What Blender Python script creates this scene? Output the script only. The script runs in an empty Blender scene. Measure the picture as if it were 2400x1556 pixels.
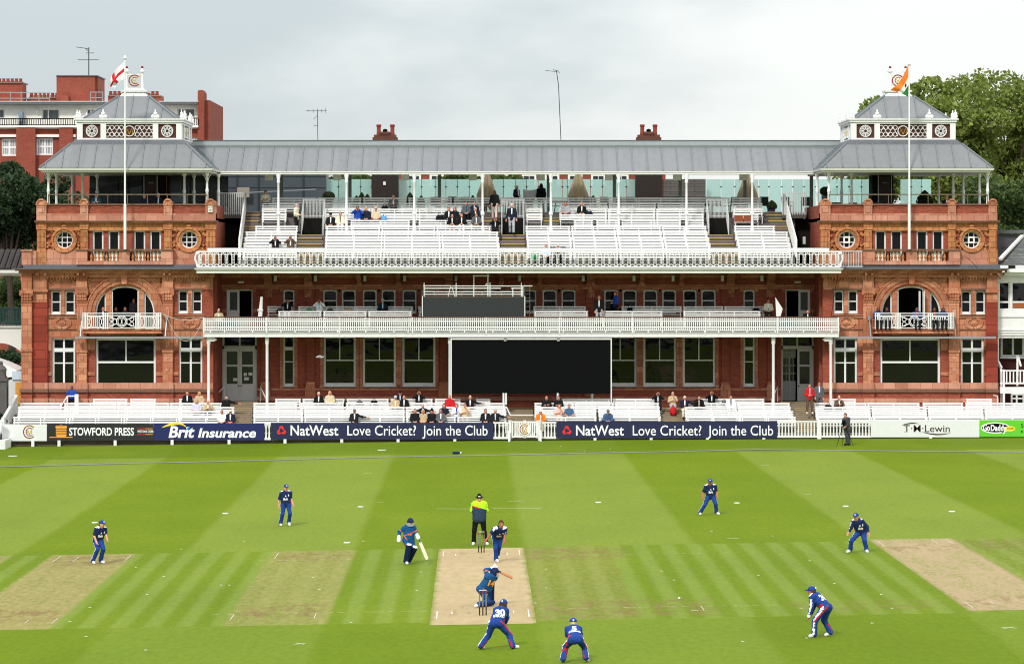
import bpy, math, random
import numpy as np
from mathutils import Vector, Matrix
from mathutils.bvhtree import BVHTree
SC = bpy.context.scene
COL = SC.collection
RNG = random.Random(7)
PI = math.pi

# ------------------------------------------------------------------ camera
F = 7650.0        # focal length in pixels of the 2400 px wide frame
HY = 608.0        # row of the horizon
CH = 10.2         # height of the camera above the wicket
cd = bpy.data.cameras.new('camera'); cam = bpy.data.objects.new('camera', cd); COL.objects.link(cam)
cam.location = (0, 0, CH); cam.rotation_euler = (math.radians(90), 0, 0)
cd.sensor_width = 36; cd.lens = F / 2400 * 36; cd.shift_y = -(778 - HY) / 2400
cd.clip_start = 1; cd.clip_end = 3000
SC.camera = cam

# ------------------------------------------------------------------ sky, sun, exposure
SUN_EL, SUN_AZ = math.radians(41), math.radians(204)
w = bpy.data.worlds.new('World'); SC.world = w; w.use_nodes = True
nt = w.node_tree; nt.nodes.clear()
def N(t, **k):
    n = nt.nodes.new(t)
    for a, b in k.items(): setattr(n, a, b)
    return n
def LK(a, b): nt.links.new(a, b)
def MATH(op, a, b=None, c=None, clamp=False):
    n = N('ShaderNodeMath', operation=op, use_clamp=clamp)
    for i, v in enumerate((a, b, c)):
        if v is None: continue
        if isinstance(v, (int, float)): n.inputs[i].default_value = v
        else: LK(v, n.inputs[i])
    return n.outputs[0]
def MIXC(f, a, b, mode='MIX'):
    n = N('ShaderNodeMix', data_type='RGBA', blend_type=mode, clamp_factor=True)
    for i, v in ((0, f), (6, a), (7, b)):
        if isinstance(v, (int, float)): n.inputs[i].default_value = v
        elif isinstance(v, (tuple, list)): n.inputs[i].default_value = (*v[:3], 1)
        else: LK(v, n.inputs[i])
    return n.outputs[2]
def NOISE(vec, scale, detail=3, rough=.5):
    n = N('ShaderNodeTexNoise'); n.inputs['Scale'].default_value = scale
    n.inputs['Detail'].default_value = detail; n.inputs['Roughness'].default_value = rough
    if vec is not None: LK(vec, n.inputs['Vector'])
    return n.outputs['Fac']
def COMB(x, y, z):
    n = N('ShaderNodeCombineXYZ')
    for i, v in enumerate((x, y, z)):
        if isinstance(v, (int, float)): n.inputs[i].default_value = v
        else: LK(v, n.inputs[i])
    return n.outputs[0]
def SEP(v):
    n = N('ShaderNodeSeparateXYZ'); LK(v, n.inputs[0]); return n.outputs
def SSTEP(v, a, b):
    n = N('ShaderNodeMapRange', interpolation_type='SMOOTHSTEP', clamp=True)
    LK(v, n.inputs[0]); n.inputs[1].default_value = a; n.inputs[2].default_value = b
    return n.outputs[0]
sky = N('ShaderNodeTexSky', sky_type='NISHITA', sun_disc=False, sun_elevation=SUN_EL, sun_rotation=SUN_AZ)
tc = N('ShaderNodeTexCoord'); sx, sy, sz = SEP(tc.outputs['Generated'])
cv = COMB(MATH('MULTIPLY', sx, 1.0), sy, MATH('MULTIPLY', sz, 2.6))
n1 = NOISE(cv, 5.5, 5, .52); n2 = NOISE(cv, 14, 4, .5)
t = MATH('ADD', MATH('MULTIPLY', sx, 3.4), MATH('MULTIPLY', MATH('SUBTRACT', n1, .5), 2.2))
t = MATH('ADD', t, MATH('MULTIPLY', MATH('SUBTRACT', n2, .5), .9))
t = SSTEP(t, -.58, .34)
cloud = MIXC(t, (.55, .61, .64), (.875, .895, .88))
gain = MATH('ADD', .86, MATH('MULTIPLY', MATH('MAXIMUM', sz, 0.0), 1.0))
cloud = MIXC(1.0, cloud, COMB(gain, gain, gain), 'MULTIPLY')
bs = N('ShaderNodeBackground'); bs.inputs[1].default_value = .1; LK(sky.outputs[0], bs.inputs[0])
bc = N('ShaderNodeBackground'); bc.inputs[1].default_value = .83; LK(cloud, bc.inputs[0])
mx = N('ShaderNodeMixShader'); mx.inputs[0].default_value = .93
LK(bs.outputs[0], mx.inputs[1]); LK(bc.outputs[0], mx.inputs[2])
wo = N('ShaderNodeOutputWorld'); LK(mx.outputs[0], wo.inputs[0])
ld = bpy.data.lights.new('sun', 'SUN'); ld.energy = 1.8; ld.angle = math.radians(8.5); ld.color = (1, .96, .89)
so = bpy.data.objects.new('sun', ld); COL.objects.link(so)
sd = Vector((math.sin(SUN_AZ) * math.cos(SUN_EL), math.cos(SUN_AZ) * math.cos(SUN_EL), math.sin(SUN_EL)))
so.rotation_euler = sd.to_track_quat('Z', 'Y').to_euler()
SC.cycles.filter_width = 1.05
SC.view_settings.view_transform = 'Standard'; SC.view_settings.look = 'None'
SC.view_settings.gamma = 1; SC.view_settings.exposure = 0.56; SC.view_settings.use_curve_mapping = False

# ------------------------------------------------------------------ measuring helpers
def X(px, Y): return (px - 1200) * Y / F
def Z(py, Y): return CH - (py - HY) * Y / F
def slope(y, x):
    f = min(1, max(0, (y - 130) / 54)); return .0175 + ((.0125 if x < -.9 else .0055) - .0175) * f
def gz(x, y): return slope(y, x) * (min(60, max(-60, x)) + .9)
def G(px, py):
    D = F * CH / (py - HY)
    for _ in range(6): D = F * (CH - gz((px - 1200) * D / F, D)) / (py - HY)
    x = (px - 1200) * D / F
    return Vector((x, D, gz(x, D)))
def S(r, g, b):
    f = lambda c: (c / 255 / 12.92) if c <= 10.3 else ((c / 255 + .055) / 1.055) ** 2.4
    return (f(r), f(g), f(b))

# ------------------------------------------------------------------ materials
MATS = {}
def newmat(name):
    global nt
    m = bpy.data.materials.new(name); m.use_nodes = True; nt = m.node_tree
    return m, nt.nodes['Principled BSDF']
def mat(name, col, rough=.6, metal=0, var=.12, scale=3.0, spec=.4, alpha=1, bump=0):
    """plain paint / cloth / stone with a little procedural unevenness"""
    if name in MATS: return MATS[name]
    m, p = newmat(name)
    p.inputs['Roughness'].default_value = rough; p.inputs['Metallic'].default_value = metal
    p.inputs['Specular IOR Level'].default_value = spec; p.inputs['Alpha'].default_value = alpha
    if var:
        o = N('ShaderNodeTexCoord').outputs['Object']
        f = NOISE(o, scale, 4, .6)
        c = MIXC(f, tuple(v * (1 - var * 1.6) for v in col), tuple(min(1, v * (1 + var * 1.6)) for v in col))
        LK(c, p.inputs['Base Color'])
        if bump:
            b = N('ShaderNodeBump'); b.inputs['Strength'].default_value = bump; LK(f, b.inputs['Height']); LK(b.outputs[0], p.inputs['Normal'])
    else: p.inputs['Base Color'].default_value = (*col, 1)
    MATS[name] = m; return m
def blockmat(name, c1, c2, cm, bw, bh, mortar, rough=.8, dirt=.25, streak=0.0, bump=.2):
    """brick / block / tile courses on vertical faces"""
    m, p = newmat(name); p.inputs['Roughness'].default_value = rough; p.inputs['Specular IOR Level'].default_value = .25
    x, y, z = SEP(N('ShaderNodeTexCoord').outputs['Object'])
    v = COMB(MATH('ADD', x, y), z, 0.0)
    b = N('ShaderNodeTexBrick'); LK(v, b.inputs['Vector'])
    for k, q in (('Color1', c1), ('Color2', c2), ('Mortar', cm)): b.inputs[k].default_value = (*q, 1)
    b.inputs['Scale'].default_value = 1; b.inputs['Brick Width'].default_value = bw; b.inputs['Row Height'].default_value = bh
    b.inputs['Mortar Size'].default_value = mortar; b.inputs['Mortar Smooth'].default_value = .3
    f = NOISE(COMB(x, y, z), .9, 6, .65); g = NOISE(COMB(MATH('MULTIPLY', x, 6.0), MATH('MULTIPLY', y, 6.0), MATH('MULTIPLY', z, .5)), 1.2, 4, .6)
    c = MIXC(MATH('MULTIPLY', SSTEP(f, .38, .72), dirt), b.outputs['Color'], tuple(q * .45 for q in c1))
    if streak: c = MIXC(MATH('MULTIPLY', SSTEP(g, .52, .75), streak), c, tuple(q * .3 for q in c1))
    LK(c, p.inputs['Base Color'])
    if bump:
        bp = N('ShaderNodeBump'); bp.inputs['Strength'].default_value = bump; bp.inputs['Distance'].default_value = .02
        LK(MATH('SUBTRACT', 1.0, b.outputs['Fac']), bp.inputs['Height']); LK(bp.outputs[0], p.inputs['Normal'])
    MATS[name] = m; return m
def sheermat(name, col, clear=0.0):
    # light-passing cloth or frosted glass
    m, p = newmat(name); p.inputs['Roughness'].default_value = .3
    c = MIXC(N('ShaderNodeObjectInfo').outputs['Random'], tuple(v * .82 for v in col), col); LK(c, p.inputs['Base Color'])
    tr = N('ShaderNodeBsdfTranslucent'); LK(c, tr.inputs[0]); ms = N('ShaderNodeMixShader'); ms.inputs[0].default_value = .6; LK(p.outputs[0], ms.inputs[1]); LK(tr.outputs[0], ms.inputs[2]); q = ms.outputs[0]
    if clear:
        tp = N('ShaderNodeBsdfTransparent'); m2 = N('ShaderNodeMixShader'); m2.inputs[0].default_value = clear; LK(q, m2.inputs[1]); LK(tp.outputs[0], m2.inputs[2]); q = m2.outputs[0]
    LK(q, nt.nodes['Material Output'].inputs[0]); MATS[name] = m; return m
def leafmat(name, dark, light, rough=.55):
    m, p = newmat(name); p.inputs['Roughness'].default_value = rough; p.inputs['Specular IOR Level'].default_value = .25
    g = N('ShaderNodeNewGeometry')
    f = NOISE(N('ShaderNodeTexCoord').outputs['Object'], .8, 3, .6)
    q = MATH('ADD', MATH('MULTIPLY', g.outputs['Random Per Island'], .55), MATH('MULTIPLY', f, .55))
    LK(MIXC(q, dark, light), p.inputs['Base Color'])
    tr = N('ShaderNodeBsdfTranslucent'); LK(MIXC(q, dark, light), tr.inputs[0])
    ms = N('ShaderNodeMixShader'); ms.inputs[0].default_value = .3
    LK(p.outputs[0], ms.inputs[1]); LK(tr.outputs[0], ms.inputs[2]); LK(ms.outputs[0], nt.nodes['Material Output'].inputs[0])
    MATS[name] = m; return m
def varied(name, col, lo, rough, step=0, grime=.1):
    # paint or metal that differs a little from piece to piece, with dull streaks
    m, p = newmat(name); p.inputs['Roughness'].default_value = rough; p.inputs['Specular IOR Level'].default_value = .35
    x, y, z = SEP(N('ShaderNodeTexCoord').outputs['Object'])
    if step: wn = N('ShaderNodeTexWhiteNoise', noise_dimensions='1D'); LK(MATH('FLOOR', MATH('DIVIDE', x, step)), wn.inputs['W']); r = wn.outputs['Value']
    else: r = N('ShaderNodeObjectInfo').outputs['Random']
    f = NOISE(COMB(MATH('MULTIPLY', x, 1.6), MATH('MULTIPLY', y, 1.6), MATH('MULTIPLY', z, .7)), 1.4, 5, .65)
    k = MATH('MULTIPLY', MATH('ADD', lo, MATH('MULTIPLY', r, 1 - lo)), MATH('SUBTRACT', 1.0, MATH('MULTIPLY', SSTEP(f, .45, .75), grime)))
    LK(MIXC(1.0, col, COMB(k, k, k), 'MULTIPLY'), p.inputs['Base Color']); MATS[name] = m; return m
WHITE = varied('white_paint', (.83, .83, .82), .90, .45)
CREAMW = mat('cream_white_paint', (.70, .70, .66), .5, var=.07, scale=.7)
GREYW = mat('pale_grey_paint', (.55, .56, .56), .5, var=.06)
BLACK = mat('black_board', (.0035, .004, .0042), .85, var=.1, spec=.08)
DARK = mat('dark_interior', (.012, .011, .010), .9, var=.2, spec=.1)  # near-black, stands in for shade inside rooms, doorways and stairwells
BRICK = blockmat('red_brick', S(166, 84, 62), S(136, 61, 46), S(144, 86, 70), .225, .075, .011, dirt=.4)
BRICKB = blockmat('banded_red_brick', S(152, 64, 48), S(130, 52, 40), S(92, 42, 32), 2.6, .49, .02, dirt=.35)
TERRA = blockmat('terracotta', S(208, 146, 112), S(174, 102, 74), S(140, 82, 62), .58, .36, .016, dirt=.62, streak=.6)
TERRAP = blockmat('pale_terracotta', S(208, 152, 128), S(180, 116, 94), S(150, 96, 78), .72, .42, .016, dirt=.5, streak=.45)
TERRAY = blockmat('weathered_buff_terracotta', S(204, 142, 92), S(184, 114, 76), S(142, 88, 60), .4, .3, .02, dirt=.6, streak=.55)
STONED = mat('weathered_stone_ledge', S(120, 88, 72), .85, var=.22, scale=4)
LEAD = mat('dark_lead_flashing', S(92, 94, 100), .6, var=.15)
ZINC = varied('zinc_roof', S(126, 127, 130), .90, .5, .9, .13)
ZINCD = mat('zinc_seam', S(112, 119, 124), .5, var=.08)
def wavy_glass():
    m, p = newmat('old_wavy_glass'); p.inputs['Base Color'].default_value = (.006, .0065, .0065, 1); p.inputs['Roughness'].default_value = .02; p.inputs['Specular IOR Level'].default_value = .34
    x, y, z = SEP(N('ShaderNodeTexCoord').outputs['Object']); b = N('ShaderNodeBump'); b.inputs['Strength'].default_value = 1; b.inputs['Distance'].default_value = .0045
    LK(NOISE(COMB(x, y, MATH('MULTIPLY', z, 1.3)), 1.1, 1, .4), b.inputs['Height']); LK(b.outputs[0], p.inputs['Normal']); return m
GLASS = wavy_glass()
GLASSI = mat('tinted_dark_glass', (.022, .027, .033), .12, var=.3, scale=.6, spec=.5)
STEEL = mat('grey_steel', (.30, .32, .34), .45, metal=.3, var=.06)
GREEN_STEEL = mat('dark_green_steel', S(24, 58, 58), .5, var=.1)
WOODD = mat('dark_brown_timber', S(36, 26, 21), .7, var=.25, scale=2)
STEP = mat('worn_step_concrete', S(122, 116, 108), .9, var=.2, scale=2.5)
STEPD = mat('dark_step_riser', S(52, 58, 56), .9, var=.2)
YELLOW = mat('yellow_nosing_paint', S(196, 156, 74), .7, var=.15)
DECK = mat('grey_deck', S(84, 80, 76), .9, var=.2)
GOLD = mat('gold_paint', S(206, 172, 66), .5, var=.05)
MAROON = mat('maroon_paint', S(128, 36, 34), .5, var=.05)

# ------------------------------------------------------------------ mesh builder
class MB:
    def __init__(s): s.v = []; s.f = []; s.mi = []; s.cur = 0
    def add(s, vs, fs):
        o = len(s.v); s.v += [tuple(q) for q in vs]
        for f in fs: s.f.append(tuple(i + o for i in f)); s.mi.append(s.cur)
        return s
    def box(s, x0, x1, y0, y1, z0, z1):
        if x0 > x1: x0, x1 = x1, x0
        if y0 > y1: y0, y1 = y1, y0
        if z0 > z1: z0, z1 = z1, z0
        return s.add([(x0, y0, z0), (x1, y0, z0), (x1, y1, z0), (x0, y1, z0), (x0, y0, z1), (x1, y0, z1), (x1, y1, z1), (x0, y1, z1)],
              [(0, 3, 2, 1), (4, 5, 6, 7), (0, 1, 5, 4), (1, 2, 6, 5), (2, 3, 7, 6), (3, 0, 4, 7)])
    def prism(s, pts, y0, y1):
        """convex-ish outline in x-z pushed from y0 to y1"""
        n = len(pts)
        return s.add([(x, y0, z) for x, z in pts] + [(x, y1, z) for x, z in pts],
              [tuple(range(n)), tuple(range(2 * n - 1, n - 1, -1))] + [(i, n + i, n + (i + 1) % n, (i + 1) % n) for i in range(n)])
    def xprism(s, pts, x0, x1):
        """outline in y-z pushed from x0 to x1"""
        n = len(pts)
        return s.add([(x0, y, z) for y, z in pts] + [(x1, y, z) for y, z in pts],
              [tuple(range(n)), tuple(range(2 * n - 1, n - 1, -1))] + [(i, n + i, n + (i + 1) % n, (i + 1) % n) for i in range(n)])
    def bar(s, a, b, wd, dp=None, up=(0, 0, 1)):
        a = Vector(a); b = Vector(b); d = (b - a)
        if d.length < 1e-6: return s
        d.normalize(); u = Vector(up)
        if abs(d.dot(u)) > .95: u = Vector((0, 1, 0))
        r = d.cross(u).normalized(); u = r.cross(d); dp = dp or wd; r *= wd / 2; u *= dp / 2
        vs = [p + q for p in (a, b) for q in (-r - u, r - u, r + u, -r + u)]
        return s.add(vs, [(3, 2, 1, 0), (4, 5, 6, 7), (0, 1, 5, 4), (1, 2, 6, 5), (2, 3, 7, 6), (3, 0, 4, 7)])
    def tube(s, pts, rad, n=8, closed=False, cap=True):
        pts = [Vector(p) for p in pts]; m = len(pts); rr = rad if isinstance(rad, (list, tuple)) else [rad] * m
        vs = []; u = None
        for i, p in enumerate(pts):
            d = (pts[(i + 1) % m] - pts[i - 1]) if closed else (pts[min(i + 1, m - 1)] - pts[max(i - 1, 0)])
            d.normalize()
            if u is None: u = Vector((0, 0, 1)) if abs(d.z) < .9 else Vector((0, 1, 0))
            u = (u - d * u.dot(d)); u = u.normalized() if u.length > 1e-5 else d.orthogonal().normalized()
            v = d.cross(u)
            for k in range(n):
                a = 2 * PI * k / n; vs.append(p + (u * math.cos(a) + v * math.sin(a)) * rr[i])
        fs = []
        for i in range(m if closed else m - 1):
            j = (i + 1) % m
            for k in range(n): fs.append((i * n + k, i * n + (k + 1) % n, j * n + (k + 1) % n, j * n + k))
        if cap and not closed: fs += [tuple(range(n - 1, -1, -1)), tuple((m - 1) * n + k for k in range(n))]
        return s.add(vs, fs)
    def lathe(s, prof, c, n=10):
        vs = []; fs = []; m = len(prof)
        for r, z in prof:
            for k in range(n): vs.append((c[0] + r * math.cos(2 * PI * k / n), c[1] + r * math.sin(2 * PI * k / n), c[2] + z))
        for i in range(m - 1):
            for k in range(n): fs.append((i * n + k, i * n + (k + 1) % n, (i + 1) * n + (k + 1) % n, (i + 1) * n + k))
        fs += [tuple(range(n - 1, -1, -1)), tuple((m - 1) * n + k for k in range(n))]
        return s.add(vs, fs)
    def blob(s, c, r, n=8, m=5):
        r = r if isinstance(r, (tuple, list)) else (r, r, r)
        vs = [(c[0], c[1], c[2] - r[2])]; fs = []
        for i in range(1, m):
            a = PI * i / m
            for k in range(n):
                b = 2 * PI * k / n; vs.append((c[0] + r[0] * math.sin(a) * math.cos(b), c[1] + r[1] * math.sin(a) * math.sin(b), c[2] - r[2] * math.cos(a)))
        vs.append((c[0], c[1], c[2] + r[2])); e = len(vs) - 1
        for k in range(n):
            k2 = (k + 1) % n; fs.append((0, 1 + k2, 1 + k)); fs.append((e, 1 + (m - 2) * n + k, 1 + (m - 2) * n + k2))
            for i in range(m - 2): fs.append((1 + i * n + k, 1 + i * n + k2, 1 + (i + 1) * n + k2, 1 + (i + 1) * n + k))
        return s.add(vs, fs)
    def arc(s, cx, cz, r0, r1, a0, a1, y0, y1, n=24):
        """ring segment in the x-z plane with depth"""
        vs = []; fs = []
        for i in range(n + 1):
            a = a0 + (a1 - a0) * i / n; c, q = math.cos(a), math.sin(a)
            vs += [(cx + r0 * c, y0, cz + r0 * q), (cx + r1 * c, y0, cz + r1 * q), (cx + r1 * c, y1, cz + r1 * q), (cx + r0 * c, y1, cz + r0 * q)]
        for i in range(n):
            o = 4 * i
            for k in range(4): fs.append((o + k, o + (k + 1) % 4, o + 4 + (k + 1) % 4, o + 4 + k))
        fs += [(3, 2, 1, 0), (4 * n, 4 * n + 1, 4 * n + 2, 4 * n + 3)]
        return s.add(vs, fs)
    def disc(s, cx, cz, r, y0, y1, n=24, rz=None):
        return s.prism([(cx + r * math.cos(2 * PI * k / n), cz + (rz or r) * math.sin(2 * PI * k / n)) for k in range(n)], y0, y1)
    def holes(s, x0, x1, z0, z1, y0, y1, hs):
        """wall slab with rectangular openings, only its outer faces"""
        xs = sorted({x0, x1, *[min(x1, max(x0, h[i])) for h in hs for i in (0, 1)]})
        zs = sorted({z0, z1, *[min(z1, max(z0, h[i])) for h in hs for i in (2, 3)]})
        nx, nz = len(xs) - 1, len(zs) - 1
        def solid(i, j):
            if i < 0 or j < 0 or i >= nx or j >= nz: return False
            x = (xs[i] + xs[i + 1]) / 2; z = (zs[j] + zs[j + 1]) / 2
            return not any(h[0] < x < h[1] and h[2] < z < h[3] for h in hs)
        for i in range(nx):
            for j in range(nz):
                if not solid(i, j): continue
                a, b, c, d = xs[i], xs[i + 1], zs[j], zs[j + 1]
                s.add([(a, y0, c), (b, y0, c), (b, y0, d), (a, y0, d)], [(0, 1, 2, 3)])
                s.add([(a, y1, c), (b, y1, c), (b, y1, d), (a, y1, d)], [(3, 2, 1, 0)])
                if not solid(i - 1, j): s.add([(a, y0, c), (a, y0, d), (a, y1, d), (a, y1, c)], [(0, 1, 2, 3)])
                if not solid(i + 1, j): s.add([(b, y0, c), (b, y0, d), (b, y1, d), (b, y1, c)], [(3, 2, 1, 0)])
                if not solid(i, j - 1): s.add([(a, y0, c), (b, y0, c), (b, y1, c), (a, y1, c)], [(3, 2, 1, 0)])
                if not solid(i, j + 1): s.add([(a, y0, d), (b, y0, d), (b, y1, d), (a, y1, d)], [(0, 1, 2, 3)])
        return s
    def mesh(s, name, mats, smooth=False, off=(0, 0, 0), sharp=40):
        me = bpy.data.meshes.new(name)
        me.from_pydata([(v[0] - off[0], v[1] - off[1], v[2] - off[2]) for v in s.v], [], s.f)
        for m in (mats if isinstance(mats, (list, tuple)) else [mats]): me.materials.append(m)
        if any(s.mi): me.polygons.foreach_set('material_index', s.mi)
        if smooth:
            me.polygons.foreach_set('use_smooth', [True] * len(me.polygons)); me.set_sharp_from_angle(angle=math.radians(sharp))
        me.update(); return me

def setp(o, label=None, cat=None, group=None, kind=None):
    for k, v in (('label', label), ('category', cat), ('group', group), ('kind', kind)):
        if v: o[k] = v
    return o
def thing(name, label, cat, loc=(0, 0, 0), group=None, rz=0, kind=None):
    o = bpy.data.objects.new(name, None); COL.objects.link(o); o.location = loc; o.rotation_euler.z = rz; o.empty_display_size = .2
    return setp(o, label, cat, group, kind)
def root_of(o):
    while o.parent: o = o.parent
    return o
def part(name, mb, m, parent, smooth=False, label=None, local=False, kind=None):
    """a child mesh; shapes are given in world coordinates unless local"""
    off = (0, 0, 0) if local else root_of(parent).location
    me = mb if isinstance(mb, bpy.types.Mesh) else mb.mesh(name, m, smooth, off)
    o = bpy.data.objects.new(name, me); COL.objects.link(o); o.parent = parent
    return setp(o, label, kind=kind)
def solo(name, mb, m, label, cat, loc=(0, 0, 0), group=None, smooth=False, local=False, kind=None):
    me = mb if isinstance(mb, bpy.types.Mesh) else mb.mesh(name, m, smooth, (0, 0, 0) if local else loc)
    o = bpy.data.objects.new(name, me); COL.objects.link(o); o.location = loc
    return setp(o, label, cat, group, kind)
def clone(src, loc, label=None, rz=None, scale=None):
    """copy a thing with its parts and sub-parts (shared meshes)"""
    r = src.copy(); COL.objects.link(r); r.location = loc
    if rz is not None: r.rotation_euler.z = rz
    if scale: r.scale = (scale,) * 3
    if label: r['label'] = label
    for c in src.children:
        k = c.copy(); COL.objects.link(k); k.parent = r
        for d in c.children:
            e = d.copy(); COL.objects.link(e); e.parent = k
    return r
def text2d(txt, height, width=None, shear=0, bold=0.0):
    """letter outlines as 2-D triangles: baseline at 0, left edge at 0, scaled to a cap height and width"""
    cu = bpy.data.curves.new('t', 'FONT'); cu.body = txt; cu.size = 1; cu.shear = shear; cu.offset = bold; cu.resolution_u = 3
    o = bpy.data.objects.new('t', cu); COL.objects.link(o)
    me = o.to_mesh(); vs = [(v.co.x, v.co.y) for v in me.vertices]; fs = [tuple(p.vertices) for p in me.polygons]
    o.to_mesh_clear(); bpy.data.objects.remove(o); bpy.data.curves.remove(cu)
    x0 = min(v[0] for v in vs); x1 = max(v[0] for v in vs); k = height / .7
    kx = k if width is None else width / (x1 - x0)
    return [((x - x0) * kx, y * k) for x, y in vs], fs
def letters(mb, txt, x, z, y, height, width=None, shear=0, bold=0.0):
    vs, fs = text2d(txt, height, width, shear, bold)
    return mb.add([(x + a, y, z + b) for a, b in vs], fs)
# ================================================================== ground
def grass_material():
    m, p = newmat('mown_grass'); p.inputs['Roughness'].default_value = .85; p.inputs['Specular IOR Level'].default_value = .05
    x, y, z = SEP(N('ShaderNodeTexCoord').outputs['Object'])
    flat = COMB(x, y, 0.0)
    u0 = MATH('ADD', x, MATH('MULTIPLY', y, .0115))
    wob = MATH('MULTIPLY', MATH('SUBTRACT', NOISE(flat, .3, 2), .5), .22)
    u = MATH('ADD', u0, wob)
    fine = NOISE(COMB(MATH('MULTIPLY', x, 2.2), MATH('MULTIPLY', y, .7), 0.0), 2.4, 5, .7)
    blotch = NOISE(COMB(x, MATH('MULTIPLY', y, .45), 0.0), .16, 4, .6)
    big = MATH('SINE', MATH('MULTIPLY', MATH('SUBTRACT', u, 1.76), PI / 6.01))
    big = SSTEP(big, -.11, .11)
    sq = MATH('MULTIPLY', SSTEP(y, 91.95, 92.1), SSTEP(y, 115.75, 115.6))
    near = SSTEP(y, 92.1, 91.9)
    thin = SSTEP(MATH('SINE', MATH('MULTIPLY', MATH('ADD', u0, MATH('MULTIPLY', wob, .25)), 2 * PI / .935)), -.8, .8)
    dark = (.130, .188, .006); light = (.170, .226, .028)
    c_out = MIXC(big, dark, light)
    c_sq = MIXC(thin, (.132, .194, .010), (.172, .230, .034))
    c_near = MIXC(MATH('MULTIPLY', big, .8), (.124, .184, .007), (.152, .212, .020))
    c = MIXC(near, MIXC(sq, c_out, c_sq), c_near)
    # greener strip between the rope and the fence
    edge = SSTEP(y, 171.4, 171.9)
    c = MIXC(MATH('MULTIPLY', edge, .8), c, (.104, .160, .006))
    # used strips of the square: worn, straw coloured
    u1 = MATH('ADD', u0, MATH('MULTIPLY', MATH('SUBTRACT', fine, .5), .4))
    def strip(c, a, b, amt, col, fringe=.25):
        k = MATH('MULTIPLY', SSTEP(u1, a - .12, a + .12), SSTEP(u1, b + .12, b - .12))
        k = MATH('MULTIPLY', MATH('MULTIPLY', k, sq), MATH('ADD', amt - fringe, MATH('MULTIPLY', SSTEP(fine, .3, .7), fringe * 2)))
        return MIXC(k, c, col)
    c = strip(c, -7.1, -4.2, .6, (.285, .25, .09))
    c = strip(c, -14.9, -12.0, .78, (.31, .25, .105))
    c = strip(c, -20.5, -16.4, .72, (.31, .25, .105))
    c = strip(c, 1.75, 4.7, .34, (.25, .205, .075))
    c = strip(c, 17.0, 19.9, .2, (.25, .225, .08))
    # bare scuffed ends of the used strips
    def scuff(c, u_a, u_b, v_a, v_b, amt):
        k = MATH('MULTIPLY', SSTEP(u0, u_a - .4, u_a + .4), SSTEP(u0, u_b + .4, u_b - .4))
        k = MATH('MULTIPLY', k, MATH('MULTIPLY', SSTEP(y, v_a - .5, v_a + .5), SSTEP(y, v_b + .5, v_b - .5)))
        k = MATH('MULTIPLY', k, SSTEP(NOISE(COMB(MATH('MULTIPLY', x, 1.3), MATH('MULTIPLY', y, .55), 0.0), 1.5, 4, .65), .42, .62))
        return MIXC(MATH('MULTIPLY', k, amt), c, (.205, .125, .058))
    for a, b in ((-6.8, -4.4), (-14.6, -12.2), (-19, -16.6)):
        c = scuff(c, a, b, 94.0, 97.5, .75); c = scuff(c, a, b, 111.5, 115, .75)
    c = scuff(c, 1.9, 5.2, 110.8, 114.6, .6); c = scuff(c, 1.9, 7.0, 92.6, 97.2, .55)
    c = scuff(c, 17.2, 21, 112, 115.2, .55); c = scuff(c, 9, 13.6, 93, 96, .3)
    # faint old crease lines running across the square
    for v in (95.1, 112.1):
        k = MATH('MULTIPLY', MATH('LESS_THAN', MATH('ABSOLUTE', MATH('SUBTRACT', y, v)), .035), SSTEP(fine, .45, .6))
        k = MATH('MULTIPLY', k, MATH('LESS_THAN', MATH('ABSOLUTE', MATH('SUBTRACT', u0, .5)), 8.3))
        c = MIXC(MATH('MULTIPLY', k, .45), c, (.6, .6, .5))
    # fine mottling of the sward, with yellower and bluer patches
    c = MIXC(MATH('MULTIPLY', SSTEP(blotch, .5, .75), .22), c, (.18, .195, .012)); c = MIXC(MATH('MULTIPLY', SSTEP(NOISE(COMB(x, MATH('MULTIPLY', y, .3), 5.0), .5, 4, .65), .52, .78), .25), c, (.10, .17, .012))
    shade = MATH('ADD', .70, MATH('MULTIPLY', fine, .60))
    shade = MATH('MULTIPLY', shade, MATH('ADD', .80, MATH('MULTIPLY', blotch, .40)))
    c = MIXC(1.0, c, COMB(shade, shade, shade), 'MULTIPLY')
    # beyond the boundary of the field: unseen paving, greyed to cut green bounce light
    dx = MATH('DIVIDE', x, 78.0); dy = MATH('DIVIDE', MATH('SUBTRACT', y, 100.0), 92.0)
    rad = MATH('ADD', MATH('MULTIPLY', dx, dx), MATH('MULTIPLY', dy, dy))
    c = MIXC(SSTEP(rad, .99, 1.01), c, (.20, .20, .19))
    LK(c, p.inputs['Base Color'])
    b = N('ShaderNodeBump'); b.inputs['Strength'].default_value = .35; b.inputs['Distance'].default_value = .05
    LK(fine, b.inputs['Height']); LK(b.outputs[0], p.inputs['Normal'])
    return m
GRASS = grass_material()
ys = [-150, -40, 20, 60] + list(range(80, 131, 10)) + [140, 150, 160, 170, 180, 184, 190, 230, 300, 500, 900, 2500]
xs = [-1500, -400, -120, -60, -40, -20, -10, -.9, 10, 20, 40, 60, 120, 400, 1500]
mb = MB(); mb.add([(x, y, gz(x, y)) for y in ys for x in xs], [(j * len(xs) + i, j * len(xs) + i + 1, (j + 1) * len(xs) + i + 1, (j + 1) * len(xs) + i) for j in range(len(ys) - 1) for i in range(len(xs) - 1)])
solo('ground', mb, GRASS, 'striped mown cricket field grass sloping gently up to the right', 'ground', kind='structure')
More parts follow.
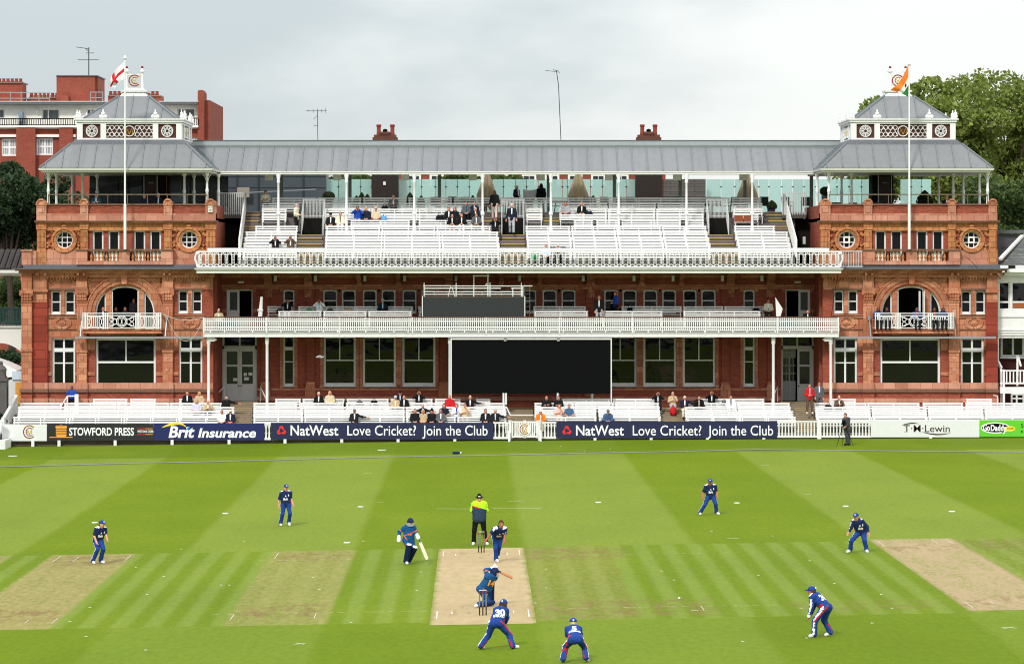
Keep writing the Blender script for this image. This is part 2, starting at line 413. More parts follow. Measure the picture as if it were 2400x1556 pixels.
def pitch_material(name, c1, c2, worn, grassy, edge):
    m, p = newmat(name); p.inputs['Roughness'].default_value = .95; p.inputs['Specular IOR Level'].default_value = .1
    x, y, z = SEP(N('ShaderNodeTexCoord').outputs['Object'])
    a = NOISE(COMB(MATH('MULTIPLY', x, 1.0), MATH('MULTIPLY', y, .35), 0.0), 2.6, 6, .7)
    g = NOISE(COMB(x, MATH('MULTIPLY', y, .5), 0.0), 7.0, 3, .6)
    c = MIXC(SSTEP(a, .35, .65), c1, c2)
    c = MIXC(MATH('MULTIPLY', SSTEP(MATH('ADD', MATH('MULTIPLY', g, .6), MATH('MULTIPLY', NOISE(COMB(x, MATH('MULTIPLY', y, .2), 9.0), 1.1, 3, .6), .4)), .47, .64), grassy), c, (.19, .22, .05))
    uu = MATH('ADD', x, MATH('MULTIPLY', y, .0115)); ed = MATH('MINIMUM', MATH('ABSOLUTE', MATH('SUBTRACT', uu, edge[0])), MATH('ABSOLUTE', MATH('SUBTRACT', uu, edge[1])))
    c = MIXC(MATH('MULTIPLY', SSTEP(MATH('ADD', ed, MATH('MULTIPLY', MATH('SUBTRACT', a, .35), .5)), .26, .03), .8), c, (.17, .20, .03))
    for v in (95.0, 112.6):
        k = MATH('MULTIPLY', SSTEP(MATH('ABSOLUTE', MATH('SUBTRACT', y, v)), 2.4, .6), SSTEP(a, .48, .62))
        c = MIXC(MATH('MULTIPLY', k, .8), c, worn)
    LK(c, p.inputs['Base Color']); return m
PITCH = pitch_material('rolled_clay_pitch', (.40, .30, .165), (.46, .355, .205), (.29, .195, .10), .12, (-1.26, 1.74))
BARE = pitch_material('worn_bare_strip', (.40, .29, .175), (.35, .275, .14), (.26, .165, .09), .75, (14.0, 17.0))
def sheet(name, u0, u1, v0, v1, m, lift, label, seg=8, ragged=0):
    mb = MB(); vs = []; r = random.Random(3)
    for i in range(seg + 1):
        v = v0 + (v1 - v0) * i / seg
        for k, u in enumerate((u0, u1)):
            uu = u + r.uniform(-ragged, ragged); x = uu - .0115 * v; vs.append((x, v, gz(x, v) + lift))
    mb.add(vs, [(2 * i, 2 * i + 1, 2 * i + 3, 2 * i + 2) for i in range(seg)])
    return solo(name, mb, m, label, 'pitch', kind='structure')
U0 = .24
sheet('pitch', U0 - 1.5, U0 + 1.5, 91.3, 115.35, PITCH, .004, 'pale clay pitch with white creases in the middle of the field', 20, 0)
sheet('worn_strip', 14.0, 17.0, 92.55, 116.1, BARE, .004, 'bare worn pitch strip at the right of the square', 20, 0)
LIME = mat('chalk_line', (.62, .62, .54), .9, var=.12, scale=5)
def crease(us, vs_, wd, lift=.009):
    x0 = us[0] - .0115 * vs_[0]; x1 = us[1] - .0115 * vs_[1]
    a = Vector((x0, vs_[0], gz(x0, vs_[0]) + lift)); b = Vector((x1, vs_[1], gz(x1, vs_[1]) + lift))
    d = (b - a).normalized(); n = Vector((d.y, -d.x, 0)) * wd / 2
    return [a - n, a + n, b + n, b - n]
mb = MB()
for sv, sg in ((93.6, 1), (113.72, -1)):
    pv = sv + 1.22 * sg
    for uu in (-1.32, 1.32): mb.add(crease((U0 + uu, U0 + uu), (pv, pv - 1.9 * sg), .038), [(0, 1, 2, 3)])
    for uu in (-.89, .89): mb.add(crease((U0 + uu, U0 + uu), (pv - (.1 if sg > 0 else 0) , pv - .85 * sg), .034), [(0, 1, 2, 3)])
    for a, b in ((-1.4, -.8), (-.5, .2), (.35, 1.4)): mb.add(crease((U0 + a, U0 + b), (pv, pv), .028), [(0, 1, 2, 3)])
    for a, b in ((-1.2, -.3), (.3, 1.0)): mb.add(crease((U0 + a, U0 + b), (sv, sv), .02), [(0, 1, 2, 3)])
for uu, v0, v1 in ((14.25, 94.9, 93.2), (15.0, 94.9, 94.2), (14.25, 113.6, 115.4), (16.2, 114, 115.8), (16.7, 114, 115.8), (-12.1, 93.4, 94.8), (-12.9, 93.6, 94.4), (-4.6, 94.9, 93.6), (-7.0, 94.9, 93.6),
                   (-6.9, 112.6, 115), (-14.6, 112.8, 115.2), (-13.9, 112.8, 114.8), (-12.1, 113, 115), (6.6, 95.1, 93.8)):
    mb.add(crease((uu, uu), (v0, v1), .02), [(0, 1, 2, 3)])
for px0, py0, px1, py1 in ((1023, 1191.5, 1102, 1192), (1154, 1190, 1268, 1190), (1190, 1174, 1230, 1173), (853, 1108.8, 871, 1108.8), (883, 1177, 899, 1177), (1785, 1089.5, 1803, 1089.5), (1885, 1157.5, 1901, 1157.5), (689, 1509, 716, 1507), (694, 1506, 712, 1509), (2347, 1469, 2383, 1471), (2352, 1472, 2376, 1468), (1705, 1261, 1732, 1261), (1620, 1429.5, 1637, 1429.5), (1874, 1424.5, 1883, 1424.5)):
    a = G(px0, py0); b = G(px1, py1); mb.bar(a, b, .03, .006)
solo('crease_marking', mb, LIME, 'white chalk creases and guide marks painted on pitch and grass', 'marking', kind='structure')
# ================================================================== the pavilion
PAV = thing('pavilion', 'long red brick and terracotta cricket pavilion with twin towers and white balconies', 'pavilion', (0.35, 193.5, 1.0))
X0 = X(1214, 190)          # axis of symmetry
def mirror(sg, Y=190):
    return (lambda px: X(px, Y)) if sg < 0 else (lambda px: 2 * X0 - X(px, Y))
zt = lambda py: Z(py, 190)
YT, YC = 190.0, 193.5
def window(x0, x1, z0, z1, y, fr=.085, bars_v=(), bars_z=(), sill=True, frame=WHITE, name='window', parent=None, glass=GLASS, depth=.1, cham=0):
    """frame > pane, sill; y is the face of the frame"""
    if x0 > x1: x0, x1 = x1, x0
    mb = MB()
    mb.box(x0, x0 + fr, y, y + depth, z0, z1); mb.box(x1 - fr, x1, y, y + depth, z0, z1)
    mb.box(x0 + fr, x1 - fr, y, y + depth, z1 - fr, z1); mb.box(x0 + fr, x1 - fr, y, y + depth, z0, z0 + fr)
    for b in bars_z: mb.box(x0 + fr, x1 - fr, y + .012, y + depth - .01, b[0] - b[1] / 2, b[0] + b[1] / 2)
    for b in bars_v:
        zz = sorted([z0 + fr, z1 - fr] + [q for k in bars_z for q in (k[0] - k[1] / 2, k[0] + k[1] / 2)])
        for i in range(0, len(zz) - 1, 2):
            lo, hi = zz[i], zz[i + 1]
            if len(b) > 2 and (hi < b[2] or lo > b[3]): continue
            mb.box(b[0] - b[1] / 2, b[0] + b[1] / 2, y + .012, y + depth - .01, lo, hi)
    if cham:
        for s_, xx in ((1, x0 + fr), (-1, x1 - fr)):
            mb.prism([(xx, z1 - fr), (xx + s_ * cham, z1 - fr), (xx, z1 - fr - cham)], y + .005, y + depth - .005)
    o = part(name, mb, frame, parent or PAV)
    part('pane', MB().box(x0 + fr * .6, x1 - fr * .6, y + depth * .55, y + depth * .55 + .01, z0 + fr * .6, z1 - fr * .6), glass, o)
    if sill: part('sill', MB().box(x0 - .04, x1 + .04, y - .1, y + depth, z0 - .1, z0 - .003), frame, o)
    return o
def leafy(mb, cx, cz, y, pts, r=.08):
    for a, b, k in pts: mb.blob((cx + a, y, cz + b), (r * k, r * .7, r * k), 6, 4)
def wreath(name, cx, cz, y, rx, rz, m=TERRA):
    mb = MB(); r = random.Random(int(abs(cx * 10)))
    for i in range(26):
        a = PI * (1.5 + (i % 13 + 1) / 14 * (1 if i < 13 else -1) * .92)
        for q in (1, .78): mb.blob((cx + rx * q * math.cos(a), y, cz + rz * q * math.sin(a)), (.085, .05, .06), 6, 4)
    mb.disc(cx, cz, rx * .42, y - .06, y, 14, rz * .5)
    mb.blob((cx, y - .06, cz), (rx * .25, .05, rz * .3), 8, 5)
    part(name, mb, m, PAV, True)
def capital(mx, p0, p1, z0, z1, y, m=TERRA):
    a, b = sorted((mx(p0), mx(p1))); h = z1 - z0; mb = MB()
    mb.box(a + .03, b - .03, y - .02, YT + .1, z0, z1 - .14); mb.box(a - .1, b + .1, y - .14, YT + .1, z1 - .14, z1)
    mb.box(a - .03, b + .03, y - .06, YT + .1, z0, z0 + .06)
    n = 4
    for row in range(3):
        for i in range(n):
            mb.blob((a + (b - a) * (i + .5) / n, y - .06 - .03 * row, z0 + .16 + row * h * .26), (.09, .07, .12), 6, 4)
    for e in (a - .02, b + .02): mb.blob((e, y - .1, z1 - .24), (.11, .09, .11), 7, 5)
    part('capital', mb, m, PAV, True)
def pilaster(mx, p0, p1, segs, y=189.78, back=None):
    """stack of (py_top, py_bottom, extra px each side, extra depth, material)"""
    for t_, b_, ex, ed, m in segs:
        part('pilaster', MB().box(mx(p0 - ex), mx(p1 + ex), y - ed, back or YT + .05, zt(b_), zt(t_)), m, PAV)

def tower(sg):
    mx = mirror(sg)
    outer = 86 if sg < 0 else 90
    lo0 = 80 if sg < 0 else 92
    def rect(a, b, c, d):
        q = sorted((mx(a), mx(b))); return (q[0], q[1], zt(d), zt(c))
    # ---------------- lower two storeys
    gr = [rect(122, 176, 792, 910), rect(224, 365, 793, 912), rect(419, 474, 792, 909)]
    ff = [rect(119, 142, 682, 737), rect(152, 175, 682, 737), rect(417.5, 440, 681, 735), rect(450.5, 473, 681, 735)]
    acx, acz, ri, ro = mx(292.5), zt(735), 1.74, 2.2
    arch = (acx - 2.06, acx + 2.06, zt(772), acz + 2.06)
    x_in, x_out = mx(500), mx(lo0)
    part('wall', MB().holes(min(x_in, x_out), max(x_in, x_out), 1.0, zt(640), YT, YT + .45, gr + ff + [arch]), BRICK, PAV)
    # terracotta skins between and beside the openings
    yb = YT - .06
    mb = MB()
    for a, b, c, d in ((111, 181, 640, 679), (405, 499, 640, 679), (142.3, 151.7, 679.2, 737), (440.3, 450.2, 679.2, 735), (111, 181, 739, 792), (405, 478, 737, 792),
                       (111, 118.5, 722, 738.8), (175.5, 181, 722, 738.8), (181, 206, 640, 792), (381, 405, 640, 792),
                       (112, 121.5, 792.2, 822), (176.5, 181, 792.2, 822), (406, 418.5, 792.2, 822), (474.5, 487, 792.2, 822), (205, 223.5, 793.2, 822), (365.5, 383, 793.2, 822),
                       (205, 223.5, 872, 880), (365.5, 383, 872, 880), (176.5, 181, 872, 880), (406, 418.5, 872, 880), (112, 121.5, 872, 880)):
        if a >= 181 and b <= 206 and d == 792: continue
        if a >= 381 and b <= 405 and d == 792: continue
        part('terracotta_facing', MB().box(mx(a), mx(b), yb, YT + .03, zt(d), zt(c)), TERRA, PAV)
    # spandrel round the arched window, archivolt, keystone
    mb = MB(); n = 28; a_, b_, zc_, zd_ = arch
    for i in range(n):
        t0, t1 = PI * i / n, PI * (i + 1) / n
        def outp(t):
            c, s_ = math.cos(t), math.sin(t); k = min(2.06 / abs(c) if abs(c) > 1e-6 else 99, 2.06 / s_ if s_ > 1e-6 else 99); return (acx + k * c, acz + k * s_)
        p = [(acx + ri * math.cos(t0), acz + ri * math.sin(t0)), outp(t0), outp(t1), (acx + ri * math.cos(t1), acz + ri * math.sin(t1))]
        mb.prism(p, YT - .02, YT + .4)
    for s_ in (-1, 1): mb.box(acx + s_ * ri, acx + s_ * 2.06, YT - .02, YT + .4, arch[2], acz)
    part('arch_spandrel', mb, TERRA, PAV)
    mb = MB(); mb.box(acx - 2.3, acx - ro, YT - .05, YT + .02, acz - .9, acz + 2.36); mb.box(acx + ro, acx + 2.3, YT - .05, YT + .02, acz - .9, acz + 2.36)
    mb.arc(acx, acz, ro - .01, 2.75, .5, PI - .5, YT - .045, YT + .02, 20)
    part('arch_backing', mb, TERRA, PAV)
    mb = MB(); mb.arc(acx, acz, ri, ri + .2, 0, PI, YT - .1, YT + .02, 32); mb.arc(acx, acz, ri + .2, ro, 0, PI, YT - .17, YT + .02, 32); mb.arc(acx, acz, ro, ro + .07, 0, PI, YT - .23, YT + .02, 32)
    for s_ in (-1, 1): mb.box(acx + s_ * ri, acx + s_ * ro, YT - .17, YT + .02, arch[2], acz)
    part('archivolt', mb, TERRA, PAV)
    part('keystone', MB().prism([(acx - .14, acz + ri - .02), (acx + .14, acz + ri - .02), (acx + .2, acz + ro + .2), (acx - .2, acz + ro + .2)], YT - .34, YT - .02), TERRA, PAV)
    for s_ in (-1, 1):          # carved roundels with the letter C
        mb = MB(); cx, cz = acx + s_ * 1.88, acz + 1.88
        mb.arc(cx, cz, .2, .27, .6, 2 * PI - .6, YT - .1, YT - .04, 18); mb.arc(cx, cz, .33, .38, 0, 2 * PI, YT - .08, YT - .04, 22)
        for k in range(9): mb.blob((cx - s_ * .08 + s_ * .12 * math.sin(k * 2), YT - .06, cz - .42 - .075 * k), (.07, .05, .06), 6, 4)
        part('carved_roundel', mb, TERRA, PAV, True)
    # mullions and three lights of the arch
    ym = YT + .16
    for s_ in (-1, 1): part('mullion', MB().box(acx + s_ * .80, acx + s_ * 1.11, YT + .04, YT + .4, arch[2], acz + math.sqrt(ri * ri - .95 ** 2)), TERRA, PAV)
    for s_ in (-1, 1):
        pts = [(acx + s_ * 1.11, arch[2]), (acx + s_ * (ri), arch[2]), (acx + s_ * ri, acz)]
        for k in range(1, 13):
            t = math.acos(1.11 / ri) * k / 12; pts.append((acx + s_ * ri * math.cos(t), acz + ri * math.sin(t)))
        inner = [(acx + s_ * 1.19, arch[2] + .08), (acx + s_ * (ri - .1), arch[2] + .08), (acx + s_ * (ri - .1), acz)]
        for k in range(1, 13):
            t = math.acos(1.19 / (ri - .1)) * k / 12; inner.append((acx + s_ * (ri - .1) * math.cos(t), acz + (ri - .1) * math.sin(t)))
        mb = MB()
        for k in range(len(pts)):
            j = (k + 1) % len(pts); mb.prism([pts[k], pts[j], inner[j], inner[k]], ym, ym + .1)
        o = part('arched_side_light', mb, WHITE, PAV); part('pane', MB().prism(inner, ym + .05, ym + .06), GLASS, o)
    zs = acz + 1.36; arcpts = [(acx + .80 * math.cos(PI * k / 10), zs + .22 * math.sin(PI * k / 10)) for k in range(11)]
    mb = MB(); mb.box(acx - .80, acx - .72, ym, ym + .1, arch[2], zs); mb.box(acx + .72, acx + .80, ym, ym + .1, arch[2], zs)
    for k in range(10):
        a, b = arcpts[k], arcpts[k + 1]; mb.prism([a, b, (b[0] * .92 + acx * .08, b[1] - .07), (a[0] * .92 + acx * .08, a[1] - .07)], ym, ym + .1)
    if sg > 0: mb.box(acx + .44, acx + .50, ym - .5, ym, arch[2], zs - .05); mb.box(acx + .66, acx + .72, ym - .7, ym, arch[2], zs - .05)
    part('arched_doorway', mb, WHITE, PAV)
    mb = MB()
    for k in range(10):
        a, b = arcpts[k], arcpts[k + 1]; top = acz + ri
        mb.prism([a, b, (b[0], math.sqrt(max(.01, (ri + .01) ** 2 - (b[0] - acx) ** 2)) + acz), (a[0], math.sqrt(max(.01, (ri + .01) ** 2 - (a[0] - acx) ** 2)) + acz)], YT + .05, YT + .4)
    part('tympanum', mb, TERRA, PAV)
    # windows
    y = YT + .16
    for r in gr[::2]:
        zt1 = r[3] - (r[3] - r[2]) * .24
        c = (r[0] + r[1]) / 2
        window(r[0], r[1], r[2] + .1, r[3], y, .11, [(c, .11)], [(zt1, .22), (r[2] + (r[3] - r[2]) * .5, .07)])
    r = gr[1]; zm = r[2] + (r[3] - r[2]) * .53
    window(r[0], r[1], r[2] + .15, r[3], y, .13, [((r[0] + r[1]) / 2, .07, zm, 99)], [(zm, .11)])
    for r in ff: window(r[0], r[1], r[2] + .08, r[3], y, .075, [], [((r[2] + r[3]) / 2 + .04, .07)], cham=.06)
    # carved shield panels under the first floor windows, roundels above
    wreath('carved_panel', mx(146), zt(757), yb - .03, .5, .32); wreath('carved_panel', mx(445), zt(756), yb - .03, .5, .32)
    for q in (120, 172, 424, 470):
        mb = MB(); mb.arc(mx(q), zt(659), .18, .24, 0, 2 * PI, yb - .05, yb, 16); mb.blob((mx(q), yb, zt(659)), (.14, .06, .17), 8, 5); part('carved_roundel', mb, TERRA, PAV, True)
    for a, b in ((111, 181), (405, 478)):
        for z_ in (738.2, 744, 771): part('string_course', MB().box(mx(a), mx(b), yb - .07, yb + .02, zt(z_ + 1.6), zt(z_)), STONED, PAV)
        part('string_course', MB().box(mx(a), mx(b), yb - .05, yb + .02, zt(680), zt(676)), STONED, PAV)
    # pilasters with capitals
    for p0, p1 in ((181, 204.5), (382, 405.5)):
        pilaster(mx, p0, p1, [(641, 679, 1, .05, TERRA), (674, 678.5, 2.5, .12, TERRA), (708, 818, 0, 0, TERRA), (818, 826, 1.5, .07, TERRA), (826, 897, 0, 0, TERRA)])
        capital(mx, p0, p1, zt(708), zt(679), 189.78)
        q = (p0 + p1) / 2
        for t_, b_ in ((720, 745), (800, 812), (836, 842), (862, 870)): part('pilaster_panel', MB().box(mx(q - 4), mx(q + 4), 189.74, 189.8, zt(b_), zt(t_)), TERRAP, PAV)
    if sg < 0:
        for p0, p1, py in ((78, 111, 189.72), (53, 77, 189.5)):
            if p0 == 78:
                pilaster(mx, p0, p1, [(641, 678, 0, .04, TERRA), (678, 684, 3, .14, TERRA), (684, 708, 0, .0, TERRA), (708, 896, 1.5, -.03, BRICKB)], py)
            else:
                pilaster(mx, p0, p1, [(641, 680, 0, .0, TERRA), (708, 815, 0, 0, TERRA), (815, 823, 1.5, .07, TERRA), (823, 896, 0, 0, TERRA)], py, 193)
                capital(mx, p0, p1, zt(708), zt(680), py)
    else: pilaster(mx, 92, 117, [(641, 678, 0, .04, TERRA), (678, 686, 3, .14, TERRA), (686, 708, 0, 0, TERRA), (708, 896, 1.2, -.03, BRICKB)], 189.72)
    # plinth with its mouldings
    segs = [((lo0 if sg > 0 else 53), 500, 0, 189.88)] + [(a, b, 2, 189.7) for a, b in ((181, 204.5), (382, 405.5), (78, 111) if sg < 0 else (92, 117))] + ([(53, 77, 1, 189.45)] if sg < 0 else [])
    mp, mt, ml = MB(), MB(), MB()
    for i, (a, b, ex, y_) in enumerate(segs):
        e = .004 * i
        mp.box(mx(a - ex), mx(b + ex), y_ + e, YT + .2 + e, 1.0, zt(918) + e)
        mt.box(mx(a - ex - .8), mx(b + ex + .8), y_ - .07 + e, YT + .21 + e, zt(943) + e, zt(933) + e); mt.box(mx(a - ex), mx(b + ex), y_ + .02 + e, YT + .1, zt(912), zt(897) + e)
        ml.box(mx(a - ex - 1.2), mx(b + ex + 1.2), y_ - .12 + e, YT + .22 + e, zt(918.5), zt(913) + e)
    part('plinth', mp, BRICK, PAV); part('base_moulding', mt, TERRAP, PAV); part('plinth_ledge', ml, STONED, PAV)
    # retracted awning box over the ground floor windows, on two arms
    a0, a1 = (181, 481) if sg < 0 else (100, 478)
    part('awning_box', MB().box(mx(a0), mx(a1), 188.95, 189.35, zt(792.5), zt(788)), STEEL, PAV)
    for p in (193, 391):
        mb = MB(); mb.bar((mx(p), 189.1, zt(788)), (mx(p + 1.5), 189.5, zt(752)), .06); mb.box(mx(p - 1), mx(p + 5), 189.5, 189.75, zt(750), zt(741)); part('awning_arm', mb, STEEL, PAV)
    # ---------------- balcony in front of the arch
    bx0, bx1 = sorted((mx(200), mx(381))); yb0 = 188.95
    o = part('small_balcony', MB().box(bx0 - .02, bx1 + .02, yb0, YT + .1, zt(779), zt(772)).box(bx0 - .12, bx1 + .12, yb0 - .1, YT + .1, zt(780.5), zt(779)).box(bx0 + .3, bx1 - .3, yb0 + .3, YT + .1, zt(786), zt(780.5)).box(bx0 - .1, bx1 + .1, yb0 - .08, YT + .05, zt(772), zt(771)), TERRA, PAV)
    mb = MB(); zb, zk = zt(770), zt(733.5); t = .05
    def rail(xa, xb, ya, yc):
        for z_ in (zk, zk - .14, zb + .06): mb.bar((xa, ya, z_), (xb, yc, z_), t)
    rail(bx0, bx1, yb0, yb0); rail(bx0, bx0, yb0, YT); rail(bx1, bx1, yb0, YT)
    L = bx1 - bx0
    for f_ in (0, .03, .055, .265, .29, .315, .685, .71, .735, .945, .97, 1): mb.bar((bx0 + L * f_, yb0, zb), (bx0 + L * f_, yb0, zk), .055 if f_ not in (.03, .29, .71, .97) else .09)
    for c in (.16, .84):
        cx = bx0 + L * c
        for k in range(-2, 3): mb.bar((cx + k * .11, yb0, zb + .16), (cx + k * .11, yb0, zk - .22), .045)
        for sx_ in (-1, 1):
            for zz in (zb + .2, zk - .28): mb.tube([(cx + sx_ * .36 + .09 * math.cos(q * PI / 4), yb0, zz + .09 * math.sin(q * PI / 4)) for q in range(8)], .024, 5, True)
            mb.bar((cx + sx_ * .36, yb0, zb + .29), (cx + sx_ * .36, yb0, zk - .36), .05)
        mb.bar((cx - .4, yb0, zb + .13), (cx + .4, yb0, zb + .13), .04); mb.bar((cx - .4, yb0, zk - .2), (cx + .4, yb0, zk - .2), .04)
    cx, cz = (bx0 + bx1) / 2, (zb + zk) / 2 - .02
    for r_, q_ in ((.3, .03), (.22, .022)): mb.tube([(cx + r_ * math.cos(k * PI / 12), yb0 - .01, cz + r_ * math.sin(k * PI / 12)) for k in range(24)], q_, 6, True)
    for s_ in (-1, 1):
        mb.tube([(cx + s_ * .08 + .1 * math.cos(k) * s_, yb0 - .02, cz + .13 * math.sin(k)) for k in [PI + (j - 6) * .25 for j in range(13)]], .02, 5)
        for zz in (cz + .12, cz - .16): mb.tube([(cx + s_ * .58 + .12 * math.cos(k * PI / 5), yb0, zz + .12 * math.sin(k * PI / 5)) for k in range(10)], .024, 5, True)
        mb.bar((cx + s_ * .26, yb0, cz + .1), (cx + s_ * .75, yb0, cz + .26), .05); mb.bar((cx + s_ * .26, yb0, cz - .12), (cx + s_ * .75, yb0, cz - .3), .05); mb.bar((cx + s_ * .8, yb0, zb), (cx + s_ * .8, yb0, zk), .04)
    part('balcony_railing', mb, WHITE, o)
    # ---------------- main cornice
    e0 = 34 if sg < 0 else 66
    mb = MB()
    for a, b, t_, b_, d in (((53 if sg < 0 else 88), 502, 650, 640, .3), ((47 if sg < 0 else 82), 502, 640, 635, .55), ((40 if sg < 0 else 74), 502, 635, 631, .8)):
        mb.box(mx(a), mx(b), YT - d, YT + .5, zt(t_), zt(b_))
    for k in range(60):
        q = 84 + k * 7
        if q < 496 and not 205 < q < 380: mb.box(mx(q), mx(q + 3.4), YT - .36, YT - .1, zt(654), zt(650))
    for q in (92, 110, 186, 200, 387, 401, 484): mb.box(mx(q - 2.5), mx(q + 2.5), YT - .7, YT - .1, zt(644.5), zt(639))
    part('cornice', mb, TERRA, PAV)
    part('cornice_top', MB().box(mx(e0), mx(505), YT - 1.02, YT + .5, zt(631), zt(628.8)).box(mx(56 if sg < 0 else 86), mx(503), YT - .38, YT + .4, zt(628.8), zt(620.5)), LEAD, PAV)
    # ---------------- upper storey
    up = [rect(216, 242, 540, 610), rect(253, 279.5, 540, 610), rect(313, 340, 540, 610), rect(350.5, 377, 540, 610)]
    rnd = [(mx(150.6), zt(562.5)), (mx(443), zt(562))]
    rr = [(cx - .52, cx + .52, cz - .52, cz + .52) for cx, cz in rnd]
    xa, xb = sorted((mx(outer), mx(506)))
    part('upper_wall', MB().holes(xa, xb, zt(629), zt(500), YT + .1, YT + .5, up + rr), BRICK, PAV)
    for r in up: window(r[0], r[1], r[2], r[3], YT + .22, .1, [], [], False, glass=GLASS)
    for i, (cx, cz) in enumerate(rnd):
        mb = MB(); mb.arc(cx, cz, .5, .62, 0, 2 * PI, YT - .08, YT + .2, 30); mb.arc(cx, cz, .62, .74, 0, 2 * PI, YT - .16, YT + .12, 30); mb.arc(cx, cz, .53, .74, 0, 2 * PI, YT - .02, YT + .15, 30)
        r_ = random.Random(5)
        for k in range(46):
            a = r_.uniform(.15, PI - .15); q = r_.uniform(.72, 1.06); mb.blob((cx + q * 1.12 * math.cos(a - PI), YT + .04, cz + q * math.sin(a - PI) * .95), (.1, .07, .09), 6, 4)
        for k in range(22):
            a = r_.uniform(.2, PI - .2); q = r_.uniform(.76, .92); mb.blob((cx + q * 1.15 * math.cos(a), YT + .04, cz + q * math.sin(a)), (.1, .07, .07), 6, 4)
        mb.blob((cx, YT - .08, cz + .8), (.17, .1, .13), 8, 5)
        o = part('round_window', mb, TERRAY, PAV, True)
        mb = MB(); mb.arc(cx, cz, .43, .51, 0, 2 * PI, YT + .2, YT + .3, 28)
        for k in (-.15, .15): mb.box(cx + k - .025, cx + k + .025, YT + .21, YT + .28, cz - .44, cz + .44); mb.box(cx - .44, cx + .44, YT + .215, YT + .275, cz + k - .025, cz + k + .025)
        if sg > 0:
            for k in (-1, 1): mb.box(cx + k * .15 - .05, cx + k * .15 + .05, YT + .16, YT + .205, cz - .2, cz + .2); mb.box(cx - .2, cx + .2, YT + .165, YT + .2, cz + k * .15 - .05, cz + k * .15 + .05)
        part('glazing_bars', mb, WHITE, o); part('pane', MB().disc(cx, cz, .47, YT + .25, YT + .26, 24), GLASS, o)
    yu = YT - .02
    part('frieze', MB().box(xa, xb, yu, YT + .12, zt(539), zt(523)).box(xa, xb, yu - .04, YT + .1, zt(541), zt(538)), TERRAY, PAV)
    for a, b in ((outer, 181), (406, 506)): part('sill_course', MB().box(mx(a), mx(b), yu - .05, YT + .12, zt(613), zt(586)).box(mx(a), mx(b), yu - .1, YT + .12, zt(621), zt(613)), TERRAP, PAV)
    part('upper_cornice', MB().box(mx(outer - 3), mx(509), YT - .25, YT + .6, zt(523), zt(520)), TERRA, PAV); part('upper_cornice_ledge', MB().box(mx(outer - 4), mx(510), YT - .35, YT + .6, zt(520), zt(517.5)), STONED, PAV)
    part('parapet_band', MB().box(xa, xb, YT - .02, YT + .5, zt(517.5), zt(501)), TERRAP, PAV)
    part('parapet', MB().box(xa + .1, xb - .1, YT + .06, YT + .44, zt(501), zt(481)), BRICK, PAV)
    part('parapet_coping', MB().box(xa - .02, xb + .02, YT - .04, YT + .54, zt(481), zt(478)), STONED, PAV)
    mb = MB()
    for q in (129, 168, 233, 270, 320, 360, 418, 460): mb.box(mx(q - 13), mx(q + 13), YT + .03, YT + .08, zt(487.5), zt(484))
    part('parapet_panel', mb, BRICK, PAV)
    for p0, p1 in ((86, 109), (188, 207), (384, 404), (482, 506)):
        if sg > 0 and p0 == 86: p0, p1 = 92, 112
        a, b = sorted((mx(p0), mx(p1))); c = (a + b) / 2; h = (b - a) / 2
        part('pier', MB().box(a, b, YT - .12, YT + .56, zt(517), zt(481)).box(a + .12, b - .12, YT - .16, YT - .1, zt(498), zt(484)), TERRAP, PAV)
        mb = MB(); mb.box(a - .05, b + .05, YT - .18, YT + .6, zt(481), zt(479)); n = 12
        mb.prism([(c - h - .02, zt(479))] + [(c - (h + .02) * math.cos(PI * k / n), zt(476) + (h * .62) * math.sin(PI * k / n)) for k in range(n + 1)] + [(c + h + .02, zt(479))], YT - .16, YT + .58)
        mb.arc(c, zt(476), .16, .26, 0, PI, YT - .22, YT - .15, 12)
        part('pier_cap', mb, TERRA, PAV)
        mb = MB(); mb.box(a + .03, b - .03, YT - .1, YT + .12, zt(586), zt(538))
        for k in range(5): mb.box(a + .1 + (b - a - .26) * k / 4, a + .16 + (b - a - .26) * k / 4, YT - .14, YT - .09, zt(580), zt(545))
        mb.box(a - .02, b + .02, YT - .15, YT + .12, zt(538), zt(523)); mb.box(a - .01, b + .01, YT - .13, YT + .12, zt(620), zt(586))
        part('fluted_pilaster', mb, TERRAY, PAV)
    # balustrade of the projecting middle bay
    yk = YT - .5
    mb = MB(); mb.box(mx(181), mx(407), yk, yk + .3, zt(620.5), zt(612)); mb.box(mx(181), mx(207), yk - .02, yk + .32, zt(612), zt(588)); mb.box(mx(380), mx(407), yk - .02, yk + .32, zt(612), zt(588)); mb.box(mx(281), mx(306), yk + .01, yk + .3, zt(612), zt(588))
    mb.box(mx(181), mx(207), yk + .3, YT + .1, zt(620), zt(589)); mb.box(mx(380), mx(407), yk + .3, YT + .1, zt(620), zt(589))
    o = part('balustrade', mb, TERRAP, PAV)
    part('balustrade_coping', MB().box(mx(179), mx(409), yk - .08, YT - .08, zt(588), zt(584)), STONED, o)
    for c0 in (212, 309):
        mb = MB()
        part('white_panel', MB().box(mx(c0 + 10), mx(c0 + 34), yk + .16, yk + .19, zt(611.5), zt(588.5)).box(mx(c0 + 45), mx(c0 + 70), yk + .16, yk + .19, zt(611.5), zt(588.5)), WHITE, o)  # plain pale panel added behind the balusters so their gaps look white
        for k in range(8):
            hh = zt(589) - zt(612)
            mb.lathe([(.07, 0), (.07, .06), (.035, .09), (.085, hh * .32), (.075, hh * .45), (.035, hh * .72), (.035, hh * .82), (.065, hh * .86), (.065, hh)], (mx(c0 + 4 + k * 8.9), yk + .15, zt(612)), 8)
        part('balusters', mb, TERRAY, o, True)
    # body of the tower behind
    xi, xo = mx(506), mx(lo0)
    part('side_wall', MB().box(xi, xi + (.35 if sg > 0 else -.35), YT + .5, 200, 1.0, zt(481)), BRICK, PAV)
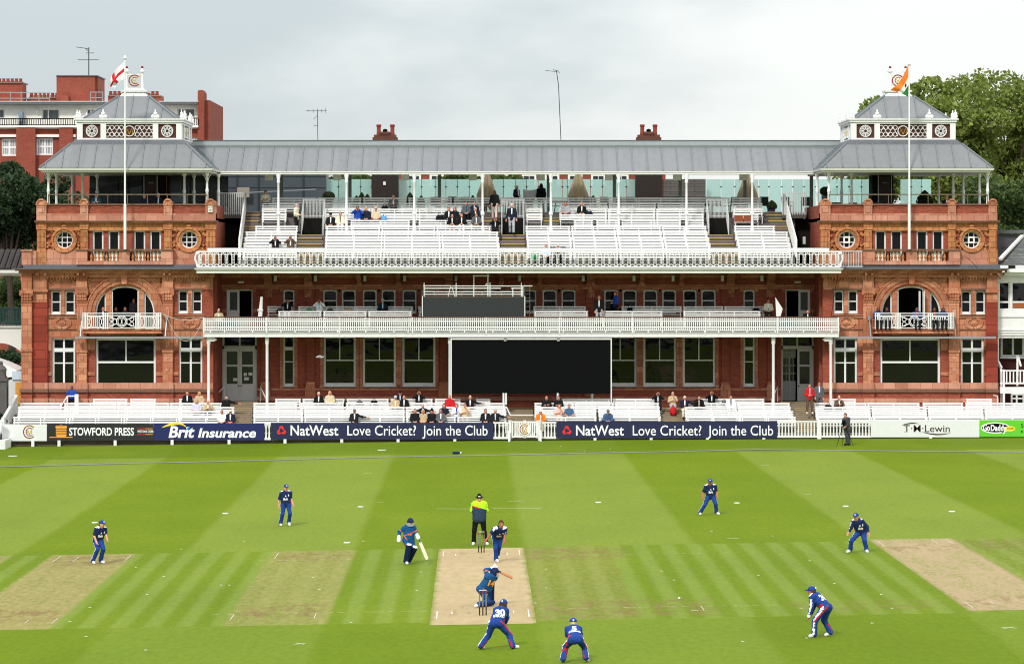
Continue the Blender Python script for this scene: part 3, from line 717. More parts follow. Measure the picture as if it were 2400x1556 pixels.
    part('outer_side_wall', MB().box(mx(outer), mx(outer) + (-.35 if sg > 0 else .35), YT + .5, 200, 1.0, zt(481)), BRICK, PAV)
    part('back_wall', MB().box(xi, mx(outer), 199.7, 200, 1.0, zt(481)), BRICK, PAV)
    mb = MB()
    for z_ in (5.9, 9.6, 12.6): mb.box(xi, mx(outer), YT + .47, 199.7, z_ - .2, z_)
    part('floor', mb, DECK, PAV)
    part('inner_wall', MB().box(xi, mx(outer), 194.3, 194.4, 1.0, 12.3), DARK, PAV)  # coloured near black in place of the dimness of the tower rooms
    # ---------------- verandah roof, lantern and finial
    ye = 189.55
    ex0, ex1 = sorted((mx(95) - (.2 if sg > 0 else 0), mx(497) - (.2 if sg > 0 else 0))); cxm = (ex0 + ex1) / 2; hw = (ex1 - ex0) / 2
    cy = ye + hw; ze = 15.5; ins = 1.6; zl = 16.95
    def frust(mb, h0, z0, h1, z1, y_c=cy):
        b = [(cxm + a * h0, y_c + c * h0, z0) for a, c in ((-1, -1), (1, -1), (1, 1), (-1, 1))] + [(cxm + a * h1, y_c + c * h1, z1) for a, c in ((-1, -1), (1, -1), (1, 1), (-1, 1))]
        return mb.add(b, [(0, 1, 5, 4), (1, 2, 6, 5), (2, 3, 7, 6), (3, 0, 4, 7), (4, 5, 6, 7), (3, 2, 1, 0)])
    def seams(h0, z0, h1, z1, step, y_c=cy, hips=True):
        mb = MB(); n = int(h0 * 2 / step)
        for ax in range(4):
            ca, sa = round(math.cos(ax * PI / 2)), round(math.sin(ax * PI / 2))
            rot = lambda x, y, z: (cxm + ca * x - sa * y, y_c + sa * x + ca * y, z)
            for k in range(n + 1):
                x = -h0 + (h0 * 2 - n * step) / 2 + k * step
                f_ = 1 if abs(x) <= h1 else max(0, (h0 - abs(x)) / (h0 - h1))
                if f_ > .04: mb.bar(rot(x, -h0, z0 + .03), rot(x, -(h0 + (h1 - h0) * f_), z0 + (z1 - z0) * f_ + .03), .05, .06)
            if hips: mb.bar(rot(-h0, -h0, z0 + .03), rot(-h1, -h1, z1 + .03), .1, .08)
        return mb
    mb = MB(); frust(mb, hw, ze, hw - ins, zl)
    o = part('tower_roof', mb, ZINC, PAV); part('roof_seam', seams(hw, ze, hw - ins, zl, .93), ZINCD, o)
    mb = MB(); frust(mb, hw + .03, ze - .13, hw + .06, ze - .02); part('gutter', mb, CREAMW, o)
    part('soffit', MB().box(ex0 + .1, ex1 - .1, ye + .1, ye + 2 * hw - .1, ze - .24, ze - .14), CREAMW, o)
    mb = MB(); frust(mb, hw - ins + .04, zl - .02, hw - ins - .25, zl + .26); part('roof_band', mb, LEAD, o)
    hl = 3.06; z0, z1 = zl + .26, zl + 1.42
    LAN = part('lantern', MB().box(cxm - hl + .12, cxm + hl - .12, cy - hl + .12, cy + hl - .12, z0, z1 - .1), mat('lantern_backing', S(84, 44, 36), .8, var=.15), PAV)
    mb = MB()
    for ax in range(4):
        ca, sa = round(math.cos(ax * PI / 2)), round(math.sin(ax * PI / 2))
        rot = lambda x, y, z: (cxm + ca * x - sa * y, cy + sa * x + ca * y, z)
        def bx(x0, x1, y0, y1, a, b):
            p = rot(x0, y0, 0); q = rot(x1, y1, 0); mb.box(p[0], q[0], p[1], q[1], a, b)
        e = .003 * ax
        for f_ in (-1, -.55, .45, .9): bx(hl * f_, hl * f_ + hl * .105, -hl - .02 + e, -hl + .16, z0, z1 - .16)
        bx(-hl + e, hl, -hl + e, -hl + .14, z1 - .24, z1 - .13); bx(-hl + e, hl, -hl + e, -hl + .14, z0 + e, z0 + .1)
        bx(-hl - .08 + e, hl + .08 - e, -hl - .1 + e, -hl + .3, z1 - .13, z1 + e)
        bx(-hl - .16 + e, hl + .16 - e, -hl - .18 + e, -hl + .3, z1 + e, z1 + .07 + e)
        zc = (z0 + z1) / 2 - .07
        def circ(x, r, q, n=20): mb.tube([rot(x + r * math.cos(2 * PI * k / n), -hl + .05, zc + r * math.sin(2 * PI * k / n)) for k in range(n)], q, 5, True)
        for x in (-hl * .72, hl * .725):
            circ(x, .33, .03); circ(x, .11, .025, 10)
            for k in range(8): a = k * PI / 4; mb.bar(rot(x + .1 * math.cos(a), -hl + .05, zc + .1 * math.sin(a)), rot(x + .33 * math.cos(a), -hl + .05, zc + .33 * math.sin(a)), .03)
            for k in range(8): a = k * PI / 4 + PI / 8; mb.tube([rot(x + .22 * math.cos(a) + .06 * math.cos(j * PI / 3), -hl + .05, zc + .22 * math.sin(a) + .06 * math.sin(j * PI / 3)) for j in range(6)], .016, 4, True)
        circ(0, .30, .03)
        for s_ in (-1, 1):
            for j, xx in enumerate((.46, .74, 1.02, 1.28)):
                for dz in (-.2, .2): mb.tube([rot(s_ * xx + .125 * math.cos(k * PI / 5), -hl + .05, zc + dz + .125 * math.sin(k * PI / 5)) for k in range(10)], .022, 4, True)
                mb.bar(rot(s_ * (xx - .16), -hl + .05, zc + (.3 if j % 2 else -.3)), rot(s_ * (xx + .16), -hl + .05, zc - (.3 if j % 2 else -.3)), .03)
        for f_ in (-.5, .5):    # little trefoil crests above the cornice
            x = hl * f_
            for dx, dz, r_ in ((-.14, .1, .11), (.14, .1, .11), (0, .26, .12), (0, .08, .12)): mb.blob(rot(x + dx, -hl - .05, z1 + .1 + dz), (r_, r_, r_), 8, 5)
            mb.blob(rot(x, -hl - .05, z1 + .5), (.05, .05, .14), 6, 5)
        for x in (-hl, ):
            for dx, dz, r_ in ((0, .12, .13), (.13, .1, .1), (.02, .3, .1)): mb.blob(rot(x + dx, -hl - .02, z1 + .08 + dz), (r_, r_, r_), 8, 5)
            mb.bar(rot(x, -hl, z1 + .1), rot(x, -hl, z1 + .6), .06)
    part('lantern_tracery', mb, WHITE, LAN)
    mb = MB()
    for ax in (0, 1, 3):
        ca, sa = round(math.cos(ax * PI / 2)), round(math.sin(ax * PI / 2)); rot = lambda x, y, z: (cxm + ca * x - sa * y, cy + sa * x + ca * y, z)
        for s_ in (-1, 1): mb.tube([rot(s_ * .2, -hl + .03, zc - .22), rot(s_ * .16, -hl + .03, zc + .2), rot(0, -hl + .03, zc - .2)], .014, 5)
    part('gilt_letter', mb, GOLD, LAN)
    hu, zu0, hu1, zu1 = hl - .3, z1 + .07, .86, z1 + 1.5
    mb = MB(); frust(mb, hu, zu0, hu1, zu1); o = part('lantern_roof', mb, ZINC, PAV); part('roof_seam', seams(hu, zu0, hu1, zu1, .9), ZINCD, o)
    mb = MB(); frust(mb, .84, zu1 - .02, .6, zu1 + .26); frust(mb, .78, zu1 + .26, .8, zu1 + .36); frust(mb, .62, zu1 + .36, .5, zu1 + .5)
    mb.blob((cxm - .55, cy - .62, zu1 + .12), .12, 8, 5); mb.blob((cxm + .55, cy - .62, zu1 + .12), .12, 8, 5)
    FIN = part('finial', mb, WHITE, PAV, True)
    for s_ in (-1, 1):
        mb = MB(); mb.lathe([(.09, 0), (.07, .1), (.09, .35), (.06, .5), (.06, .92), (.16, .98), (.17, 1.03), (.07, 1.1), (.05, 1.2)], (cxm + s_ * .46, cy - .4, zu1 + .48), 10); part('finial_post', mb, WHITE, FIN, True)
        part('finial_ball', MB().blob((cxm + s_ * .46, cy - .4, zu1 + 1.74), .08, 8, 6), MAROON, FIN, True)
    mb = MB(); zc2 = zu1 + .95
    mb.bar((cxm - .42, cy - .4, zc2 + .36), (cxm + .42, cy - .4, zc2 + .36), .05)
    part('finial_rail', mb, WHITE, FIN)
    part('crest_ring', MB().arc(cxm, zc2, .29, .36, .7, 2 * PI - .7, cy - .43, cy - .37, 22).arc(cxm + .03, zc2, .17, .22, .7, 2 * PI - .7, cy - .44, cy - .38, 18), MAROON, FIN)
    mb = MB()
    for s_ in (-1, 1): mb.bar((cxm - s_ * .38, cy - .46, zc2 + .3), (cxm + s_ * .38, cy - .46, zc2 - .3), .05, .03); mb.bar((cxm + s_ * .12, cy - .47, zc2 + .18), (cxm, cy - .47, zc2 - .16), .05, .03)
    part('crest_letter', mb, GOLD, FIN)
    # ---------------- verandah posts, rail and the dark room behind
    ztop = ze - .24; zfl = 12.6
    for i, (p, yy) in enumerate(((111.5, 190.35), (484, 190.35), (182, 192.2), (423, 192.2), (119, 192.4), (140, 195.5), (203, 194.8), (436, 194.8), (499, 193.6))):
        x = mx(p)
        mb = MB(); mb.lathe([(.13, 0), (.13, .5), (.09, .6), (.075, 1.5), (.1, 1.55), (.1, 1.66), (.07, 1.72), (.065, ztop - zfl - .22), (.11, ztop - zfl - .16), (.13, ztop - zfl)], (x, yy, zfl), 10)
        if i < 2:
            s_ = 1 if (p > 300) else -1
            mb.tube([(x, yy, ztop - .7), (x + .1, yy, ztop - .3), (x + .26, yy, ztop - .06)], .02, 5); mb.tube([(x, yy, ztop - .7), (x - .1, yy, ztop - .3), (x - .26, yy, ztop - .06)], .02, 5)
        part('verandah_post', mb, WHITE, PAV, True)
    mb = MB(); zr = zt(481) + .62
    xa2, xb2 = mx(112), mx(484)
    mb.bar((xa2, 190.25, zr), (xb2, 190.25, zr), .06)
    for k in range(9): xq = xa2 + (xb2 - xa2) * k / 8; mb.bar((xq, 190.25, zt(481)), (xq, 190.25, zr), .035)
    part('verandah_rail', mb, mat('bronze_rail', S(120, 104, 84), .5, metal=.4), PAV)
    x1_, x2_ = mx(303), mx(354)
    if sg < 0:
        mb = MB(); mb.box(mx(165), mx(303), 198.6, 198.7, zfl, ztop); mb.box(mx(354), mx(505), 198.6, 198.7, zfl, ztop)
        o = part('verandah_screen', mb, mat('dark_green_glass', (.014, .022, .017), .15, var=.5, scale=.4), PAV)
        mb = MB()
        for q in (180, 236, 262, 296, 360, 412, 452, 478): mb.box(mx(q) - .03, mx(q) + .03, 198.5, 198.6, zfl, ztop)
        mb.add([(mx(165), 198.5, ztop - 1.3), (mx(303), 198.5, ztop - .5), (mx(303), 198.5, ztop - .15), (mx(165), 198.5, ztop - .75)], [(0, 1, 2, 3)])
        part('mullion', mb, mat('dark_mullion', (.012, .014, .016), .4, var=.1), o)
        part('verandah_board', MB().box(mx(366), mx(399), 198.3, 198.36, zfl + .2, ztop - 1.0), mat('pale_blue_board', S(140, 158, 166), .4, var=.06), PAV)  # plain pale blue board behind the verandah
    part('lift_door_block', MB().box(x1_, x2_, 196.6, 198.55, zfl, ztop + .05), DARK, PAV)
    q1, q2 = sorted((mx(309), mx(339)))
    o = part('brown_door', MB().box(q1, q2, 196.5, 196.6, zfl, ztop - .05), mat('dark_red_brown_door', S(52, 26, 20), .5, var=.2), PAV)
    part('door_frame', MB().box(q1 - .05, q1, 196.45, 196.6, zfl, ztop).box(q2, q2 + .05, 196.45, 196.6, zfl, ztop), GREYW, o)
    mb = MB(); letters(mb, 'MEMBERS', q1 + .22, ztop - .5, 196.48, .08, .36); part('door_lettering', mb, GREYW, o)
tower(-1); tower(1)
p_ = MB().box(X(488, 189.8), X(498, 189.8), 189.78, 189.84, zt(498), zt(483)); o = part('notice_plate', p_, mat('white_notice', (.7, .7, .66), .5), PAV)
mb = MB(); letters(mb, 'Lord\'s', X(489, 189.8) , zt(488), 189.775, .1, .2)
for k in (0, 1, 2): mb.box(X(490, 189.8), X(496, 189.8), 189.772, 189.776, zt(491.5 + 2 * k) , zt(490.8 + 2 * k))
part('notice_lettering', mb, BLACK, o)
# left return pilaster carries the parapet die
part('parapet_die', MB().box(X(53, 190), X(76, 190), 189.6, 190.6, zt(621), zt(589)).box(X(51.5, 190), X(77.5, 190), 189.52, 190.66, zt(589), zt(585.5)).box(X(76, 190), X(86.5, 190), 189.75, 190.6, zt(621), zt(588)), TERRAP, PAV)

# ================================================================== the middle, set back behind the balconies
zc = lambda py: Z(py, YC)
xc = lambda px: X(px, YC)
xl, xr = mirror(-1)(506), mirror(1)(506)
ffw = [(664, 690), (757, 790.5), (801, 834), (850, 883), (894, 927), (943, 976), (987, 1020), (1036, 1069), (1080, 1113), (1129, 1162), (1173, 1206), (1222, 1257), (1271.6, 1305.5), (1316, 1349),
       (1416, 1449), (1459, 1492.5), (1508, 1541), (1552, 1585), (1600.6, 1633), (1643.6, 1677.5), (1742.6, 1769)]
gfw = [(758, 834), (850, 928), (942.5, 1020.6), (1415, 1492.5), (1507.6, 1585), (1600, 1676.7)]
hs = [(xc(a), xc(b), zc(735), zc(679.6)) for a, b in ffw] + [(xc(a), xc(b), zc(909), zc(788)) for a, b in gfw] + [(xc(a), xc(b), zc(909), zc(788)) for a, b in ((663.7, 690), (1742.6, 1769))]
hs += [(xc(521), xc(602), zc(941), zc(788)), (xc(1831), xc(1907), zc(941), zc(788)), (xc(531), xc(592), zc(745), zc(679)), (xc(1841), xc(1899), zc(745), zc(679))]
part('wall', MB().holes(xl, xr, 1.0, 9.75, YC, YC + .45, hs), BRICK, PAV)
part('inner_wall', MB().box(xl, xr, YC + 2.8, YC + 2.9, 1.0, 12.3), DARK, PAV)  # black sheet behind the openings, painted as the shade of the rooms
part('floor', MB().box(xl, xr, YC + .45, YC + 2.8, 5.7, 5.9).box(xl, xr, YC + .45, YC + 2.8, 9.5, 9.7).box(xl, xr, YC + .45, YC + 2.8, 1.5, 1.75), DECK, PAV)
for a, b in ffw: window(xc(a), xc(b), zc(735) + .08, zc(679.6), YC + .14, .085, [], [(zc(705), .07)], cham=.09)
for i, (a, b) in enumerate(gfw): window(xc(a), xc(b), zc(909) + .16, zc(788), YC + .14, .13, [((xc(a) + xc(b)) / 2, .06, zc(844), 99)], [(zc(844.5), .07)])
for a, b in ((663.7, 690), (1742.6, 1769)): window(xc(a), xc(b), zc(909) + .16, zc(788), YC + .14, .1, [], [(zc(817), .2), (zc(848), .06)])
# great double doors of the ground floor
GREYD = mat('pale_grey_door_paint', (.60, .60, .59), .45, var=.05)
def leaf(x0, x1, z0, z1, y, glass=GLASSI, panels=2, knob=1, name='door', dep=.07, m=GREYD, split=.68):
    mb = MB(); s_ = .13; zk = z0 + (z1 - z0) * .33; zm = z0 + (z1 - z0) * split
    mb.holes(x0, x1, z0, z1, y, y + dep, [(x0 + s_, x1 - s_, zk, zm - .06), (x0 + s_, x1 - s_, zm + .06, z1 - .15)])
    wd = (x1 - x0 - 2 * s_ - .08) / 2
    for k in range(2): mb.box(x0 + s_ + k * (wd + .08), x0 + s_ + k * (wd + .08) + wd, y - .015, y + .01, z0 + .18, zk - .15)
    o = part(name, mb, m, PAV)
    part('pane', MB().box(x0 + s_ - .01, x1 - s_ + .01, y + .03, y + .04, zk - .01, z1 - .14), glass, o)
    part('door_knob', MB().blob(((x1 - .07) if knob > 0 else (x0 + .07), y - .04, zk - .12), .04, 8, 5), BLACK, o, True)
    return o
z0, z1 = zc(940), zc(818); xa, xb = xc(521), xc(602)
part('door_case', MB().box(xa, xb, YC + .1, YC + .2, z1, z1 + .18).box(xa, xa + .12, YC + .1, YC + .2, z0, zc(788)).box(xb - .12, xb, YC + .1, YC + .2, z0, zc(788)).box((xa + xb) / 2 - .05, (xa + xb) / 2 + .05, YC + .11, YC + .19, z1 + .18, zc(788)), GREYD, PAV)
part('fanlight', MB().box(xa, xb, YC + .15, YC + .16, z1 + .18, zc(788)), GLASS, PAV)
o = leaf(xa + .12, (xa + xb) / 2 - .003, z0, z1, YC + .12, knob=1); o2 = leaf((xa + xb) / 2 + .003, xb - .12, z0, z1, YC + .12, knob=-1)
PAPER = mat('white_paper', (.75, .75, .72), .8, var=.03)
for q, (a, b, c, d) in enumerate(((546, 556, 886, 893), (572, 583, 884, 891), (571, 578, 874, 881), (582, 591, 873, 880))): part('paper_notice', MB().box(xc(a), xc(b), YC + .115, YC + .119, zc(d), zc(c)), PAPER, o if q == 0 else o2)
xa, xb = xc(1831), xc(1907)
part('door_case', MB().box(xa, xb, YC + .1, YC + .2, z1, z1 + .18).box(xa, xa + .1, YC + .1, YC + .2, z0, zc(788)).box(xb - .1, xb, YC + .1, YC + .2, z0, zc(788)).box((xa + xb) / 2 - .05, (xa + xb) / 2 + .05, YC + .11, YC + .19, z1 + .18, zc(788)), GREYD, PAV)
part('fanlight', MB().box(xa, xb, YC + .15, YC + .16, z1 + .18, zc(788)), GLASS, PAV)
leaf((xa + xb) / 2 + .003, xb - .1, z0, z1, YC + .12, knob=-1)
xm = (xa + xb) / 2
mb = MB()
for k in range(2):
    a = xa + .12 + k * (xm - xa - .12) / 2; b = a + (xm - xa - .12) / 2 - .01
    mb.holes(a, b, z0, z1, YC + 1.2, YC + 1.26, [(a + .09 + i * .2, a + .25 + i * .2, zz, zz + .42) for i in range(2) for zz in (z0 + 1.15, z0 + 1.62, z0 + 2.1)])
o = part('vestibule_door', mb, GREYD, PAV); part('pane', MB().box(xa + .15, xm - .05, YC + 1.23, YC + 1.235, z0 + 1.1, z0 + 2.6), GLASSI, o)
# first floor doors: one white leaf shut, the other doorway open
for a, b, c, d in ((531, 561.5, 561.5, 592), (1869, 1899, 1841, 1869)):
    o = part('balcony_door_frame', MB().box(xc(min(a, c)), xc(min(a, c)) + .07, YC + .08, YC + .18, zc(745), zc(679)).box(xc(max(b, d)) - .07, xc(max(b, d)), YC + .08, YC + .18, zc(745), zc(679)).box(xc(min(a, c)) + .07, xc(max(b, d)) - .07, YC + .08, YC + .18, zc(681.5), zc(679)), WHITE, PAV)
    x0_, x1_ = xc(a) + .07, xc(b) - .02
    o = part('balcony_door', MB().holes(x0_, x1_, zc(745), zc(681.5), YC + .1, YC + .16, [(x0_ + .12, x1_ - .12, zc(727), zc(684.5))]), WHITE, PAV)
    part('pane', MB().box(x0_ + .1, x1_ - .1, YC + .13, YC + .14, zc(728), zc(684)), GLASSI, o)
# terracotta bands, jambs and pilasters of the middle
mb = MB(); mb.box(xl, xr, YC - .08, YC + .02, zc(677.5), zc(669)); mb.box(xl, xr, YC - .13, YC + .02, zc(669), zc(667.5))
mb.box(xl, xr, YC - .14, YC + .02, zc(651), zc(641))
for a, b in ffw + [(531, 592), (1841, 1899)]:
    for q, s_ in ((a, -1), (b, 1)): mb.box(xc(q + s_ * .2), xc(q + s_ * 8), YC - .05, YC + .02, zc(683.5), zc(677.6)); mb.box(xc(q + s_ * .2), xc(q + s_ * 10), YC - .05, YC + .02, zc(732), zc(724))
part('terracotta_band', mb, TERRA, PAV)
for a, b in gfw + [(663.7, 690), (1742.6, 1769)]:
    for q, s_ in ((a, -1), (b, 1)):
        mb = MB(); mb.box(xc(q + s_ * .2), xc(q + s_ * 7.3), YC - .06, YC + .02, zc(909), zc(788)); mb.box(xc(q + s_ * .2), xc(q + s_ * 8.5), YC - .1, YC + .02, zc(818), zc(813)); mb.box(xc(q + s_ * .2), xc(q + s_ * 8.5), YC - .1, YC + .02, zc(909), zc(903)); part('window_jamb', mb, TERRA, PAV)
mb, ml, mt = MB(), MB(), MB()
mb.box(xl, xc(520.5), YC - .12, YC + .1, 1.0, zc(914)); mb.box(xc(602.5), xc(1830.5), YC - .12, YC + .1, 1.0, zc(914)); mb.box(xc(1907.5), xr, YC - .12, YC + .1, 1.0, zc(914))
for a, b in ((-999, 520.5), (602.5, 1830.5), (1907.5, 9999)):
    a_ = xl if a < 0 else xc(a); b_ = xr if b > 3000 else xc(b)
    ml.box(a_, b_, YC - .2, YC + .1, zc(914), zc(909.5)); mt.box(a_, b_, YC - .17, YC + .1, zc(938), zc(929.5))
part('plinth', mb, BRICK, PAV); part('plinth_ledge', ml, TERRA, PAV); part('base_moulding', mt, TERRAP, PAV)
for p in (622, 728, 1382, 1700, 1808, 1040):
    part('brick_pilaster', MB().box(xc(p - 9), xc(p + 9), YC - .14, YC + .05, zc(905), zc(678)), BRICK, PAV)
    part('pilaster_base', MB().box(xc(p - 12), xc(p + 12), YC - .24, YC + .05, zc(938), zc(906)).box(xc(p - 10.5), xc(p + 10.5), YC - .28, YC + .05, zc(906), zc(895)), TERRA, PAV)
# carved corbels under the upper balcony
big = (491, 629, 723, 1053, 1384, 1712, 1806, 1937); small = (842, 934, 1175, 1265, 1504, 1597)
def corbel(p, mask):
    w_ = 9 if mask else 5.2
    mb = MB(); zz0 = zc(666)
    mb.xprism([(YC + .02, zc(641)), (YC - 1.25, zc(641)), (YC - 1.25, zc(646)), (YC - .8, zc(653)), (YC - .45, zc(659)), (YC - .25, zz0), (YC + .02, zz0)], xc(p - w_), xc(p + w_))
    mb.box(xc(p - w_ - 1), xc(p + w_ + 1), YC - .3, YC + .02, zz0 - .06, zz0 + .06)
    if mask:
        mb.box(xc(p - 9.5), xc(p + 9.5), YC - .12, YC + .02, zc(697), zc(678))
        c = (xc(p), YC - .16, zc(687)); mb.blob(c, (.13, .09, .17), 10, 7); mb.blob((c[0], c[1] - .07, c[2] - .02), (.03, .05, .05), 6, 4)
        for k in range(10): a = k * PI / 5; mb.blob((c[0] + .17 * math.cos(a), YC - .13, c[2] + .2 * math.sin(a)), (.06, .04, .06), 6, 4)
    else: mb.blob((xc(p), YC - .5, zc(656)), (.1, .12, .1), 8, 5)
    part('corbel', mb, TERRA, PAV)
for p in big: corbel(p, True)
for p in small: corbel(p, False)
for p, w_ in ((565, 14), (1869, 14)): part('emergency_light', MB().box(xc(p - w_ / 2), xc(p + w_ / 2), YC - .14, YC - .02, zc(664), zc(659)), CREAMW, PAV)

# ------------------------------------------------------------------ lower balcony
yl = 188.8; zl_ = lambda py: Z(py, yl); xlb = lambda px: X(px, yl)
bx0, bx1 = xlb(476.5), xlb(1966)
LB = part('lower_balcony', MB().box(bx0, bx1, yl + .06, YC - .2, zl_(783), zl_(779)), mat('balcony_floor', (.16, .1, .085), .85), PAV)
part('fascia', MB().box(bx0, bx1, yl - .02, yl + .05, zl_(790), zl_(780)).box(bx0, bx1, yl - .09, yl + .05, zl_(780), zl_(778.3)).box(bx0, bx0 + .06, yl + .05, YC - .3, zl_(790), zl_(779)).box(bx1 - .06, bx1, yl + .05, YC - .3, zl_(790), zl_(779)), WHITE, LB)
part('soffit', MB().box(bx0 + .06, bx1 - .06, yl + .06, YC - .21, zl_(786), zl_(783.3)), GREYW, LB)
mb = MB(); n = int((bx1 - bx0) / .112); zb, zk = zl_(775.5), zl_(743.6); h = zk - zb
for k in range(n + 1):
    x = bx0 + (bx1 - bx0) * k / n
    mb.box(x - .025, x + .025, yl - .015, yl + .015, zb + h * .1, zk)
    mb.box(x - .036, x + .036, yl - .018, yl + .012, zb + h * .02, zb + h * .14); mb.box(x - .036, x + .036, yl - .018, yl + .012, zb + h * .46, zb + h * .58)
for a, b in ((.0, .07), (.22, .33), (.66, .76), (.86, .90), (.97, 1.0)): mb.box(bx0, bx1, yl - .022, yl + .02, zb + h * a, zb + h * b)
for xx in (bx0, bx1):
    k = 0
    while k < 40: mb.box(xx - .015, xx + .015, yl + .112 * k, yl + .112 * k + .04, zb, zk); k += 1
    for a, b in ((0, .07), (.22, .33), (.66, .76), (.97, 1)): mb.box(xx - .02, xx + .02, yl + .03, YC - .3, zb + h * a, zb + h * b)
for k in range(45):
    x = bx0 + (bx1 - bx0) * (k + .5) / 45; mb.box(x - .03, x + .03, yl - .02, yl + .04, zl_(779), zb)
for p in (478, 625, 795, 967, 1139.5, 1311, 1482, 1653, 1822.5, 1965): mb.box(xlb(p) - .035, xlb(p) + .035, yl - .06, yl - .02, zl_(785), zk)
part('railing', mb, WHITE, LB)
part('handrail', MB().box(bx0 - .03, bx1 + .03, yl - .06, yl + .07, zk, zl_(742)), mat('brown_handrail', S(92, 48, 40), .5), LB)
mb = MB()
for i, p in enumerate((626, 489, 1054.5, 1183, 1308, 1387, 1812.5, 1947)):
    yy = 189.1 if p not in (1183, 1308, 1387) else 189.6
    part('balcony_post', MB().lathe([(.1, 0), (.1, .5), (.085, .55), (.085, 4.2), (.12, 4.3), (.12, zl_(786) - 1.06)], (X(p, yy), yy, 1.05), 12), WHITE, PAV, True)
for p, s_ in ((489, 1), (1947, -1)): part('post_bracket', MB().box(X(p, 189.1), X(p + s_ * 14, 189.1), 188.98, 189.2, zl_(800), zl_(792)).prism([(X(p + s_ * 14, 189.1), zl_(792)), (X(p + s_ * 20, 189.1), zl_(796)), (X(p + s_ * 14, 189.1), zl_(800))], 188.98, 189.2), WHITE, PAV)
part('balcony_stair_rail', MB().prism([(xlb(602), zl_(742)), (xlb(612), zl_(742)), (xlb(613), zl_(696)), (xlb(608), zl_(696))], 189.6, 189.75).box(xlb(601), xlb(614), 189.58, 189.78, zl_(729), zl_(725)), WHITE, LB)
part('balcony_stair_rail', MB().prism([(xlb(1832), zl_(742)), (xlb(1822), zl_(742)), (xlb(1820), zl_(697)), (xlb(1837), zl_(724))], 189.6, 189.75), WHITE, LB)

# ------------------------------------------------------------------ upper balcony
yu = 188.5; zu = lambda py: Z(py, yu); xu = lambda px: X(px, yu)
ux0, ux1 = xu(463), xu(1969)
UB = part('upper_balcony', MB().box(ux0, ux1, yu + .3, YC - .1, zu(638), zu(630)), GREYW, PAV)
part('fascia', MB().box(ux0 - .05, ux1 + .05, yu - .12, yu + .3, zu(640.5), zu(633)).box(ux0 - .12, ux1 + .12, yu - .2, yu + .3, zu(633), zu(630.5)).box(ux0 - .16, ux1 + .16, yu - .26, yu + .3, zu(630.5), zu(628.5)), CREAMW, UB)
part('top_rail', MB().box(ux0, ux1, yu - .06, yu + .1, zu(591.5), zu(588.5)), WHITE, UB)
part('safety_rail', MB().box(xu(486), xu(1944), yu + .12, yu + .16, zu(588), zu(581.5)), WHITE, UB)
mb = MB(); U = .372; n = int((ux1 - ux0) / U); U = (ux1 - ux0) / n
zb, zk = zu(625.5), zu(591.5); h = zk - zb
def prof(f): return yu - .02 - .13 * max(0, math.sin(min(1, (1 - f) * 1.25) * PI)) ** 1.2 * (1 - f) ** .3
ladder = [0, .12, .3, .5, .72, 1]
for k in range(n):
    x = ux0 + U * k
    for dx in (.10, .255):
        pts = [(x + dx, prof(f), zb + h * f) for f in ladder]
        for a, b in zip(pts, pts[1:]): mb.bar(a, b, .03, .03)
    cx = x + .178
    for z_, w_ in ((.80, .09), (.66, .07), (.5, .07), (.3, .05)): mb.bar((cx - w_, prof(z_), zb + h * z_), (cx + w_, prof(z_), zb + h * z_), .03, .045)
    mb.bar((cx, prof(.5), zb + h * .18), (cx, prof(.6), zb + h * .62), .028)
    for s_ in (-1, 1):
        mb.bar((cx, prof(.02), zb + h * .03), (cx + s_ * U / 2, prof(.2), zb + h * .2), .035); mb.bar((cx + s_ * .07, prof(.8), zb + h * .8), (cx + s_ * U / 2, prof(.93), zb + h * .97), .033)
    mb.bar((x, prof(.1), zb + h * .1), (x + U, prof(.1), zb + h * .1), .02)
mb.box(ux0, ux1, yu - .16, yu + .02, zb - .05, zb + .02); mb.bar((ux0, yu - .02, zb + h * .86), (ux1, yu - .02, zb + h * .86), .03)
for q in (ux0, ux1):
    pts = [(q + (prof(f) - yu) * (1 if q == ux0 else -1) * 1.2, yu - .03, zb + h * f) for f in ladder]
    mb.tube(pts, .06, 8); mb.blob((q, yu - .03, zk - .06), .13, 8, 6)
    mb.bar((q, yu, zk), (q, YT, zk), .05); mb.bar((q, yu, zb), (q, YT, zb), .05)
    for k in range(7): mb.bar((q, yu + .15 + k * .19, zb), (q, yu + .15 + k * .19, zk), .03)
part('ironwork', mb, WHITE, UB)
mb = MB()
for k in range(9): x = xu(1973) + k * .148; mb.bar((x, yu + .6, zu(626)), (x, yu + .6, zu(589)), .03)
mb.bar((xu(1970), yu + .6, zu(589)), (xu(2024), yu + .6, zu(589)), .05); mb.bar((xu(1970), yu + .6, zu(625)), (xu(2024), yu + .6, zu(625)), .05)
part('end_railing', mb, GREYW, UB)

# ------------------------------------------------------------------ long zinc canopy over the upper seats
re0, rz0, re1, rz1 = 194.6, 15.42, 197.4, 17.0
rxl, rxr = xl - 2.1, xr + 2.1; gxl, gxr = xl - .15, xr + .15
mb = MB(); mb.xprism([(re0, rz0), (re1, rz1), (re1 + .8, rz1 + .05), (200.1, 15.85), (200.1, 15.7), (re0, rz0 - .06)], rxl, rxr)
RF = part('canopy_roof', mb, ZINC, PAV)
k = 0
while rxl + .9 * k < rxr:
    x = rxl + .45 + .9 * k; part('roof_seam', MB().bar((x, re0, rz0 + .03), (x, re1, rz1 + .03), .05, .06), ZINCD, RF); k += 1
part('roof_band', MB().xprism([(re1 - .1, rz1 - .06), (re1 - .12, rz1 + .1), (re1 + .1, rz1 + .34), (re1 + .9, rz1 + .36), (re1 + .9, rz1)], rxl, rxr), mat('weathered_lead_roll', S(126, 134, 134), .5, var=.1), RF)
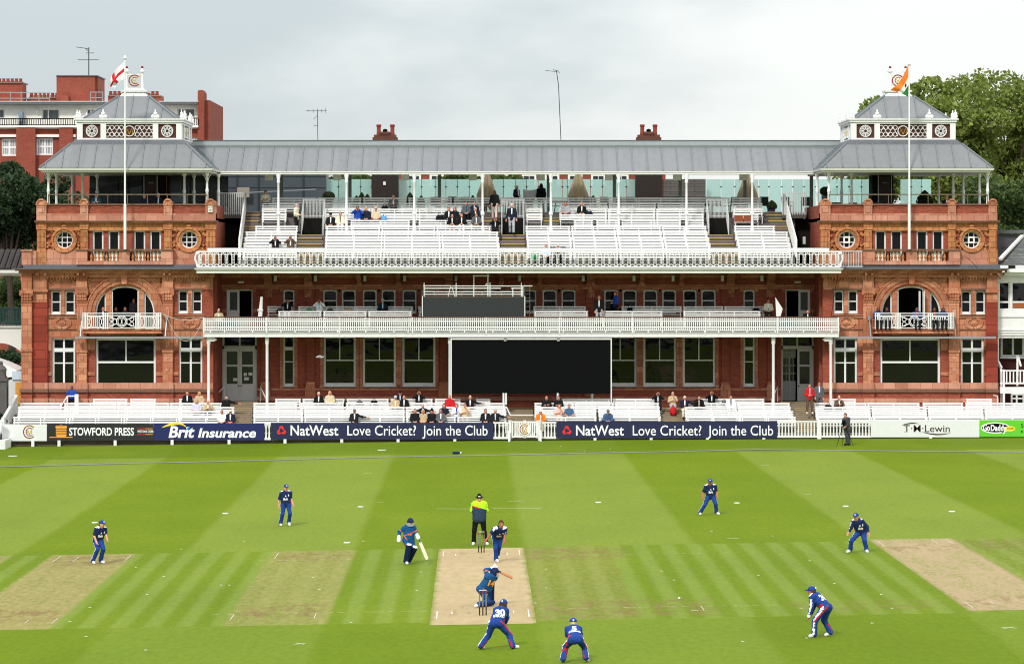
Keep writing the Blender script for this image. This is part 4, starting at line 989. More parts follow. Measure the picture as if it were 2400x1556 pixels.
part('ridge_capping', MB().box(rxl, rxr, re1 + .08, re1 + .95, rz1 + .345, rz1 + .41), LEAD, RF)
part('gutter', MB().box(gxl, gxr, re0 - .14, re0 + .02, rz0 - .16, rz0 + .0).box(gxl, gxr, re0 - .18, re0 - .02, rz0 - .04, rz0 + .025), CREAMW, RF)
part('soffit', MB().xprism([(re0 + .03, rz0 - .18), (re0 + .03, rz0 - .08), (200, 15.68), (200, 15.6)], gxl, gxr), CREAMW, RF)
for p in (652.5, 812, 971, 1131, 1291, 1450, 1609, 1763):
    yy = 193.75; x = X(p, yy); zz = 11.7; hh = rz0 - .16 - zz
    part('canopy_post', MB().lathe([(.13, 0), (.13, .3), (.085, .45), (.075, 1.1), (.12, 1.14), (.12, 1.3), (.07, 1.36), (.065, hh - .55), (.1, hh - .5), (.1, hh - .42), (.075, hh - .36), (.13, hh - .12), (.13, hh)], (x, yy, zz), 10), WHITE, PAV, True)
for p in (660, 820, 1030, 1285, 1440, 1594, 1746, 1902):
    yy = 199.7; part('rear_post', MB().box(X(p, yy) - .1, X(p, yy) + .1, yy, yy + .2, 12.9, 15.58), mat('grey_green_paint', S(128, 136, 130), .5), PAV)
for p in (630, 790, 949, 1108, 1268, 1427, 1587, 1743): part('ceiling_light', MB().box(X(p - 9, 197), X(p + 9, 197), 197, 197.5, rz0 - .45, rz0 - .02), CREAMW, PAV)
# chimneys with terracotta pots rising through the roof, and the stair huts below them
POT = mat('red_chimney_pot', S(138, 56, 40), .8, var=.15)
for c, pots in ((902, (887, 919)), (1521, (1506, 1536))):
    yy = 205.6; zz = lambda py: Z(py, yy)
    o = part('chimney', MB().box(X(c - 29, yy), X(c + 29, yy), yy, yy + 1.2, 16.3, zz(322)).box(X(c - 26, yy), X(c + 26, yy), yy + .1, yy + 1.1, zz(322), zz(316)).box(X(c - 11, yy), X(c + 11, yy), yy + .05, yy + 1.1, zz(316), zz(309)), blockmat('sooty_brick', S(112, 64, 48), S(96, 60, 48), S(80, 66, 56), .225, .075, .012), PAV)
    for p in pots: part('chimney_pot', MB().lathe([(.13, 0), (.15, .1), (.13, .15), (.125, .5), (.16, .54), (.16, .62), (.13, .66)], (X(p, yy), yy + .5, zz(316)), 10), POT, o, True)
    part('cowl', MB().blob((X(c, yy), yy + .5, zz(306)), (.16, .16, .12), 8, 5), BLACK, o, True)
    yb_ = 204.7; part('stair_hut', MB().box(X(c - 31, yb_), X(c + 31, yb_), yb_, yb_ + 1.6, 12.9, 16.3), WOODD, PAV)
part('fire_notice', MB().box(X(898, 204.6), X(904, 204.6), 204.64, 204.68, Z(434, 204.6), Z(426, 204.6)), PAPER, PAV)
# dark glazed block behind the left end of the seats, and its cladding joints
yy = 205.2
GB = part('glazed_block', MB().box(X(506, yy), X(764, yy), yy, yy + 3, 12.9, 16.4), mat('blue_grey_cladding', S(72, 79, 86), .25, var=.1, scale=.4, spec=.5), PAV)
mb = MB()
for p in (556, 606, 656, 711): mb.box(X(p, yy) - .05, X(p, yy) + .05, yy - .06, yy, 13, 15.6)
for q in (414, 440): mb.box(X(506, yy), X(764, yy), yy - .03, yy, Z(q, yy) - .015, Z(q, yy) + .015)
part('cladding_joint', mb, mat('dark_joint', S(40, 44, 50), .5), GB)
part('beige_panel', MB().box(X(557, yy), X(586, yy), yy - .5, yy - .45, Z(463, yy), Z(440, yy)), mat('beige_panel', S(150, 140, 126), .6), GB)
mb = MB(); mb.bar((X(510, 203), 203, Z(455, 203)), (X(740, 203), 203, Z(444, 203)), .06); part('sloping_handrail', mb, STEEL, PAV)
yy = 204.9; part('slatted_screen', MB().box(X(1553, yy), X(1654, yy), yy, yy + .3, 12.9, Z(420, yy)), blockmat('grey_slats', S(104, 98, 94), S(96, 92, 88), S(60, 58, 56), 3, .16, .02), PAV)
# terrace floor behind the top row, building body below
part('roof_terrace', MB().box(xl, xr, 197.9, 206.5, 12.7, 13.05), DECK, PAV)
part('back_wall', MB().box(xl, xr, 206.2, 206.5, 1, 12.7), BRICK, PAV)
# ================================================================== seat decks
def YU(r): return 190.4 + .85 * r
def ZU(r): return 10.25 + .349 * r if r >= 0 else 9.75
def YL(r): return 185.3 + .8 * r
def ZL(r): return .46 + .2 * r
VOM = ((704, 755), (1176, 1228), (1663, 1710))
mb = MB()
for r in range(9):
    y0, y1 = YU(r) - .45, (YU(r) + .4 if r < 8 else 198.0)
    cuts = [563 if r < 3 else 569]
    if 5 <= r <= 6:
        for a, b in VOM: cuts += [a, b]
    cuts += [1862]
    for a, b in zip(cuts[::2], cuts[1::2]): mb.box(X(a, YU(r)), X(b, YU(r)), y0, y1, 9.6 + .002 * r, ZU(r))
part('upper_seat_deck', mb, mat('upper_deck_concrete', S(100, 92, 92), .9, var=.15), PAV)
part('balcony_floor', MB().box(X(470, 189.5), X(1960, 189.5), 188.82, 189.95, 9.6, 9.72), DECK, PAV)
for a, b in VOM:
    xa, xb = X(a, 193), X(b, 193)
    part('vomitory_wall', MB().box(xa - .05, xb + .05, 195.78, 195.88, 9.6, ZU(7) - .02).box(xa - .05, xb + .05, 194.21, 195.78, 9.6, ZU(4) - .03), DARK, PAV)  # black faces paint in the darkness of the stairwell
    mb = MB(); zb, zk = ZU(7), ZU(7) + 1.1; n = 15
    for k in range(n + 1): x = xa + (xb - xa) * k / n; mb.bar((x, 195.95, zb - .35), (x, 195.95, zk), .035)
    for z_ in (zb - .3, zb + .1, zk): mb.bar((xa, 195.95, z_), (xb, 195.95, z_), .05)
    for x in (xa, xb):
        mb.bar((x, 195.95, zk), (x, 193.9, ZU(4) + 1.0), .05); mb.bar((x, 193.9, ZU(4)), (x, 193.9, ZU(4) + 1.0), .06)
        for k in range(7): y_ = 194.1 + k * .28; mb.bar((x, y_, ZU(4) + k * .14), (x, y_, ZU(4) + 1.0 + k * .155), .03)
    part('stairwell_railing', mb, GREYW, PAV)
def aisle(p0, p1, rows, q0=None, q1=None):
    mb = MB(); n = len(rows)
    for i, r in enumerate(rows):
        f_ = i / max(1, n - 1); a = X(p0 + ((q0 or p0) - p0) * f_, YU(r)); b = X(p1 + ((q1 or p1) - p1) * f_, YU(r))
        for k, (yy, zz) in enumerate(((YU(r) - .85, ZU(r) - .17), (YU(r) - .43, ZU(r) + .012))):
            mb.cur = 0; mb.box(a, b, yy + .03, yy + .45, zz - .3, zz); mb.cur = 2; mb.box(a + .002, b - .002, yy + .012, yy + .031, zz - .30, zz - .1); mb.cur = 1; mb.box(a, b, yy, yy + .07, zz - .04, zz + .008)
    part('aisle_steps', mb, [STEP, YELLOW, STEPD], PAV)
aisle(694, 760, [0, 1, 2, 3, 4], 699, 757); aisle(1173, 1233, [0, 1, 2, 3, 4], 1176, 1229); aisle(1668, 1729, [0, 1, 2, 3, 4], 1660, 1716)
aisle(568, 600, [3, 4, 5, 6, 7, 8], 572, 611); aisle(1135, 1172, [4, 5, 6, 7]); aisle(1273, 1310, [4, 5, 6, 7]); aisle(1819, 1850, [3, 4, 5, 6, 7, 8], 1793, 1836)
# end platforms with grey railings, doors below, and the sloping white stair balustrades
for s_, (a, b), (q0, q1), (r0, r1) in ((-1, (509, 572), (575, 561), (571, 563)), (1, (1834, 1889), (1838, 1866), (1836, 1866))):
    yy = 195.5; xa, xb = X(a, yy), X(b, yy); zb, zk = Z(504, yy), Z(453, yy)
    o = part('landing', MB().box(xa, xb, yy, 198.4, zb - .2, zb), DECK, PAV)
    mb = MB()
    for k in range(15): x = xa + (xb - xa) * k / 14; mb.bar((x, yy, zb), (x, yy, zk), .035)
    mb.bar((xa, yy, zk), (xb, yy, zk), .05); mb.bar((xa, yy, zb + .1), (xb, yy, zb + .1), .04); part('landing_railing', mb, GREYW, o)
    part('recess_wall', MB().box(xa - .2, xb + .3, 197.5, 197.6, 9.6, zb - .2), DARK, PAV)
    d0, d1 = sorted((X(531 if s_ < 0 else 1884, 197), X(556 if s_ < 0 else 1872, 197)))
    part('recess_door', MB().box(d0, d1, 197.38, 197.45, 9.7, 11.6), STEEL, PAV)
    part('junction_box', MB().box(X(517 if s_ < 0 else 1882, 195), X(523 if s_ < 0 else 1888, 195), 195, 195.3, Z(543 if s_ < 0 else 572, 195), Z(528 if s_ < 0 else 555, 195)), GREYW, PAV)
    mb = MB(); yt, yb2 = 197.3, 190.0
    mb.bar((X(q0, yt), yt, Z(455, yt)), (X(q1, yb2), yb2, Z(572, yb2) + .3), .07, .09)
    n = 26
    for k in range(n + 1):
        f_ = k / n; y_ = yt + (yb2 - yt) * f_; x = X(q0, yt) + (X(q1, yb2) - X(q0, yt)) * f_; zt_ = Z(455, yt) + (Z(572, yb2) + .3 - Z(455, yt)) * f_
        mb.bar((x, y_, zt_ - 1.05), (x, y_, zt_), .12, .035)
    mb.bar((X(q0, yt), yt, Z(455, yt) - 1.05), (X(q1, yb2), yb2, Z(572, yb2) - .75), .07, .09)
    part('stair_balustrade', mb, WHITE, PAV)
# lower terrace in front of the pavilion
TER = thing('terrace', 'grey stepped concrete terrace in front of the pavilion under white benches', 'terrace', (0, 187, 0))
AISL = ((549, 591), (1189, 1249), (1553, 1604), (1862, 1910))
mb = MB(); xa, xb = X(6, 185), X(2470, 185)
for r in range(5):
    y1 = YL(r) + .4 if r < 4 else 190.2
    mb.box(xa + .02 * r, xb - .02 * r, YL(r) - .4 if r else 184.35, y1, -.9, ZL(r) if r else .36)
part('terrace_step', mb, STEP, TER)
for (a, b) in AISL:
    ms = MB()
    for r in range(0, 6):
        for k in range(2):
            yy = YL(r) - .42 + .4 * k; zz = ZL(r) + .1 * k + .012
            if r == 5: yy += .3
            ms.cur = 0; ms.box(X(a, yy), X(b, yy), yy, yy + .42, zz - .3, zz); ms.cur = 1; ms.box(X(a, yy), X(b, yy), yy - .012, yy + .05, zz - .016, zz + .008)
    part('aisle_steps', ms, [STEP, YELLOW], TER)
for a, b in ((519, 604), (1829, 1910)):     # steps up to the two doors
    ms = MB()
    for k in range(5):
        yy = 190.3 + .42 * k; zz = 1.3 + .1 * (k + 1); ms.cur = 0; ms.box(X(a, yy), X(b, yy), yy, YC + .1 - .002 * k, 1.0, zz); ms.cur = 1; ms.box(X(a, yy), X(b, yy), yy - .012, yy + .05, zz - .016, zz + .008)
    part('door_steps', ms, [STEP, YELLOW], TER)
    for q, s_ in ((a, -1), (b, 1)):
        mb = MB(); x = X(q, 191); mb.tube([(x, 192.9, 2.7), (x + s_ * .5, 190.9, 2.05), (x + s_ * .5, 190.9, 1.25)], .03, 6); mb.tube([(x, 192.9, 2.7), (x, 192.9, 1.8)], .025, 6)
        part('step_handrail', mb, WHITE, TER)
part('terrace_paving', MB().box(xa, xb, 190.2, YC, .4, 1.2), STEP, TER)
mb = MB()
for q, s_ in ((1189, 1),): mb.bar((X(q - 2, 186.8), 186.8, 1.75), (X(q + 7, 185.6), 185.6, 1.35), .05); mb.bar((X(q + 7, 185.6), 185.6, 1.35), (X(1250, 185.6), 185.6, 1.35), .05)
part('aisle_handrail', mb, WHITE, TER)
mb = MB(); a_ = Vector((X(38, 189), 189, 2.25)); b_ = Vector((X(7, 184.6), 184.6, 1.15)); mb.bar(a_, b_, .16, .12)
for k in range(23): p = a_ + (b_ - a_) * k / 22; mb.bar((p.x, p.y, p.z - 1.0), p, .14, .06)
for k in (0, .5, 1): p = a_ + (b_ - a_) * k; mb.bar((p.x, p.y, p.z - 1.1), (p.x, p.y, p.z + .12), .17)
part('end_balustrade', mb, WHITE, TER)
mb = MB(); mb.bar((X(140, 188.9), 188.9, 1.6), (X(158, 188.9), 188.9, 2.3), .07); mb.bar((X(158, 188.9), 188.9, 2.3), (X(176, 188.9), 188.9, 2.3), .07); mb.box(X(175, 188.9), X(184, 188.9), 188.85, 189.1, 1.25, 2.4); mb.bar((X(158, 188.9), 188.9, 1.2), (X(158, 188.9), 188.9, 2.3), .06)
part('corner_handrail', mb, WHITE, TER)
# raised timber step on the lower balcony
part('balcony_seat_step', MB().box(X(620, 190), X(1795, 190), 189.75, 190.75, 5.99, 6.3).box(X(620, 190), X(1795, 190), 190.75, 192.2, 5.985, 6.56), DECK, LB)

# ================================================================== benches
BM = {}
def bench_meshes(L):
    k = round(L, 1)
    if k in BM: return BM[k]
    h = L / 2; r = random.Random(k)
    bk = MB()
    for i in range(3):
        z = .575 + i * .135; y = .22 + i * .045
        bk.bar((-h + .01, y, z + r.uniform(-.004, .004)), (h - .01, y, z + r.uniform(-.004, .004)), .022, .084)
    st = MB()
    for i in range(4): st.box(-h + .01, h - .01, -.22 + i * .115, -.13 + i * .115, .40, .425)
    fr = MB(); n = max(2, int(L / 1.3) + 1); fr.box(-h + .06, h - .06, -.03, .03, .345, .392)
    for i in range(n):
        x = -h + .09 + (L - .18) * i / (n - 1)
        fr.box(x - .025, x + .025, -.19, -.14, 0, .40); fr.box(x - .025, x + .025, .14, .19, 0, .40); fr.box(x - .024, x + .024, -.2, .2, .34, .398); fr.bar((x, .2, .34), (x, .345, .88), .05, .045)
    BM[k] = (bk.mesh('backrest', WHITE), st.mesh('seat', WHITE), fr.mesh('frame', WHITE)); return BM[k]
ORD = ['first', 'second', 'third', 'fourth', 'fifth', 'sixth', 'seventh', 'eighth', 'ninth', 'tenth', 'eleventh', 'twelfth', 'thirteenth', 'fourteenth', 'fifteenth', 'sixteenth', 'seventeenth', 'eighteenth', 'nineteenth', 'twentieth', 'twenty-first', 'twenty-second', 'twenty-third', 'twenty-fourth', 'twenty-fifth']
def bench_row(blocks, y, z, rowname, tier, unit=3.05, group=None):
    i = 0
    for a, b in blocks:
        xa, xb = X(a, y), X(b, y); n = max(1, round((xb - xa) / unit)); L = (xb - xa) / n
        for k in range(n):
            o = thing('bench', f'white slatted bench, {ORD[i]} from the left in {rowname} of the {tier}', 'bench', (xa + L * (k + .5), y + RNG.uniform(-.02, .02), z), group, RNG.uniform(-.004, .004))
            for nm, me in zip(('backrest', 'seat', 'frame'), bench_meshes(L - .02)): part(nm, me, None, o)
            i += 1
UB_ = {-1: [(566, 695), (757, 1172), (1233, 1668), (1729, 1856)], 0: [(568, 695), (760, 1172), (1234, 1667), (1729, 1856)], 1: [(572, 695), (761, 1170), (1234, 1664), (1727, 1852)],
       2: [(574, 696), (762, 1168), (1232, 1660), (1724, 1848)], 3: [(596, 698), (762, 1151), (1231, 1657), (1720, 1818)], 4: [(820, 961), (979, 1110), (1344, 1391), (1397, 1448), (1456, 1597), (1610, 1651)],
       5: [(612, 672), (760, 1037), (1232, 1272), (1310, 1651), (1720, 1780)], 6: [(612, 672), (758, 1090), (1232, 1272), (1310, 1650), (1718, 1790)],
       7: [(612, 702), (757, 1128), (1229, 1272), (1311, 1654), (1714, 1789)], 8: [(635, 1168), (1170, 1712), (1716, 1785)]}
RN = lambda r: 'front row' if r == 0 else ORD[r] + ' row'
for r, bl in UB_.items(): bench_row(bl, YU(r), ZU(r), RN(r + 1), 'upper tier', group='benches of the upper tier')
LB_ = {0: [(29, 545), (592, 1189), (1250, 1553), (1610, 1866), (1916, 2440)], 1: [(40, 548), (592, 1188), (1250, 1551), (1606, 1860), (1911, 2440)], 2: [(41, 548), (592, 1187), (1251, 1549), (1604, 1855), (1910, 2440)],
       3: [(42, 146), (148, 520), (592, 697), (701, 806), (809, 1184), (1252, 1440), (1441, 1546), (1606, 1852), (1909, 2157), (2163, 2260), (2263, 2440)], 4: [(215, 298), (302, 365), (418, 479), (643, 705), (706, 1016), (1018, 1080), (1115, 1150), (1316, 1432), (1434, 1546), (1640, 1793), (1949, 2008), (2266, 2327)]}
for r, bl in LB_.items(): bench_row(bl, YL(r), ZL(r) if r else .37, RN(r), 'ground terrace', group='benches of the ground terrace')
bench_row([(649, 966), (1250, 1380), (1409, 1555), (1601, 1784)], 190.15, 6.3, 'front row', 'middle balcony', group='benches of the middle balcony')
bench_row([(626, 685), (698, 968), (979, 989), (1249, 1374), (1455, 1600), (1601, 1793)], 191.4, 6.56, 'back row', 'middle balcony', group='benches of the middle balcony')
# ================================================================== boundary boards, picket fence and gate
def yf(px): return 183.7
def bt(px): return 1.05 + .0042 * X(px, 183.7)          # top of the boards
BH = .945
NAVY = mat('navy_board', S(34, 38, 74), .45, var=.05); NAVY2 = mat('deep_blue_board', S(28, 36, 92), .45, var=.05)
BLK2 = mat('charcoal_board', S(38, 39, 42), .45, var=.05); PALE = mat('pale_board', (.72, .73, .73), .45, var=.03)
RED = mat('red_print', S(226, 44, 38), .5, var=0); WPR = mat('white_print', (.9, .9, .9), .5, var=0); ORA = mat('orange_print', S(238, 160, 62), .5, var=0)
YEL = mat('yellow_print', S(246, 214, 60), .5, var=0); INK = mat('dark_print', S(44, 20, 26), .5, var=0); GRN = mat('lime_green_board', S(98, 196, 44), .45, var=.04); CYAN = mat('blue_print', S(60, 150, 220), .5, var=0); ORR = mat('orange_red_print', S(222, 74, 40), .5, var=0)
def board(p0, p1, m, label, feet=(), y=183.7):
    x0, x1 = X(p0, y), X(p1, y); zm = bt((p0 + p1) / 2)
    o = thing('advertising_board', label, 'advertising board', ((x0 + x1) / 2, y, zm - BH), 'advertising boards along the boundary')
    part('panel', MB().box(x0, x1, y, y + .05, zm - BH, zm), m, o)
    for p in feet:
        x = X(p, y); part('foot', MB().box(x - .08, x + .08, y - .06, y + .1, gz(x, y) - .03, zm - BH + .02), WHITE, o)
    return o, (lambda p: X(p, y)), (lambda py: Z(py, y)), y - .006
def poly(mb, pts, y): return mb.add([(a, y, b) for a, b in pts], [tuple(range(len(pts)))])
def ribbon(mb, pts, wd, y):
    for i in range(len(pts) - 1):
        a, b = Vector(pts[i]), Vector(pts[i + 1]); d = (b - a); n = Vector((-d.y, d.x)).normalized()
        w0 = wd[i] if isinstance(wd, list) else wd; w1 = wd[i + 1] if isinstance(wd, list) else wd
        poly(mb, [tuple(a - n * w0 / 2), tuple(b - n * w1 / 2), tuple(b + n * w1 / 2), tuple(a + n * w0 / 2)], y)
    return mb
def club_crest(parent, cx, cz, r, y):
    mb = MB()
    for R, wd, dx in ((r, .16 * r, 0), (r * .62, .13 * r, .05 * r)):
        ribbon(mb, [(cx + dx + R * .92 * math.cos(a), cz + R * math.sin(a)) for a in [.75 + (2 * PI - 1.5) * k / 20 for k in range(21)]], wd, y)
    part('crest_letter', mb, MAROON, parent)
    mb = MB(); ribbon(mb, [(cx - r * .5, cz + r * 1.02), (cx, cz - r * .42), (cx + r * .5, cz + r * 1.02)], .13 * r, y - .003)
    for s_ in (-1, 1): ribbon(mb, [(cx + s_ * r * .38, cz - r * 1.05), (cx + s_ * r * .3, cz + .6 * r)], .11 * r, y - .004)
    part('crest_monogram', mb, GOLD, parent)
o, xx, zz, y = board(5, 109.5, PALE, 'white end board bearing a maroon and gold club crest', (77,)); club_crest(o, xx(69), zz(1012), .36, y)
o, xx, zz, y = board(110.5, 359.5, BLK2, 'black cider board with orange apple press beside white lettering', (138.5, 270))
mb = MB(); letters(mb, 'STOWFORD PRESS', xx(162), zz(1020), y, .43, xx(314) - xx(162), bold=.022); letters(mb, 'WESTONS CIDER', xx(322), zz(1013.5), y, .13, xx(360) - xx(322), bold=.02); part('lettering', mb, WPR, o)
mb = MB()
for k in range(6): mb.box(xx(131), xx(156), y - .003, y, zz(1021 - 4 * k), zz(1018.4 - 4 * k))
mb.box(xx(130), xx(157), y - .004, y, zz(1002), zz(998.5)); mb.box(xx(116), xx(170), y - .003, y, zz(1025.5), zz(1023.5)); mb.box(xx(132), xx(155), y - .004, y, zz(998), zz(997)); mb.box(xx(142), xx(145), y - .004, y, zz(999), zz(995)); mb.box(xx(133), xx(154), y - .004, y, zz(1024), zz(1021))
part('apple_press_emblem', mb, ORA, o)
mb = MB(); mb.box(xx(322), xx(341), y - .002, y, zz(1005), zz(1003.5)); mb.box(xx(322), xx(341), y - .002, y, zz(1018.5), zz(1017)); part('red_line', mb, RED, o)
mb = MB(); mb.box(xx(341), xx(358), y - .002, y, zz(1005), zz(1003.5)); mb.box(xx(341), xx(358), y - .002, y, zz(1018.5), zz(1017)); part('orange_line', mb, ORA, o)
o, xx, zz, y = board(360, 619.5, NAVY2, 'blue insurance board with yellow arc over its bold white italic lettering', (403.5, 537))
mb = MB(); part('lettering', letters(MB(), 'Brit', xx(395), zz(1024.5), y, .62, xx(456) - xx(395), shear=.2, bold=.03), WPR, o); letters(mb, 'Insurance', xx(464), zz(1024.5), y, .5, xx(600) - xx(464), shear=.2, bold=.03); part('lettering', mb, WPR, o)
mb = MB(); ribbon(mb, [(xx(380 + 57 * k / 14), zz(1001.5 - 9.5 * math.sin(PI * .5 * min(1, k / 9)) + (max(0, k - 9) / 5) ** 2 * 8.5)) for k in range(15)], [.02 + .13 * math.sin(PI * (k + .3) / 14.6) for k in range(15)], y - .002); part('yellow_arc', mb, YEL, o)
part('blue_dot', poly(MB(), [(xx(437), zz(1006)), (xx(443), zz(1005.5)), (xx(445), zz(1000)), (xx(439), zz(1001))], y - .002), CYAN, o)
def bank(p0, p1, where, feet):
    o, xx, zz, y = board(p0, p1, NAVY, where, feet)
    for t, a, b, bd in (('NatWest', 46, 158, .014), ('Love Cricket?', 179, 340, .003), ('Join the Club', 355, 508, .003)): part('lettering', letters(MB(), t, xx(p0 + a), zz(1020), y, .57, xx(p0 + b) - xx(p0 + a), bold=bd), WPR, o)
    mb = MB(); cx, cz, r = xx(p0 + 24.5), zz(1009), .26
    for k in range(3):
        a = PI / 2 + k * 2 * PI / 3; c = lambda q, u, v: (cx + math.cos(a) * u * r - math.sin(a) * v * r, cz + math.sin(a) * u * r + math.cos(a) * v * r)
        poly(mb, [c(0, .22, .58), c(0, 1.0, .36), c(0, 1.0, -.30), c(0, .22, -.62), c(0, .22, -.2), c(0, .58, 0)], y)
    part('chevron_emblem', mb, RED, o)
bank(635, 1156, 'navy bank board left of the crested gate with red emblem and white lettering', (668, 801, 933, 1066))
bank(1304, 1821.5, 'navy bank board right of the crested gate with red emblem and white lettering', (1394.5, 1526, 1658, 1790))
o, xx, zz, y = board(2041, 2295.5, PALE, 'white tailor board with elegant black lettering and swoosh', (2181,))
mb = MB()
letters(mb, 'T·M·Lewin', xx(2118), zz(1012), y, .40, xx(2226) - xx(2118), bold=.004)
ribbon(mb, [(xx(2114 + 40 * k / 10), zz(996 - 4.5 * math.sin(k / 10 * 2.4))) for k in range(11)], [.015 + .05 * math.sin(PI * k / 10) for k in range(11)], y)
ribbon(mb, [(xx(2160 + 68 * k / 12), zz(1012 + 6 * math.sin(k / 12 * 2.7))) for k in range(13)], [.012 + .06 * math.sin(PI * k / 12) for k in range(13)], y)
for q in (2119, 2166, 2213): mb.add([(xx(q), y, zz(1012)), (xx(q + 6), y, zz(1012)), (xx(q + 6), y, zz(1011)), (xx(q), y, zz(1011))], [(0, 1, 2, 3)])
part('lettering', mb, INK, o)
o, xx, zz, y = board(2296, 2470, GRN, 'lime green web board with black oval and yellow tag', ())
ell = lambda cx, cz, a, b, n=28: [(cx + a * math.cos(2 * PI * k / n), cz + b * math.sin(2 * PI * k / n)) for k in range(n)]
part('oval_outline', poly(poly(MB(), ell(xx(2333), zz(1002.5), .83, .31), y), [(xx(2346), zz(1010)), (xx(2356), zz(1010)), (xx(2353), zz(1018))], y), WPR, o)
part('black_oval', poly(MB(), ell(xx(2333), zz(1002.5), .76, .25), y - .003), BLACK, o)
part('yellow_tag', poly(MB(), ell(xx(2367), zz(1004.5), .30, .15), y - .004), YEL, o)
mb = MB(); letters(mb, 'Go', xx(2304), zz(1009), y - .006, .36, xx(2320) - xx(2304), bold=.03); letters(mb, 'Daddy', xx(2322), zz(1009), y - .006, .33, xx(2359) - xx(2322), bold=.03); part('lettering', mb, WPR, o)
mb = MB(); letters(mb, '.COM', xx(2359.5), zz(1006), y - .008, .11, xx(2375) - xx(2359.5), bold=.01); letters(mb, 'Search', xx(2393), zz(1002), y - .003, .24); mb.disc(xx(2395), zz(1011), .05, y - .004, y, 10); part('small_lettering', mb, BLACK, o)
# low brick wall below the boards
mb = MB(); xw = [X(q, 183.95) for q in (12, 600, 1200, 1800, 2470)]
for a, b in zip(xw, xw[1:]): mb.prism([(a, gz(a, 184) - .3), (b, gz(b, 184) - .3), (b, bt(1200) - BH - .03 + .0042 * b), (a, bt(1200) - BH - .03 + .0042 * a)], 183.95, 184.35)
solo('boundary_wall', mb, blockmat('old_stock_brick', S(84, 70, 58), S(66, 56, 46), S(110, 100, 86), .225, .085, .016, dirt=.6), 'low dark weathered brick wall under the boundary boards', 'wall', (0, 184, 0))
def picket(p0, p1, label, posts=()):
    y = 183.75; x0, x1 = X(p0, y), X(p1, y); zt_ = bt((p0 + p1) / 2); zb = zt_ - BH
    o = thing('picket_fence', label, 'fence', ((x0 + x1) / 2, y, zb), 'white picket fences between the boards')
    mb = MB(); mb.box(x0, x1, y - .03, y + .05, zt_ - .08, zt_); mb.box(x0, x1, y - .03, y + .05, zb, zb + .11); part('rail', mb, WHITE, o)
    n = max(2, int((x1 - x0) / .178)); mb = MB()
    for k in range(n):
        x = x0 + (x1 - x0) * (k + .5) / n
        mb.prism([(x - .055, zb + .1), (x + .055, zb + .1), (x + .038, zb + .3), (x + .04, zt_ - .5), (x + .028, zt_ - .42), (x + .05, zt_ - .09), (x - .05, zt_ - .09), (x - .028, zt_ - .42), (x - .04, zt_ - .5), (x - .038, zb + .3)], y - .012, y + .012)
    part('pickets', mb, WHITE, o)
    for p in posts: x = X(p, y); part('post', MB().box(x - .11, x + .11, y - .06, y + .12, gz(x, y) - .05, zt_ + .04), WHITE, o)
picket(620, 634.5, 'narrow white picket gap between the blue insurance board and navy bank board')
picket(1156.5, 1193, 'short white picket fence left of the crested gate'); picket(1266, 1303.5, 'short white picket fence right of the crested gate')
picket(1822, 2040.5, 'long white picket fence behind the man with the tripod', (1920,))
y = 183.55; gx = lambda p: X(p, y); gzz = lambda p: Z(p, y)
o = thing('pavilion_gate', 'white double gate with round club crest and white step', 'gate', (gx(1229), y, gz(1, y)))
for p in (1195, 1264): part('gate_post', MB().box(gx(p - 3), gx(p + 3), y - .08, y + .2, gzz(1040), gzz(986)).box(gx(p - 4), gx(p + 4), y - .1, y + .22, gzz(987), gzz(985)), WHITE, o)
for s_ in (-1, 1):
    q = lambda d: gx(1229.8 + s_ * d)
    mb = MB(); mb.box(q(.3), q(31), y, y + .06, gzz(990), gzz(987)); mb.box(q(.3), q(31), y, y + .06, gzz(1025), gzz(1021)); mb.box(q(.3), q(3), y - .01, y + .07, gzz(1026), gzz(984.5)); mb.box(q(27), q(31), y - .01, y + .07, gzz(1026), gzz(986))
    for d in (8, 13, 18, 22.5): mb.prism([(q(d) - .05, gzz(1021)), (q(d) + .05, gzz(1021)), (q(d) + .03, gzz(1008)), (q(d) + .04, gzz(990)), (q(d) - .04, gzz(990)), (q(d) - .03, gzz(1008))], y + .01, y + .05)
    part('gate_leaf', mb, WHITE, o)
part('crest_disc', MB().disc(gx(1229.5), gzz(1006), .36, y - .04, y - .012, 28), WHITE, o); club_crest(o, gx(1229.5), gzz(1005.8), .28, y - .046)
mb = MB(); mb.box(gx(1198), gx(1262), y - .55, y + .1, gz(1, y) - .05, gzz(1034)); mb.box(gx(1199), gx(1260.5), y - 1.0, y - .55, gz(1, y) - .05, gzz(1034) - .16); part('gate_step', mb, WHITE, o)
for p in (1193, 1267): part('step_cheek', MB().xprism([(y - .2, gz(1, y) - .05), (y - .9, gz(1, y) - .05), (y - .7, .35), (y - .2, .6)], gx(p - 1.6), gx(p + 1.6)), WHITE, o)
mb = MB(); mb.prism([(X(-40, 182), -.6), (X(17, 182.2), -.6), (X(17, 182.2), Z(1030, 182.2)), (X(-40, 182), Z(1038, 182))], 181.5, 183.6); mb.prism([(X(-40, 182), Z(1038, 182)), (X(-10, 182), Z(1034, 182)), (X(6, 183), Z(987, 183)), (X(-40, 183), Z(960, 183))], 183.0, 183.2)
solo('white_end_wall', mb, WHITE, 'white painted wall end at the left corner of the boundary', 'wall', (X(5, 183), 182.6, -.3))

